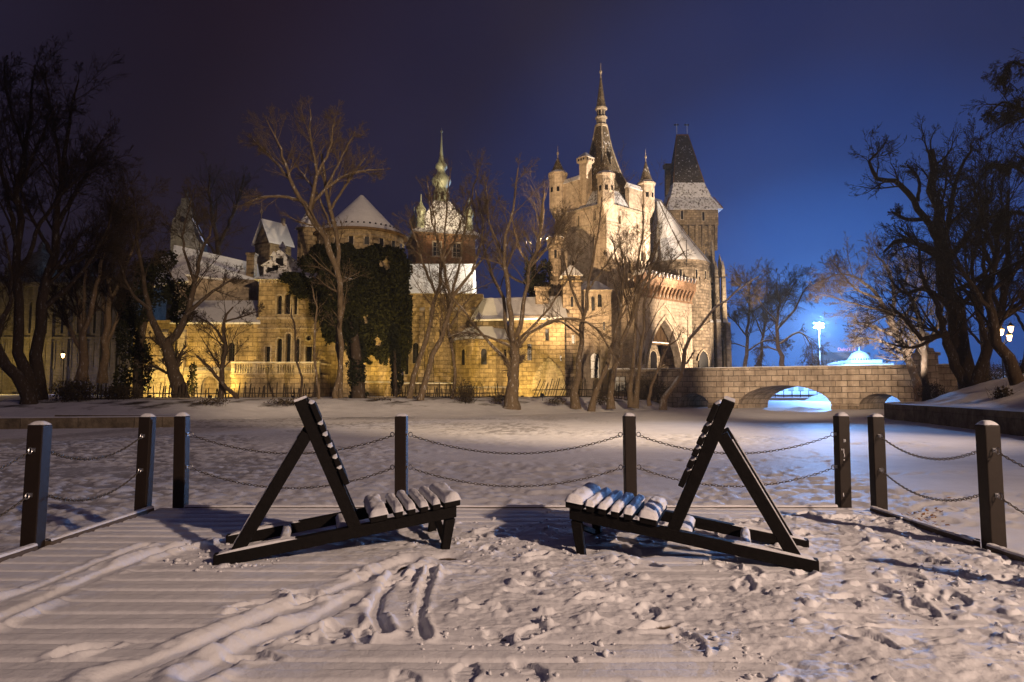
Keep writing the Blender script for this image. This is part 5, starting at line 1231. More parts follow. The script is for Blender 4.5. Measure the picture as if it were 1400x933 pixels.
# ---- lower buildings left of the keep
A1 = Bld('stair_turret', 'square stair turret with pyramid snow roof in front of the keep', 'turret', 783, 77)
w = A1.m(25); zt = A1.z(386); b = MB(); hh = [(w/2, A1.z(377.5), .01, .01, 'rect')]
HS = [(w*.5, A1.z(420), .35, 1.2, 'rect'), (w*.55, A1.z(470), .35, 1.0, 'rect')]
block(b, -w/2, w/2, 0, w, -1, zt, HS); b.build('wall', M['rough'], A1.r); windows(A1.r, (-w/2, 0), (w/2, 0), HS, fw=.06)
b = MB(); cornice(b, -w/2, w/2, 0, w, zt+.005, .18, .15); b.box(-w/2+.08, w/2-.08, .08, w-.08, zt+.19, A1.z(377)); b.build('attic', M['ashlar'], A1.r)
b = MB(); b.box(-.3, .3, .055, .075, A1.z(384)+.25, A1.z(378)); b.build('opening', M['dark'], A1.r)
b = MB(); b.frus(0, w/2, A1.z(377)+.005, A1.z(361), w+.5, w+.5, .25, .25); b.build('roof', M['roofS'], A1.r)
A2 = Bld('crenellated_turret', 'small crenellated turret with snowy merlons left of the keep', 'turret', 760, 84)
r = A2.m(9.5); zt = A2.z(331); b = MB(); b.lathe([(r, -1), (r, zt-.9), (r+.2, zt-.6), (r+.2, zt)], 10); b.build('wall', M['rough'], A2.r)
b = MB(); s = MB()
for i in range(8):
    a = i*PI/4; c, q = math.cos(a), math.sin(a); e = (r+.1); b.beam((e*c, e*q, zt-.02), (e*c, e*q, zt+.45), .36, .24, up=(c, q, 0)); s.beam((e*c, e*q, zt+.453), (e*c, e*q, zt+.56), .34, .22, up=(c, q, 0))
mm = b.build('merlon', M['rough'], A2.r); s.build('snow', M['snow'], mm)
b = MB(); c, q = math.cos(-1.6), math.sin(-1.6); b.beam((r*c, r*q, zt-2.2), (r*c, r*q, zt-1.2), .3, .04, up=(c, q, 0)); b.build('opening', M['dark'], A2.r)
A3 = Bld('gate_annex', 'narrow annex with round topped door and small loop windows under a snow roof', 'annex', 815, 79)
x0, x1 = A3.x(795), A3.x(836); zt = A3.z(399); HS = [A3.hole(x0, 803, 405, 425, 4, 'rect'), A3.hole(x0, 811, 405, 425, 5, 'round'), A3.hole(x0, 820, 402, 420, 6, 'round'), A3.hole(x0, 814, 483, 517, 12, 'round'), A3.hole(x0, 826, 440, 452, 3, 'rect')]
b = MB(); block(b, x0, x1, 0, 5.2, -1, zt, HS, depth=.45); b.build('wall', M['gate'], A3.r); windows(A3.r, (x0, 0), (x1, 0), HS, .45)
b = MB(); cornice(b, x0, x1, 0, 5, zt+.005, .2, .12); b.build('cornice', M['trim'], A3.r)
b = MB(); b.frus((x0+x1)/2, 2.6, zt+.21, A3.z(380), x1-x0+.5, 5.7, 1.6, .4, -.3); b.build('roof', M['roofS'], A3.r)
A4 = Bld('yellow_wing', 'yellow floodlit wing with a blind pointed arch of rough stones', 'wing', 740, 75.5)
x0, x1 = A4.x(703), A4.x(772); zt = A4.z(432); HS = [A4.hole(x0, 724, 470, 493, 6, 'rect'), A4.hole(x0, 748, 450, 466, 5, 'rect'), A4.hole(x0, 772-5, 486, 494, 2.5, 'rect')]; BL = [A4.hole(x0, 750, 499, 560, 31, 'point')]
b = MB(); block(b, x0, x1, 0, 5, -1.2, zt, HS, depth=.4); b.build('wall', M['ashlar'], A4.r); windows(A4.r, (x0, 0), (x1, 0), HS, .4, 'ashlar')
b = MB(); u, z, w_, h_, kd = BL[0]; o1 = outline(u, z, w_, h_, kd); o2 = outline(u, z, w_+1.3, h_+.75, kd)
rng = random.Random(2)
for i in range(1, len(o1)-1):
    for k in (0, .5):
        f = lambda a, c_, t: (a[0]+(c_[0]-a[0])*t, a[1]+(c_[1]-a[1])*t)
        p, q = f(o1[i], o1[i+1], k+.04), f(o1[i], o1[i+1], k+.46); p2, q2 = f(o2[i], o2[i+1], k+.02), f(o2[i], o2[i+1], k+.48); j = rng.uniform(.06, .16)
        b.hexa([(x0+p[0], -j, p[1]), (x0+p2[0], -j, p2[1]), (x0+p2[0], .0, p2[1]), (x0+p[0], .0, p[1]), (x0+q[0], -j, q[1]), (x0+q2[0], -j, q2[1]), (x0+q2[0], 0, q2[1]), (x0+q[0], 0, q[1])])
b.build('arch_stones', M['trim'], A4.r)
b = MB(); b.face([(x0+p[0], -.02, p[1]) for p in o1]); b.build('arch_infill', M['gate'], A4.r)
b = MB(); b.slab([A4.L(648, 437, -.3), A4.L(776, 434, -.3), A4.L(770, 405, 4), A4.L(668, 408, 4)], .2); b.build('roof', M['roofS'], A4.r)
b = MB(); q = A4.L(741, 415, 3); b.box(q.x-.75, q.x+.75, q.y-.6, q.y+.6, q.z-1.5, q.z+1.6); b.box(q.x-.9, q.x+.9, q.y-.75, q.y+.75, q.z+1.6, q.z+1.85); b.build('chimney', M['rough'], A4.r)
A5 = Bld('apse', 'low polygonal apse with small arched windows and a two tiered snow roof', 'apse', 663, 78)
r = A5.m(42); zt = A5.z(464, -3); b = MB(); rot = PI/8
b.lathe([(r+.25, -1), (r+.25, 1.0), (r, 1.15), (r, zt)], 8, (0, 0), rot, 2*PI+rot); b.build('wall', M['ashlar'], A5.r)
b = MB(); zs = A5.z(447, -1.5); zu = A5.z(437, -1.5); b.lathe([(r+.4, zt+.005), (r*.62, zs)], 8, (0, 0), rot, 2*PI+rot); b.lathe([(r*.72, zu+.005), (r*.25, A5.z(409)), (.05, A5.z(407))], 8, (.6, 0), rot, 2*PI+rot); b.build('roof', M['roofS'], A5.r)
b = MB(); b.lathe([(r*.62, zs-.3), (r*.62, zu)], 8, (.3, 0), rot, 2*PI+rot); b.build('drum', M['rough'], A5.r)
for a, hw in ((-PI/2, .62), (-PI/4, .4), (-3*PI/4, .5)):
    c, s = math.cos(a), math.sin(a); rq = r*math.cos(PI/8); e = (-s*rq*0, 0); A = (rq*c+s*1.2, rq*s-c*1.2); B = (rq*c-s*1.2, rq*s+c*1.2)
    windows(A5.r, A, B, [(1.2, A5.z(499, -3), hw, 1.75, 'round')], -.01, 'ashlar', 'dark', False)

# ---- church with the bright roof and the brick tower with the copper spire
CH = Bld('church', 'church with a brilliantly lit snow roof above a plain stone wall', 'church', 605, 80)
x0, x1 = CH.x(552), CH.x(660); zt = CH.z(402); HS = [CH.hole(x0, 568, 469, 497, 8, 'round'), CH.hole(x0, 556, 485, 512, 5, 'round'), CH.hole(x0, 634, 470, 492, 6, 'round')]; HP = [CH.hole(x0, 607, 462, 506, 20, 'rect')]
b = MB(); block(b, x0, x1, 0, 9, -1, zt, HS, depth=.4); b.build('wall', M['ashlar'], CH.r); windows(CH.r, (x0, 0), (x1, 0), HS, .4)
b = MB(); b.gable(x0-.2, CH.x(646), -.5, 10.5, zt+.01, CH.z(361, 5)); b.build('roof', M['roofS'], CH.r)
b = MB(); z3 = CH.z(520)
for px in (577, 590, 622, 648):
    x = CH.x(px); b.hexa([(x-.35, -1.0, -1), (x+.35, -1.0, -1), (x+.35, .05, -1), (x-.35, .05, -1), (x-.3, -.35, CH.z(425)), (x+.3, -.35, CH.z(425)), (x+.3, .05, CH.z(420)), (x-.3, .05, CH.z(420))])
b.build('buttress', M['rough'], CH.r)
b = MB(); b.box(x0-.1, x1, -1.3, -.0, -1, CH.z(525)); b.build('plinth', M['rough'], CH.r)
b = MB(); b.slab([(x0-.15, -1.35, CH.z(525)+.01), (x1, -1.35, CH.z(525)+.01), (x1, -.02, CH.z(525)+.1), (x0-.15, -.02, CH.z(525)+.1)], -.08); b.build('snow', M['snow'], CH.r)
BT = Bld('brick_spire_tower', 'orange brick tower with a snowy roof and a tall onion domed copper spire', 'tower', 601, 104, R(16))
w = BT.m(80); zt = BT.z(331); HS = [(w*.35, BT.z(358), 1.1, 2.0, 'rect'), (w*.68, BT.z(358), 1.1, 2.0, 'rect')]
b = MB(); block(b, -w/2, w/2, -w/2, w/2, -1, zt, HS, (), [(w*.5, BT.z(358), 1.1, 2.0, 'rect')]); b.build('wall', M['brick'], BT.r); windows(BT.r, (-w/2, -w/2), (w/2, -w/2), HS, fw=.2); windows(BT.r, (-w/2, w/2), (-w/2, -w/2), [(w*.5, BT.z(358), 1.1, 2.0, 'rect')], fw=.2)
b = MB(); o = .35; b.box(-w/2-o, w/2+o, -w/2-o, w/2+o, zt+.01, zt+.25)
for A, B in (((-w/2, -w/2), (w/2, -w/2)), ((-w/2, w/2), (-w/2, -w/2))): dentils(b, A, B, zt-.55, .22, .55, .34, .6)
b.build('cornice', M['wood'], BT.r)
b = MB(); z0 = zt+.26; pr = [(0, w+1.7), (.14, w*.94), (.40, w*.74), (.72, w*.50), (1.0, w*.27)]; H = BT.z(278)-z0
for (t0_, a), (t1_, c) in zip(pr[:-1], pr[1:]): b.frus(0, 0, z0+H*t0_, z0+H*t1_, a, a, c, c)
rf = b.build('roof', M['tileM'], BT.r)
b = MB(); zz = lambda py: BT.z(py)
b.lathe([(1.25, zz(280)), (1.25, zz(262)), (1.0, zz(260)), (.95, zz(257)), (1.45, zz(252)), (1.55, zz(248)), (1.3, zz(243)), (.8, zz(239)), (.62, zz(236)), (.62, zz(233)), (.95, zz(230)), (.9, zz(226)), (.5, zz(222)), (.42, zz(218)), (.28, zz(214)), (.14, zz(196)), (.05, zz(181))], 16); sp = b.build('spire', M['copper'], BT.r, True)
b = MB()
for i in range(8):
    a = i*PI/4; c, s = math.cos(a), math.sin(a); b.beam((1.27*c, 1.27*s, zz(276)), (1.27*c, 1.27*s, zz(265)), .42, .03, up=(c, s, 0))
b.build('opening', M['dark'], sp)
b = MB(); b.lathe([(.06, zz(182)), (.22, zz(181)), (.22, zz(179.4)), (.03, zz(178.5)), (.02, zz(175))], 8); b.build('finial', M['copper'], sp)
for sx, sy in ((-1, -1), (1, -1), (1, 1), (-1, 1)):
    b = MB(); c = (sx*w*.41, sy*w*.41); b.lathe([(.85, zz(330)), (.62, zz(316)), (.55, zz(303)), (.75, zz(301)), (.78, zz(297)), (.35, zz(291)), (.14, zz(287)), (.04, zz(277))], 10, c); b.build('spirelet', M['copper'], BT.r, True)

# ---- round ivy tower
RT = Bld('ivy_round_tower', 'big round tower with a broad snowy cone roof, its wall smothered in ivy', 'tower', 490, 75)
r = RT.m(58); zt = RT.z(327); b = MB(); b.lathe([(r+.2, -1), (r+.2, 1.5), (r, 1.7), (r, zt-.8), (r+.12, zt-.75), (r+.12, zt-.55), (r, zt-.5), (r, zt)], 40); b.build('wall', M['ashlar'], RT.r)
b = MB(); b.lathe([(r, zt-.02), (r+.5, zt), (r+.5, zt+.2)], 40); b.build('cornice', M['wood'], RT.r)
b = MB(); za = RT.z(267); b.lathe([(r+.55, zt+.205), (r+.35, zt+.30), (r*.74, zt+(za-zt)*.30), (.18, za-.05), (.02, za)], 40, (0, 0)); b.build('roof', M['roofS'], RT.r, True)
b = MB()
for i in range(44):
    a = i*2*PI/44; q = r*.93; b.lathe([(.05, zt+.35), (.05, zt+.75), (.11, zt+.8), (.09, zt+.92), (.01, zt+.97)], 5, (q*math.cos(a), q*math.sin(a)))
b.build('snow_guard', M['iron'], RT.r)
for k in range(9):
    a = -PI*.93+k*PI*.108; c, s = math.cos(a), math.sin(a); b = MB(); b.beam((r*c, r*s, RT.z(347)), (r*c, r*s, RT.z(334)), .7, .14, up=(c, s, 0)); wn = b.build('window', M['trim'], RT.r)
    b = MB(); b.beam((r*c+.075*c, r*s+.075*s, RT.z(346)), (r*c+.075*c, r*s+.075*s, RT.z(335)), .45, .02, up=(c, s, 0)); b.build('pane', M['dark'], wn)
for a, y0, y1 in ((-1.75, 445, 425), (-1.2, 430, 408), (-.75, 440, 420), (-1.5, 505, 480)):
    c, s = math.cos(a), math.sin(a); b = MB(); b.beam((r*c, r*s, RT.z(y0)), (r*c, r*s, RT.z(y1)), .8, .14, up=(c, s, 0)); wn = b.build('window', M['trim'], RT.r)
    b = MB(); b.beam((r*c+.075*c, r*s+.075*s, RT.z(y0-1)), (r*c+.075*c, r*s+.075*s, RT.z(y1+1)), .5, .02, up=(c, s, 0)); b.build('pane', M['dark'], wn)
b = MB(); q = RT.L(421, 330, -1); b.lathe([(1.15, RT.z(380)), (1.15, RT.z(318)), (1.3, RT.z(316))], 10, (q.x, q.y)); tt = b.build('stair_turret', M['ashlar'], RT.r)
b = MB(); b.lathe([(1.4, RT.z(317)), (.9, RT.z(308)), (.05, RT.z(290))], 10, (q.x, q.y)); b.build('turret_roof', M['tileM'], tt)
# ivy hanging on the wall, out from the stones by a hand or two
rng = np.random.RandomState(70); n = 62000
a = rng.uniform(-PI, .12, n); zl = rng.uniform(0, 1, n); zlo, zhi = RT.z(520), RT.z(345); zv = zlo+(zhi-zlo)*zl
dens = fbm(a*4.2, zv*.5, 12, 4); lim = 0.26+0.44*sst(.34, .0, zl)+.25*sst(.93, 1.0, zl)
k = dens > lim; a, zv, dn = a[k], zv[k], (dens-lim)[k]
out = .08+rng.uniform(0, 1, len(a))*(.25+2.6*np.minimum(dn, .3))
pts = np.stack([(r+out)*np.cos(a), (r+out)*np.sin(a), zv], 1)+np.array(RT.r.location)
leaves('ivy', pts, 0.17, M['ivy'], 71, 'thick dark ivy curtain hanging over the round tower wall', 'ivy')
rng = np.random.RandomState(72); n = 9000
pts = np.concatenate([blob(rng, tuple(P(px, py, 68.5)), (rx*.073, .5, ry*.073), int(rx*ry*4)) for px, py, rx, ry in ((420, 395, 28, 16), (400, 380, 22, 9), (440, 420, 20, 22), (455, 450, 18, 22), (425, 360, 18, 16), (450, 380, 22, 24), (470, 410, 16, 30))])
leaves('ivy', pts, 0.17, M['ivy'], 73, 'dark ivy spilling over the upper corner of the loggia palace', 'ivy')

# ---- loggia palace with the balcony
LP = Bld('loggia_palace', 'yellow stone palace wing with arcaded loggia, twin windows and a balustraded balcony', 'palace', 400, 70)
x0, x1 = LP.x(352), LP.x(476); zt = LP.z(383)
HS = [LP.hole(x0, 382, 404, 430, 7, 'round'), LP.hole(x0, 393, 402, 430, 8, 'round'), LP.hole(x0, 404, 404, 430, 5, 'round'), LP.hole(x0, 366, 474, 497, 7, 'rect'), LP.hole(x0, 382, 463, 497, 7, 'round'), LP.hole(x0, 394, 456, 497, 7, 'round'), LP.hole(x0, 406, 463, 497, 7, 'round'), LP.hole(x0, 422, 474, 497, 9, 'rect'), LP.hole(x0, 422, 459, 466, 7, 'disc')]
b = MB(); block(b, x0, x1, 0, 9, -1, zt, HS, depth=.45); b.build('wall', M['ashlar'], LP.r); windows(LP.r, (x0, 0), (x1, 0), HS, .45, fw=.14, proud=.08)
b = MB(); b.box(x0-.1, x1, -.12, -.002, LP.z(437), LP.z(434)); b.box(x0-.1, x1, -.14, -.002, LP.z(450), LP.z(448.5)); dentils(b, (x0, 0), (x1, 0), zt-.35, .2, .34, .22, .42); b.build('string_course', M['trim'], LP.r)
b = MB(); b.frus((x0+x1)/2, 4.5, zt+.01, LP.z(352, 4), x1-x0+.9, 10, 2.2, .5, -.3); b.build('roof', M['tileM'], LP.r)
for px, py in ((386, 357), (374, 370)):
    b = MB(); q = LP.L(px, py, 2); b.box(q.x-.75, q.x+.75, q.y-.8, q.y+1.6, q.z-1.2, q.z+.35); b.gable(q.x-1.05, q.x+1.05, q.y-1.0, q.y+1.8, q.z+.35, q.z+1.0, 'y'); b.frus(q.x, q.y, q.z+.8, q.z+1.4, .5, .5, .4, .4); b.frus(q.x, q.y, q.z+1.4, q.z+2.1, .7, .7, .05, .05); dm = b.build('dormer', M['tileM'], LP.r)
    b = MB(); b.box(q.x-.4, q.x+.4, q.y-.82, q.y-.805, q.z-.7, q.z+.15); b.build('pane', M['dark'], dm)
bx0, bx1 = LP.x(317, 500, -4), LP.x(437, 500, -4); zf = LP.z(512, -4); zr = LP.z(496, -4)
b = MB(); wall(b, (bx0, -4), (bx1, -4), -1, zf, [(2.2, -.4, 1.7, LP.z(520, -4)+.4, 'round')] if 0 else [], .3); wall(b, (bx1, -4), (bx1, 0), -1, zf); wall(b, (bx0, 0), (bx0, -4), -1, zf); b.face([(bx0, -4, zf), (bx1, -4, zf), (bx1, 0, zf), (bx0, 0, zf)])
b.box(bx0-.1, bx1+.1, -4.14, -4.002, zf-.25, zf-.02); b.build('terrace', M['ashlar'], LP.r)
b = MB(); n = 34
b.box(bx0-.08, bx1+.08, -4.1, -3.82, zr-.16, zr); b.box(bx0-.05, bx1+.05, -4.08, -3.84, zf+.003, zf+.12); b.box(bx1-.2, bx1+.08, -3.81, 0, zr-.16, zr)
for i in range(5):
    x = bx0+.15+(bx1-bx0-.3)*i/4; b.box(x-.17, x+.17, -4.12, -3.80, zf+.122, zr-.162)
bal = b.build('balustrade', M['trim'], LP.r)
b = MB()
for i in range(n):
    x = bx0+.3+(bx1-bx0-.6)*i/(n-1); hh = zr-zf-.28; z = zf+.12; b.lathe([(.06, z), (.10, z+hh*.25), (.05, z+hh*.55), (.08, z+hh*.85), (.05, z+hh)], 7, (x, -3.96))
b.build('balusters', M['trim'], bal, True)
b = MB(); b.slab([(bx0-.08, -4.1, zr+.004), (bx1+.08, -4.1, zr+.004), (bx1+.08, -3.84, zr+.004), (bx0-.08, -3.84, zr+.004)], -.06); b.build('snow', M['snow'], bal)

# ---- gabled tower
GT = Bld('gabled_tower', 'small square tower with gabled snow roof rising behind the palace', 'tower', 368, 88, R(-35))
w = GT.m(34); zt = GT.z(333); b = MB()
wall(b, (-w/2, -w/2), (w/2, -w/2), -1, zt, [], .3, (.5, GT.z(307))); wall(b, (w/2, -w/2), (w/2, w/2), -1, zt); wall(b, (-w/2, w/2), (-w/2, -w/2), -1, zt); wall(b, (w/2, w/2), (-w/2, w/2), -1, zt, [], .3, (.5, GT.z(307))); b.build('wall', M['ashlar'], GT.r)
b = MB(); zr = GT.z(305); e = w/2+.25
b.slab([(-e, -e-.1, zt-.3), (0, -e-.1, zr+.2), (0, e+.1, zr+.2), (-e, e+.1, zt-.3)], .16); b.slab([(0, -e-.1, zr+.2), (e, -e-.1, zt-.3), (e, e+.1, zt-.3), (0, e+.1, zr+.2)], .16); b.build('roof', M['roofS'], GT.r)
b = MB(); finial(b, 0, -e, zr, 2.6, .06); b.frus(0, e-.4, zr-.2, zr+.9, .4, .4, .4, .4); b.build('finial', M['trim'], GT.r)
b = MB(); b.box(-w/2-.05, w/2+.05, -w/2-.1, -w/2-.003, zt-.35, zt-.15); b.build('string_course', M['wood'], GT.r)

# ---- hall
HL = Bld('great_hall', 'long hall with a huge snowy roof, lit yellow from its battered foot', 'hall', 270, 70)
x0, x1 = HL.x(182), HL.x(352); zt = HL.z(438); HS = [HL.hole(x0, 197, 472, 495, 9, 'rect'), HL.hole(x0, 316, 468, 494, 10, 'round'), HL.hole(x0, 304, 470, 494, 5, 'round'), HL.hole(x0, 232, 470, 492, 6, 'round')]
b = MB(); block(b, x0, x1, 0, 4, -1, zt, HS, depth=.4); b.build('wall', M['ashlar'], HL.r); windows(HL.r, (x0, 0), (x1, 0), HS, .4, fw=.14)
zp = HL.z(507); xa = x0-.3
b = MB(); DR = [(HL.x(291)-xa, -.6, HL.m(20), HL.z(515)+.6, 'round')]; wall(b, (xa, -.45), (x1, -.45), -1, zp, DR, .5); b.hexa([(xa, -.449, zp), (x1, -.449, zp), (x1, 0, zp), (xa, 0, zp), (xa+.1, -.15, zp+.35), (x1, -.15, zp+.35), (x1, 0, zp+.35), (xa+.1, 0, zp+.35)]); wall(b, (xa, 3), (xa, -.45), -1, zp); b.build('plinth', M['trim'], HL.r)
windows(HL.r, (xa, -.45), (x1, -.45), DR, .5, 'trim', 'dark', False, 'cellar_arch', .25)
b = MB()
for px in (226, 250): 
    x = HL.x(px); b.hexa([(x-.4, -.9, -1), (x+.4, -.9, -1), (x+.4, 0, -1), (x-.4, 0, -1), (x-.35, -.25, HL.z(455)), (x+.35, -.25, HL.z(455)), (x+.35, 0, HL.z(450)), (x-.35, 0, HL.z(450))])
b.build('buttress', M['trim'], HL.r)
b = MB(); b.slab([HL.L(232, 441, -.4), HL.L(356, 441, -.4), HL.L(352, 411, 3.9), HL.L(268, 411, 3.9)], .18); b.build('lean_to_roof', M['roofS'], HL.r)
b = MB(); a, c = HL.L(238, 400, 4), HL.L(353, 400, 7); wall(b, a, c, HL.z(445, 4), HL.z(377, 4), []); wall(b, HL.L(238, 400, 14), a, HL.z(445, 4), HL.z(377, 4)); dentils(b, a, c, HL.z(384, 4)-.9, .25, .5, .22, .6); b.build('upper_wall', M['gate'], HL.r)
b = MB(); e0, e1 = HL.L(232, 372, 3.2), HL.L(357, 388, 7.6); r0, r1 = HL.L(238, 335, 8), HL.L(352, 361, 13); bk0, bk1 = HL.L(240, 372, 14), HL.L(352, 388, 19)
b.slab([e0, e1, r1, r0], .22); b.slab([r0, r1, bk1, bk0], .22); b.face([e0, r0, bk0]); b.build('roof', M['roofS'], HL.r)
b = MB(); e0, e1 = HL.L(205, 392, 1), HL.L(258, 384, 2); r0, r1 = HL.L(214, 352, 6), HL.L(236, 345, 7); b.slab([e0, e1, r1, r0], .2); b.build('side_roof', M['roofS'], HL.r)
b = MB(); q = HL.L(344, 368, 9); b.frus(q.x, q.y, q.z-1.5, q.z+1.6, .9, .9, .9, .9); b.frus(q.x, q.y, q.z+1.6, q.z+1.85, 1.1, 1.1, 1.1, 1.1); b.build('chimney', M['ashlar'], HL.r)
b = MB(); x = HL.x(244); b.lathe([(.09, 1.5), (.09, zt)], 6, (x, -.5)); b.build('downpipe', M['iron'], HL.r)

# ---- baroque gable and the far palace
BG = Bld('baroque_gable', 'pale scrolled baroque gable with statues peeping over the hall roof', 'gable', 255, 112)
pt = [(233, 350), (233, 318), (236, 300), (241, 296), (243, 284), (247, 280), (248, 271), (258, 271), (259, 280), (262, 285), (263, 300), (266, 318), (271, 330), (279, 336), (279, 350)]
Lp = [BG.L(*q) for q in pt]; b = MB(); front = [Vector((q.x, 0, q.z)) for q in Lp]; back = [Vector((q.x, 1.2, q.z)) for q in Lp]; n = len(pt)
for t in tessellate_polygon([front]): b.face([front[i] for i in t]); b.face([back[i] for i in t[::-1]])
for i in range(n): j = (i+1) % n; b.face([front[j], front[i], back[i], back[j]])
b.box(BG.x(225), BG.x(285), .1, 9, -1, BG.z(349)); b.build('wall', M['palace'], BG.r)
b = MB(); c = BG.L(249, 300); b.lathe([(.55, 0), (.55, .1)], 14); b.v = [(c.x+p[0], -.01-p[2]*.4, c.z+p[1]) for p in b.v]; b.face([(c.x+.5*math.cos(k*.449), -.03, c.z+.5*math.sin(k*.449)) for k in range(14)]); b.build('oculus', M['dark'], BG.r)
for px, py in ((253, 262), (241, 290), (264, 294), (276, 328)):
    b = MB(); q = BG.L(px, py); b.lathe([(.35, q.z-1.1), (.25, q.z-.7), (.32, q.z-.2), (.15, q.z+.1), (.2, q.z+.35), (.02, q.z+.6)], 8, (q.x, .6)); b.build('statue', M['palace'], BG.r)
b = MB(); b.slab([(Lp[10].x, -.05, Lp[10].z+.1), (Lp[13].x, -.05, Lp[13].z+.3), (Lp[13].x, 1.3, Lp[13].z+.3), (Lp[10].x, 1.3, Lp[10].z+.1)], -.12); b.build('snow', M['snow'], BG.r)
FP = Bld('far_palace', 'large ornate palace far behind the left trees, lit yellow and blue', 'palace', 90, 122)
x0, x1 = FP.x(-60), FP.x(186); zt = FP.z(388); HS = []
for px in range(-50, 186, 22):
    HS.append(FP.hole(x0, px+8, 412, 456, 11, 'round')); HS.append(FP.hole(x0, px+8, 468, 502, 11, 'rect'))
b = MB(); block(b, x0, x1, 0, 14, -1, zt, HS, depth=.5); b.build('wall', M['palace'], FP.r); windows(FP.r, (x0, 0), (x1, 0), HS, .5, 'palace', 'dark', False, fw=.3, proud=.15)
b = MB()
for px in range(-60, 190, 22): x = FP.x(px-3); b.box(x-.45, x+.45, -.45, -.002, .5, zt-.6)
b.box(x0-.4, x1+.4, -.9, -.004, zt-.59, zt+.1); b.box(x0-.2, x1+.2, -.5, -.002, FP.z(464), FP.z(461)); b.build('pilaster', M['palace'], FP.r)
b = MB()
for i in range(60): x = x0+.3+(x1-x0-.6)*i/59; b.box(x-.15, x+.15, -.3, 0, zt+.11, zt+1.0)
b.box(x0, x1, -.4, .1, zt+1.01, zt+1.2); b.build('balustrade', M['palace'], FP.r)
b = MB(); q = FP.L(40, 385, 3); b.lathe([(3.2, zt), (3.2, zt+3), (3.5, zt+3.1), (3.3, zt+4.6), (2.2, zt+6.2), (.8, zt+7), (.6, zt+8.2), (.15, zt+9), (.03, zt+11)], 16, (q.x, q.y+3)); b.build('dome', M['palace'], FP.r, True)
for px in (5, 60, 88, 120, 150):
    b = MB(); q = FP.x(px); b.lathe([(.5, zt+1.2), (.4, zt+1.9), (.55, zt+2.7), (.2, zt+3.1), (.28, zt+3.5), (.02, zt+3.9)], 8, (q, 0)); b.build('statue', M['palace'], FP.r)

# ---- terrace wall between annex and bridge
TW = Bld('terrace_wall', 'low terrace wall with snowy coping between the annex and the bridge', 'wall', 868, 74.5)
x0, x1 = TW.x(832), TW.x(907); zt = TW.z(507); b = MB(); HS = [TW.hole(x0, 848, 515, 535, 15, 'rect')]
wall(b, (x0, 0), (x1, 0), -1.5, zt, HS, .4); b.box(x0, x1, .45, .8, -1.5, zt); b.face([(x0, 0, zt), (x1, 0, zt), (x1, .45, zt), (x0, .45, zt)]); b.face([(x0, 0, -1.5), (x0, 0, zt), (x0, .45, zt), (x0, .45, -1.5)]); b.build('wall', M['rough'], TW.r); windows(TW.r, (x0, 0), (x1, 0), HS, .4, 'rough')
b = MB(); b.box(x0-.1, x1, -.1, .9, zt+.005, zt+.14); cp = b.build('coping', M['trim'], TW.r); b = MB(); b.slab([(x0-.1, -.1, zt+.15), (x1, -.1, zt+.15), (x1, .9, zt+.15), (x0-.1, .9, zt+.15)], -.1); b.build('snow', M['snow'], cp)

# ================================================================== THE BRIDGE
BA = Vector((X(900, 73.8, 520), 73.8)); BB = Vector((X(1312, 61.5, 520), 61.5)); bd = (BB-BA).normalized(); BLn = (BB-BA).length
BR = thing('stone_bridge', 'three arched stone bridge leading from the castle gate to the right shore', 'bridge', (BA.x, BA.y, ICE), math.atan2(bd.y, bd.x))
def ub(px):
    k = (px-700)/FOC; return (k*BA.y-BA.x)/(bd.x-k*bd.y)
by = lambda u: BA.y+bd.y*u
TOP = 3.62-ICE
arches = []
for p0, p1, yc in ((925, 968, 538), (1008, 1135, 527), (1172, 1232, 538)):
    u0, u1 = ub(p0), ub(p1); arches.append((u0, u1, Z(yc, by((u0+u1)/2))-ICE))
sk = Vector((0.46, 1.0)); DPT = 5.0; sh = lambda u, y: (u+sk.x*y, y)
SP_ = .25
def arc(u0, u1, zc, n=16): return [((u0+u1)/2-(u1-u0)/2*math.cos(PI*k/n), SP_+(zc-SP_)*math.sin(PI*k/n)) for k in range(n+1)]
ring = [(0, -.6)]
for a in arches: ring += [(a[0], -.6)]+arc(*a)+[(a[1], -.6)]
ring += [(BLn, -.6), (BLn, TOP), (0, TOP)]
b = MB(); tri = tessellate_polygon([[Vector((q[0], q[1], 0)) for q in ring]])
def face3(y, flip):
    for t in tri:
        p = [ring[i] for i in t]
        if (p[1][0]-p[0][0])*(p[2][1]-p[0][1])-(p[1][1]-p[0][1])*(p[2][0]-p[0][0]) < 0: p = p[::-1]
        uv = [(q[0], q[1]) for q in p]
        if flip: p = p[::-1]; uv = uv[::-1]
        b.face([(q[0]+sk.x*y, y, q[1]) for q in p], uv)
face3(0, False); face3(DPT, True)
L = 0
for i in range(len(ring)):
    j = (i+1) % len(ring); p, q = ring[i], ring[j]; l = math.hypot(p[0]-q[0], p[1]-q[1])
    if p[1] >= TOP-.01 and q[1] >= TOP-.01: continue
    b.face([(q[0], 0, q[1]), (p[0], 0, p[1]), (p[0]+sk.x*DPT, DPT, p[1]), (q[0]+sk.x*DPT, DPT, q[1])], [(0, L+l), (0, L), (DPT*1.1, L), (DPT*1.1, L+l)]); L += l
b.face([(0, 0, TOP), (BLn, 0, TOP), (BLn+sk.x*.45, .45, TOP), (sk.x*.45, .45, TOP)]); b.face([(BLn+sk.x*.45, .45, TOP), (sk.x*.45, .45, TOP), (sk.x*.45, .45, TOP-1), (BLn+sk.x*.45, .45, TOP-1)]); b.face([(sk.x*.45, .45, TOP-1), (BLn+sk.x*.45, .45, TOP-1), (BLn+sk.x*4.75, 4.75, TOP-1), (sk.x*4.75, 4.75, TOP-1)])
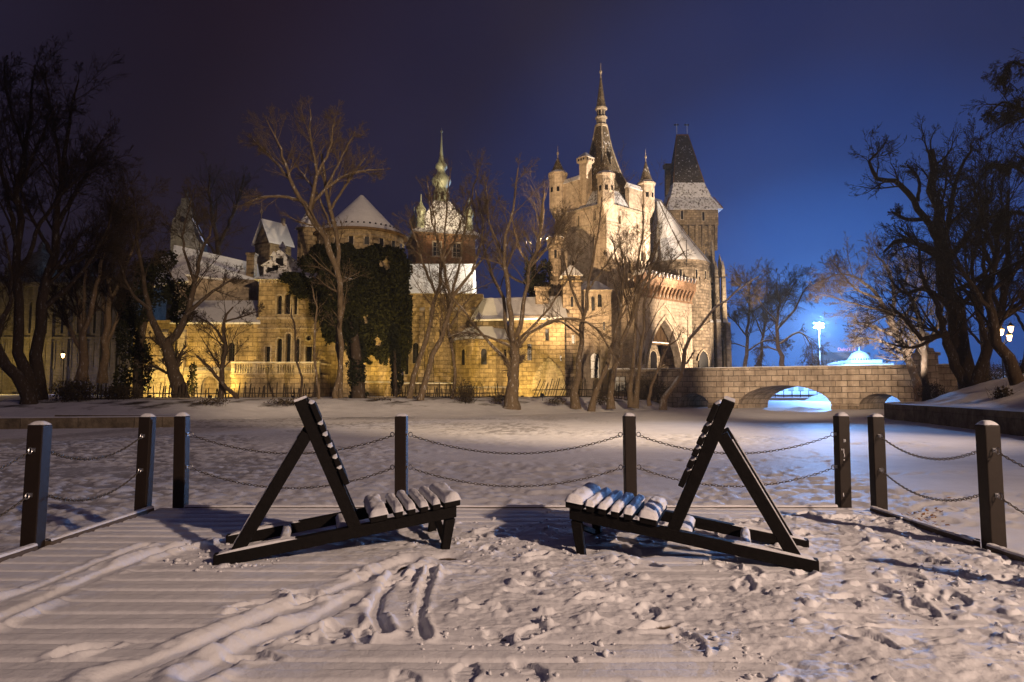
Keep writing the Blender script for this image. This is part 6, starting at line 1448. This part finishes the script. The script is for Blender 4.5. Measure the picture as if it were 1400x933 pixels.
b.face([(sk.x*4.75, 4.75, TOP-1), (BLn+sk.x*4.75, 4.75, TOP-1), (BLn+sk.x*4.75, 4.75, TOP), (sk.x*4.75, 4.75, TOP)]); b.face([(sk.x*4.75, 4.75, TOP), (BLn+sk.x*4.75, 4.75, TOP), (BLn+sk.x*DPT, DPT, TOP), (sk.x*DPT, DPT, TOP)])
b.build('wall', M['bridge'], BR)
b = MB(); b.box(-.1, BLn+.1, -.10, .5, TOP+.004, TOP+.14); b.box(2, BLn+2.5, 4.7, DPT+.1, TOP+.004, TOP+.14); cp = b.build('coping', M['trim'], BR)
b = MB(); b.box(-.1, BLn+.1, -.06, .46, TOP+.144, TOP+.20); b.build('snow', M['snow'], cp)
for a in arches: # voussoir rings, stones with joints
    b = MB(); n = max(9, int((a[1]-a[0])*2.2)); cxu = (a[0]+a[1])/2; rx = (a[1]-a[0])/2; rz_ = a[2]-SP_; dp = .55
    for k in range(n):
        t0_, t1_ = PI*(k+.03)/n, PI*(k+.97)/n; f = lambda t, o: (cxu-(rx+o)*math.cos(t), SP_+(rz_+o)*math.sin(t))
        p = [f(t0_, .0), f(t1_, .0), f(t1_, dp), f(t0_, dp)]
        b.hexa([(p[0][0], -.13, p[0][1]), (p[1][0], -.13, p[1][1]), (p[1][0], .0, p[1][1]), (p[0][0], .0, p[0][1]), (p[3][0], -.13, p[3][1]), (p[2][0], -.13, p[2][1]), (p[2][0], .0, p[2][1]), (p[3][0], .0, p[3][1])])
    b.build('arch_ring', M['bridge'], BR)
for p0, p1 in ((973, 986), (1137, 1141), (1164, 1169)):
    u0, u1 = ub(p0), ub(p1)
    b = MB(); wall(b, (u0, -.16), (u1, -.16), .3, TOP); b.face([(u0, -.16, .3), (u0, -.16, TOP), (u0, 0, TOP), (u0, 0, .3)]); b.face([(u1, -.16, TOP), (u1, -.16, .3), (u1, 0, .3), (u1, 0, TOP)]); b.build('pilaster', M['bridge'], BR)
for p0, p1 in ((969, 1006), (1136, 1171)):
    u0, u1 = ub(p0), ub(p1); b = MB(); b.box(u0-.1, u1+.1, -.55, .3, -.6, .38); b.build('footing', M['rough'], BR)
# hedge-like shelf of the far end: gate pier with a stone urn
GP = Bld('gate_pier', 'square stone gate pier with a stepped cap at the right end of the bridge', 'pier', 1267, 63, 0, None, 2.0)
b = MB(); b.frus(0, 0, 0, 2.6, 1.6, 1.6, 1.5, 1.5); b.frus(0, 0, 2.6, 2.9, 1.8, 1.8, 1.8, 1.8); b.frus(0, 0, 2.9, 3.3, 1.2, 1.2, 1.0, 1.0); b.build('shaft', M['bridge'], GP.r)
b = MB(); b.lathe([(.45, 3.3), (.3, 3.5), (.55, 4.0), (.4, 4.3), (.5, 4.6), (.1, 4.9), (.02, 5.2)], 10); b.build('finial', M['trim'], GP.r)

# ================================================================== STAKE FENCES
FD = lambda px: np.interp(px, [0, 185, 430, 700, 870], [52, 53, 57.5, 63, 69.5])
def stakes(label, p0, p1, step, hh, lean, seed, gap=.12):
    rng = random.Random(seed); D0 = float(FD((p0+p1)/2)); a = P(p0, 545, float(FD(p0))); t = thing('stake_fence', label, 'fence', (a.x, a.y, float(isl_z(a.x, a.y))), 0, 'stake fences along the castle bank')
    o = Vector(t.location); b = MB(); px = p0; top = []
    dpx = step*FOC/D0
    while px < p1:
        D = float(FD(px)); x = X(px, D, 540); z = float(isl_z(x, D)); h = hh*rng.uniform(.7, 1.12); lx = lean+rng.uniform(-.13, .13); w = rng.uniform(.05, .085)
        px += dpx*rng.uniform(.7, 1.35)
        if rng.random() < gap: continue
        q = Vector((x, D+rng.uniform(-.05, .05), z-.15))-o
        b.beam(q, q+Vector((lx*h, rng.uniform(-.05, .05), h)), w, w*1.1, up=(0, 1, 0)); tp = q+Vector((lx*h, 0, h)); b.frus(tp.x, tp.y, tp.z-.02, tp.z+.10, w, w, .01, .01); top.append(q)
    b.build('stakes', M['stake'], t)
    for zz_, hh_ in ((hh*.45, .08), (.2, .12)):
        b = MB()
        for q, r_ in zip(top[:-1], top[1:]): b.beam(q+Vector((0, .09, zz_)), r_+Vector((0, .09, zz_)), .045, hh_)
        b.build('rail', M['stake'], t)
    return t
stakes('stake fence silhouetted against the yellow lit foot of the hall', 184, 330, .30, 1.25, 0, 1, .22)
stakes('stake fence in front of the balcony terrace', 332, 436, .27, 1.3, 0, 2, .1)
stakes('stake fence left of the hall under the dark hedge', 112, 180, .26, 1.2, 0, 3, .05)
stakes('stake fence along the foot of the church wall', 536, 692, .22, 1.25, 0, 4, .02)
stakes('stake fence leaning right in front of the blind pointed arch', 728, 782, .24, 1.9, .35, 5, .05)
stakes('upright stake fence below the keep and annex', 784, 862, .26, 1.95, .03, 6, .06)
for lab, p0, p1 in (('low dark kerb wall under the left stake fence', 180, 440), ('low snow topped kerb wall below the round tower', 492, 540)):
    ribbon([(X(q, float(FD(q))-.35, 545), float(FD(q))-.35) for q in np.linspace(p0, p1, 8)], .3, 0.2, 0.78 if p0 < 300 else .85, M['quay'], 'kerb_wall', lab, 'low wall', .03)
# ================================================================== LAMPS AND FAR THINGS
def point(name, loc, power, col, rad=0.15, parent=None):
    l = bpy.data.lights.new(name, 'POINT'); l.energy = power; l.color = col; l.shadow_soft_size = rad
    o = bpy.data.objects.new(name, l); COL.objects.link(o); o.location = loc
    if parent: o.parent = parent
    return o
def spot(name, loc, target, power, col, size=60, blend=0.6, rad=0.2, parent=None):
    l = bpy.data.lights.new(name, 'SPOT'); l.energy = power; l.color = col; l.spot_size = R(size); l.spot_blend = blend; l.shadow_soft_size = rad
    o = bpy.data.objects.new(name, l); COL.objects.link(o); o.location = loc
    o.rotation_euler = (Vector(target)-Vector(loc)).to_track_quat('-Z', 'Y').to_euler()
    return o
WARM = (1.0, 0.72, 0.54); AMBER = (1.0, 0.66, 0.16); SODA = (1.0, 0.64, 0.36); BLUE = (0.12, 0.33, 1.0); COOL = (0.62, 0.75, 1.0)
nlamp = 0
def lantern(t, x, y, z, s=1.0):
    b = MB(); b.lathe([(.05*s, z-.05), (.10*s, z), (.17*s, z+.34*s), (.06*s, z+.36*s)], 8, (x, y)); b.build('lamp_glass', M['lampW'], t)
    b = MB(); b.lathe([(.20*s, z+.36*s), (.10*s, z+.50*s), (.03*s, z+.62*s)], 8, (x, y)); b.build('lamp_cap', M['iron'], t)
def street_lamp(label, px, py0, D, heads, power, group='old iron street lamps on the right slope'):
    a = P(px, 520, D); gz_ = float(rb_z(np.array([a.x]), np.array([D]))[0]) if px > 700 else float(isl_z(a.x, D))
    t = thing('street_lamp', label, 'street lamp', (a.x, D, gz_), 0, group)
    H = Z(py0, D)-gz_; b = MB(); b.lathe([(.16, -.2), (.16, .5), (.09, .7), (.06, 1.2), (.05, H)], 8); b.build('pole', M['iron'], t)
    for hx, hy in heads:
        q = P(hx, hy, D); lx, lz = q.x-a.x, q.z-gz_
        if abs(lx) > .05:
            b = MB(); b.beam((0, 0, min(lz-.3, H)-.35), (lx, 0, lz-.08), .045, .045, up=(0, 1, 0)); b.build('arm', M['iron'], t)
        lantern(t, lx, 0, lz-.15, 1.15)
    q = P(heads[0][0], heads[0][1], D)
    for hx, hy in heads[:3]:
        q = P(hx, hy, D); point('lamp_light', (q.x, D-.02, q.z+.02), power, (1, .60, .27), .16)
    return t
street_lamp('iron street lamp with four glowing lanterns behind the right slope', 1372, 468, 52, [(1363, 443), (1369, 455), (1382, 451), (1380, 463)], 2400)
street_lamp('iron street lamp with two small glowing lanterns left of the four armed one', 1350, 470, 60, [(1345, 453), (1357, 466)], 700)
street_lamp('small park lamp glowing between the dark trees at far left', 86, 492, 75, [(86, 487)], 160, None)
# tall flood light mast over the ice rink
a = P(1122, 520, 165)
t = thing('floodlight_mast', 'tall mast with a blinding cluster of blue white flood lamps', 'floodlight', (a.x, 165, .3))
b = MB(); H = Z(448, 165)-.3; b.lathe([(.25, -.3), (.22, 2), (.14, H)], 8); b.build('pole', M['steel'], t)
b = MB(); b.box(-1.3, 1.3, -.08, .08, H-.06, H+.06); b.box(-1.3, 1.3, -.08, .08, H+1.0, H+1.12); b.box(-.06, .06, -.08, .08, H, H+1.1); b.build('arm', M['steel'], t)
for k, (x, z) in enumerate(((-1.0, 0), (0, .05), (1.0, 0), (-.9, 1.05), (0, 1.3), (.95, 1.1), (-.3, -.6))):
    b = MB(); b.hexa([(x-.42, -.25, H+z-.3), (x+.42, -.25, H+z-.3), (x+.3, .1, H+z-.2), (x-.3, .1, H+z-.2), (x-.42, -.2, H+z+.36), (x+.42, -.2, H+z+.36), (x+.3, .12, H+z+.25), (x-.3, .12, H+z+.25)]); b.v = [(p[0]*.62, p[1], H+.4+(p[2]-H-.4)*.62) for p in b.v]; hd = b.build('lamp_head', M['steel'], t)
    b = MB(); b.face([(x-.40, -.262, H+z-.28), (x+.40, -.262, H+z-.28), (x+.40, -.212, H+z+.34), (x-.40, -.212, H+z+.34)]); b.v = [(p[0]*.62, p[1], H+.4+(p[2]-H-.4)*.62) for p in b.v]; b.build('lamp_glass', M['lampB'], hd)
point('rink_light', (a.x, 163.5, H+.8), MASTP, (0.20, 0.45, 1.0), 1.2)
# railing of the rink along the far shore
t = thing('rink_fence', 'dark railing along the far shore seen through the bridge arches', 'fence', (60, 131, .17))
b = MB()
for x in np.arange(-24, 60, 1.6): b.box(x-.05, x+.05, -.05, .05, -.2, 1.25)
b.build('post', M['iron'], t); b = MB()
for z in (.35, .8, 1.22): b.box(-24, 60, .055, .10, z-.035, z+.035)
b.build('rail', M['iron'], t); b = MB(); b.box(-24, 60, .11, .16, .05, .55); b.build('board', M['farwall'], t)
# skating hall with its dome
DM = Bld('domed_pavilion', 'frosty white pavilion with a round dome glowing in blue light behind the bridge', 'pavilion', 1190, 185, 0, None, .3)
w = DM.m(42); b = MB(); z1 = DM.z(492); b.box(-w*.8, w*.8, 0, 10, -.5, DM.z(497)); b.box(-w*.5, w*.5, 1, 9, DM.z(497)+.01, z1); b.build('wall', M['frost'], DM.r)
b = MB(); r = DM.m(14); zt = DM.z(478); b.lathe([(r*1.1, z1+.01), (r*1.1, z1+.5), (r, z1+.6), (r*.95, z1+(zt-z1)*.35), (r*.72, z1+(zt-z1)*.7), (r*.3, z1+(zt-z1)*.93), (.2, zt), (.15, zt+.8), (.02, zt+1.6)], 20, (0, 5)); b.build('dome', M['frost'], DM.r, True)
for i in range(14):
    q = PI+PI*(i+.5)/14; b = MB(); b.beam((r*1.11*math.cos(q), 5+r*1.11*math.sin(q), z1+.03), (r*1.11*math.cos(q), 5+r*1.11*math.sin(q), z1+.45), .34, .05, up=(math.cos(q), math.sin(q), 0)); b.build('opening', M['dark'], DM.r)
b = MB()
for i in range(9): x = -w*.7+w*1.4*i/8; b.box(x-.5, x+.5, -.03, -.005, .4, DM.z(505)); 
b.build('window', M['dark'], DM.r)
b = MB(); b.gable(-w*.85, w*.85, -.4, 10.4, DM.z(497)+.01, DM.z(494)); b.build('snow', M['snow'], DM.r)
point('pavilion_light', (DM.r.location.x-6, 174, 9.0), 3500, (.40, .60, 1.0), .6)
point('rink_light', (70, 150, 9.0), 2500, (.14, .36, 1.0), .6)
RH_ = Bld('rink_hall', 'low long white rink building glowing blue under the right bridge arches', 'building', 1140, 200, 0, None, .3)
w = RH_.m(520); b = MB(); b.box(-w*.55, w*.5, 0, 14, -.5, RH_.z(513)); b.build('wall', M['frost'], RH_.r); b = MB(); b.gable(-w*.56, w*.51, -.6, 14.6, RH_.z(513)+.01, RH_.z(507)); b.build('roof', M['snow'], RH_.r)
b = MB()
for i in range(40): x = -w*.53+w*1.02*i/39; b.box(x-.8, x+.8, -.04, -.005, 1.0, RH_.z(520))
b.build('window', M['farwall'], RH_.r)
HT = Bld('distant_hotel', 'hazy slab building beyond the rink under the small pink sign', 'building', 1160, 420, 0, None, 0)
w = HT.m(64); b = MB(); HS = []
zt = HT.z(482)
for i in range(8):
    for j in range(4): HS.append((2.4+i*(w-4.8)/7, 3+j*5.0, 2.2, 2.6, 'rect'))
block(b, -w/2, w/2, 0, 16, 0, zt, HS, depth=.5); b.build('wall', M['farwall'], HT.r)
b = MB()
for h in HS:
    o = outline(*h); b.face([(-w/2+q[0], .48, q[1]) for q in o])
b.build('window', M['dark'], HT.r)
cu = bpy.data.curves.new('sign', 'FONT'); cu.body = 'DeloiTTe'; cu.size = 2.9; cu.extrude = .15; cu.align_x = 'CENTER'
fo = bpy.data.objects.new('tmp', cu); COL.objects.link(fo); bpy.context.view_layer.update()
me = bpy.data.meshes.new_from_object(fo.evaluated_get(bpy.context.evaluated_depsgraph_get())); bpy.data.objects.remove(fo)
me.materials.clear(); me.materials.append(M['sign'])
sg = bpy.data.objects.new('rooftop_sign', me); COL.objects.link(sg); q = P(1153.5, 479.5, 419); sg.location = (q.x, 415, zt+.6); sg.rotation_euler = (R(90), 0, 0)
tag(sg, 'small pink glowing letters standing on the distant roof', 'sign')
# far shore trees as one mass
rng = np.random.RandomState(5); n = 2600
st = np.stack([rng.uniform(20, 260, n), rng.uniform(205, 300, n), np.zeros(n)], 1); st2 = np.stack([rng.uniform(-220, -20, n//2), rng.uniform(150, 230, n//2), np.full(n//2, .3)], 1); st = np.concatenate([st, st2]); n = len(st)
d = rng.normal(0, .35, (n, 3)); d[:, 2] = 1; d /= np.linalg.norm(d, axis=1, keepdims=True)
Pt, Rd = grow(rng, st, d, rng.uniform(5, 12, n), rng.uniform(.06, .16, n), 6, .15, .05); V1, F1 = tubes(Pt, Rd, 3)
s2, d2, l2, r2 = spawn(rng, Pt, Rd, rng.uniform(6, 12, n), 8, .3, .35, .7, .5, .03); Pt, Rd = grow(rng, s2, d2, l2, r2, 4, .2, .02); V2, F2 = tubes(Pt, Rd, 3)
tag(mesh_np('far_wood', np.concatenate([V1, V2]), np.concatenate([F1, F2+len(V1)]), M['barkS']), 'distant bare wood along the far shore reading as one mass', 'wood', kind='stuff')

# ---- flood lights of the castle (small fixtures behind fence and bank; added bare spots have none)
def flood(label, px, py, D, tpx, tpy, tD, power, col, size=80, rad=.25, z=None, fix=True):
    p = P(px, py, D)
    if z is not None: p.z = z
    q = P(tpx, tpy, tD); d = (q-p).normalized()
    if not fix: return spot('flood', p, q, power, col, size, .5, rad)
    f = MB(); f.beam(Vector((0, 0, 0))-d*.30, Vector((0, 0, 0))-d*.12, .3, .25); f.box(-.03, .03, -.03, .03, -.6, -.12)
    o = f.build('ground_floodlight', M['iron'], None, loc=p-d*.1); tag(o, label, 'floodlight', 'floodlights around the castle')
    spot('flood', p, q, power, col, size, .7, rad)
    return o
flood('ground floodlight at the left foot of the hall', 205, 545, 64.5, 215, 480, 70, 3600, AMBER, 125, z=1.0)
flood('ground floodlight at the right foot of the hall', 288, 545, 63.5, 300, 480, 70, 2800, AMBER, 125, z=1.0)
flood('ground floodlight before the balcony', 400, 548, 58.0, 400, 400, 70, 3000, AMBER, 75, z=1.0)
flood('floodlight on the balcony floor left', 362, 508, 68.2, 366, 440, 70, 700, AMBER, 140, z=2.9)
flood('floodlight on the balcony floor right', 412, 508, 68.2, 410, 440, 70, 600, AMBER, 140, z=2.9)
flood('ground floodlight below the blind arch', 716, 546, 72.3, 738, 510, 75.5, 1500, AMBER, 130, z=.9)
flood('ground floodlight between apse and wing', 690, 546, 66.5, 700, 470, 75.0, 3600, AMBER, 110, z=.9)
flood('ground floodlight below the church wall', 585, 547, 63.0, 590, 440, 79, 7500, AMBER, 90, z=.9)
flood('floodlight on the crenellated turret aimed at the church roof', 752, 323, 83.5, 606, 383, 83, 36000, (1, .86, .64), 66, z=20.6)
flood('floodlight on the wing aimed up at the brick tower', 655, 402, 76.0, 602, 270, 104, 70000, (1, .76, .46), 30, z=17.2)
flood('floodlight on the bank aimed up the keep from the left', 742, 548, 58.0, 805, 310, 86, 72000, (1, .66, .34), 52, z=1.2)
flood('strong unseen spot added over the bridge parapet for the bright keep face', 1168, 504, 70.5, 852, 262, 87, 230000, (1, .80, .60), 37, z=4.3, fix=False)  # added bare spot, no lamp stands on the parapet
flood('unseen spot added over the bridge parapet for the gate', 1150, 504, 71.0, 915, 428, 92, 95000, (1, .75, .50), 44, z=4.3, fix=False)  # added bare spot for the gate, no fixture
flood('unseen spot added beyond the bridge for the rear tower', 1060, 504, 88, 957, 285, 112, 36000, (1, .74, .48), 34, z=4.3, fix=False)  # added bare spot past the bridge, brightens the rear tower
spot('bridge_fill', (-6, -4, 10), P(1090, 508, 67), 270000, (1, .73, .49), 15, .6, .3)  # unseen fill behind the camera, added to brighten the bridge face
flood('floodlight aimed at the snowy tree by the bridge end', 1248, 500, 52.5, 1190, 395, 58, 9000, (1, .88, .76), 95, z=1.6, fix=False)
flood('floodlight below the ivy tower', 512, 548, 64.0, 500, 430, 71, 3400, AMBER, 100, z=1.0)
point('palace_light_amber', (X(4, 116), 115, 7.0), 3200, AMBER, .4)
point('palace_light_blue', (X(92, 117), 115, 3.0), 600, (0.28, 0.34, 1.0), .4)
point('palace_light_amber', (X(150, 117), 115, 5.0), 500, AMBER, .4)
spot('castle_fill', (15, -5, 10), P(545, 430, 78), 160000, (1, .72, .45), 44, .5, .4)  # broad fill on the castle front, added behind the camera without a lamp
spot('tower_fill', (9, -6, 11), P(956, 292, 112), 260000, (1, .74, .48), 8.5, .6, .3)  # narrow unseen fill added for the rear tower only
spot('gable_light', P(225, 420, 98), P(250, 305, 112), 18000, (1.0, .84, .62), 30, .6, .3)
spot('gable_light', P(300, 430, 100), P(268, 315, 112), 6000, (.30, .42, 1.0), 16, .6, .3)
spot('slope_fill', (30, 31, 4.2), (26.5, 42, 0), 1500, SODA, 120, 1.0, .3)  # fill added out of frame to lift the snowy slope, no lamp there
# park lamp behind the photographer: throws the bench shadows to the left
def park_lamp(loc, H, power, label):
    t = thing('park_lamp', label, 'street lamp', (loc[0], loc[1], loc[2]))
    b = MB(); b.lathe([(.16, -.3), (.14, 1), (.07, H-.6)], 10); b.build('pole', M['iron'], t)
    b = MB(); b.lathe([(.05, H-.6), (.22, H-.5), (.26, H-.35)], 12); b.build('lamp_base', M['iron'], t)
    b = MB(); b.lathe([(.30, H+.30), (.36, H+.36), (.1, H+.55)], 12); b.build('lamp_cap', M['iron'], t)
    spot('park_or_fill_light', (loc[0], loc[1], loc[2]+H), (4, 9, 0), power, WARM, 84, 1.0, .2)
park_lamp((12.6, -6.2, .2), 8.2, KEYP, 'tall park lamp on the shore behind the viewer')
spot('park_or_fill_light', (27, 20, 9.5), (-3, 30, -.4), 17000, WARM, 62, .9, .3)  # unseen fill added to brighten the far ice, no park lamp here

# ---- cold winter mist over the lake, one closed box round everything
def build_haze(dens):
    m = bpy.data.materials.new('mist'); m.use_nodes = True; nt = m.node_tree; nt.nodes.clear()
    out = nt.nodes.new('ShaderNodeOutputMaterial'); v = nt.nodes.new('ShaderNodeVolumePrincipled'); nt.links.new(v.outputs[0], out.inputs['Volume'])
    v.inputs['Color'].default_value = (.85, .88, .92, 1); v.inputs['Density'].default_value = dens; v.inputs['Anisotropy'].default_value = 0.25
    b = MB(); b.box(-700, 760, -80, 720, -3.2, 62); o = b.build('haze', m); tag(o, kind='stuff'); return o
if HAZE: build_haze(HAZE)
# ================================================================== SKY, SUN, CAMERA
world = bpy.data.worlds.new('World'); scene.world = world; world.use_nodes = True
nt = world.node_tree; nt.nodes.clear()
out = nt.nodes.new('ShaderNodeOutputWorld'); bg = nt.nodes.new('ShaderNodeBackground'); nt.links.new(bg.outputs[0], out.inputs[0])
SUN_EL, SUN_AZ = R(27), math.atan2(0.75, -0.66)
sky = nt.nodes.new('ShaderNodeTexSky'); sky.sky_type = 'NISHITA'; sky.sun_disc = False; sky.sun_elevation = SUN_EL; sky.sun_rotation = SUN_AZ
tc = nt.nodes.new('ShaderNodeTexCoord')
def dotdir(px, py):
    d = (P(px, py, 1.0)-Vector((0, 0, CAMZ))).normalized(); v = nt.nodes.new('ShaderNodeVectorMath'); v.operation = 'DOT_PRODUCT'
    nrm = nt.nodes.new('ShaderNodeVectorMath'); nrm.operation = 'NORMALIZE'; nt.links.new(tc.outputs['Generated'], nrm.inputs[0])
    nt.links.new(nrm.outputs[0], v.inputs[0]); v.inputs[1].default_value = d; return v.outputs['Value']
def cramp(src, stops):
    r = nt.nodes.new('ShaderNodeValToRGB'); r.color_ramp.interpolation = 'EASE'; e = r.color_ramp.elements
    e[0].position, e[0].color = stops[0][0], c4(stops[0][1]); e[1].position, e[1].color = stops[-1][0], c4(stops[-1][1])
    for p, c in stops[1:-1]: q = e.new(p); q.color = c4(c)
    nt.links.new(src, r.inputs[0]); return r.outputs[0]
# city glow over the skating rink: dark plum on the left, deep blue on the right
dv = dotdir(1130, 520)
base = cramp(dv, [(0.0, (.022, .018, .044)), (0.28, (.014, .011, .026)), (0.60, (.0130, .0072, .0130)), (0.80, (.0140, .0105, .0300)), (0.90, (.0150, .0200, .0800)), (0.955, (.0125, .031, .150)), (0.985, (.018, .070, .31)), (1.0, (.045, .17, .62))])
cl = nt.nodes.new('ShaderNodeTexNoise'); cl.inputs['Scale'].default_value = 2.2; cl.inputs['Detail'].default_value = 5; nt.links.new(tc.outputs['Generated'], cl.inputs['Vector'])
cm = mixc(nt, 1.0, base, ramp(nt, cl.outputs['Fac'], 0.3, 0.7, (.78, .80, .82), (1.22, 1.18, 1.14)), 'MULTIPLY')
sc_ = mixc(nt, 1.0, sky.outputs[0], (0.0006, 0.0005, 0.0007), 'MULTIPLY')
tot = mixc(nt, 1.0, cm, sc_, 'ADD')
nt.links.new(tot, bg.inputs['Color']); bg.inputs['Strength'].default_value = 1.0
sl = bpy.data.lights.new('sun', 'SUN'); sl.energy = 0.16; sl.angle = R(1.5); sl.color = (1.0, .66, .42)
so = bpy.data.objects.new('sun', sl); COL.objects.link(so); so.location = (30, -30, 40)
dirv = Vector((-.75*math.cos(SUN_EL), .66*math.cos(SUN_EL), -math.sin(SUN_EL))); so.rotation_euler = dirv.to_track_quat('-Z', 'Y').to_euler()
cam = bpy.data.cameras.new('camera'); co = bpy.data.objects.new('camera', cam); COL.objects.link(co)
co.location = (0, 0, CAMZ); co.rotation_euler = (R(90)+PIT, 0, 0); cam.sensor_width = 36.0; cam.lens = 36.0*FOC/1400.0; cam.clip_end = 6000; cam.clip_start = 0.05
scene.camera = co
vs = scene.view_settings; vs.view_transform = 'Standard'; vs.look = 'None'; vs.exposure = 0.0; vs.gamma = 1.0; vs.use_curve_mapping = False
cy_ = scene.cycles; scene.render.engine = 'CYCLES'
cy_.use_denoising = True; cy_.denoiser = 'OPENIMAGEDENOISE'; cy_.max_bounces = 4; cy_.diffuse_bounces = 2; cy_.glossy_bounces = 2; cy_.transparent_max_bounces = 4; cy_.volume_bounces = 0
cy_.sample_clamp_indirect = 3.0; cy_.use_light_tree = True; cy_.caustics_reflective = False; cy_.caustics_refractive = False
scene.render.use_persistent_data = False
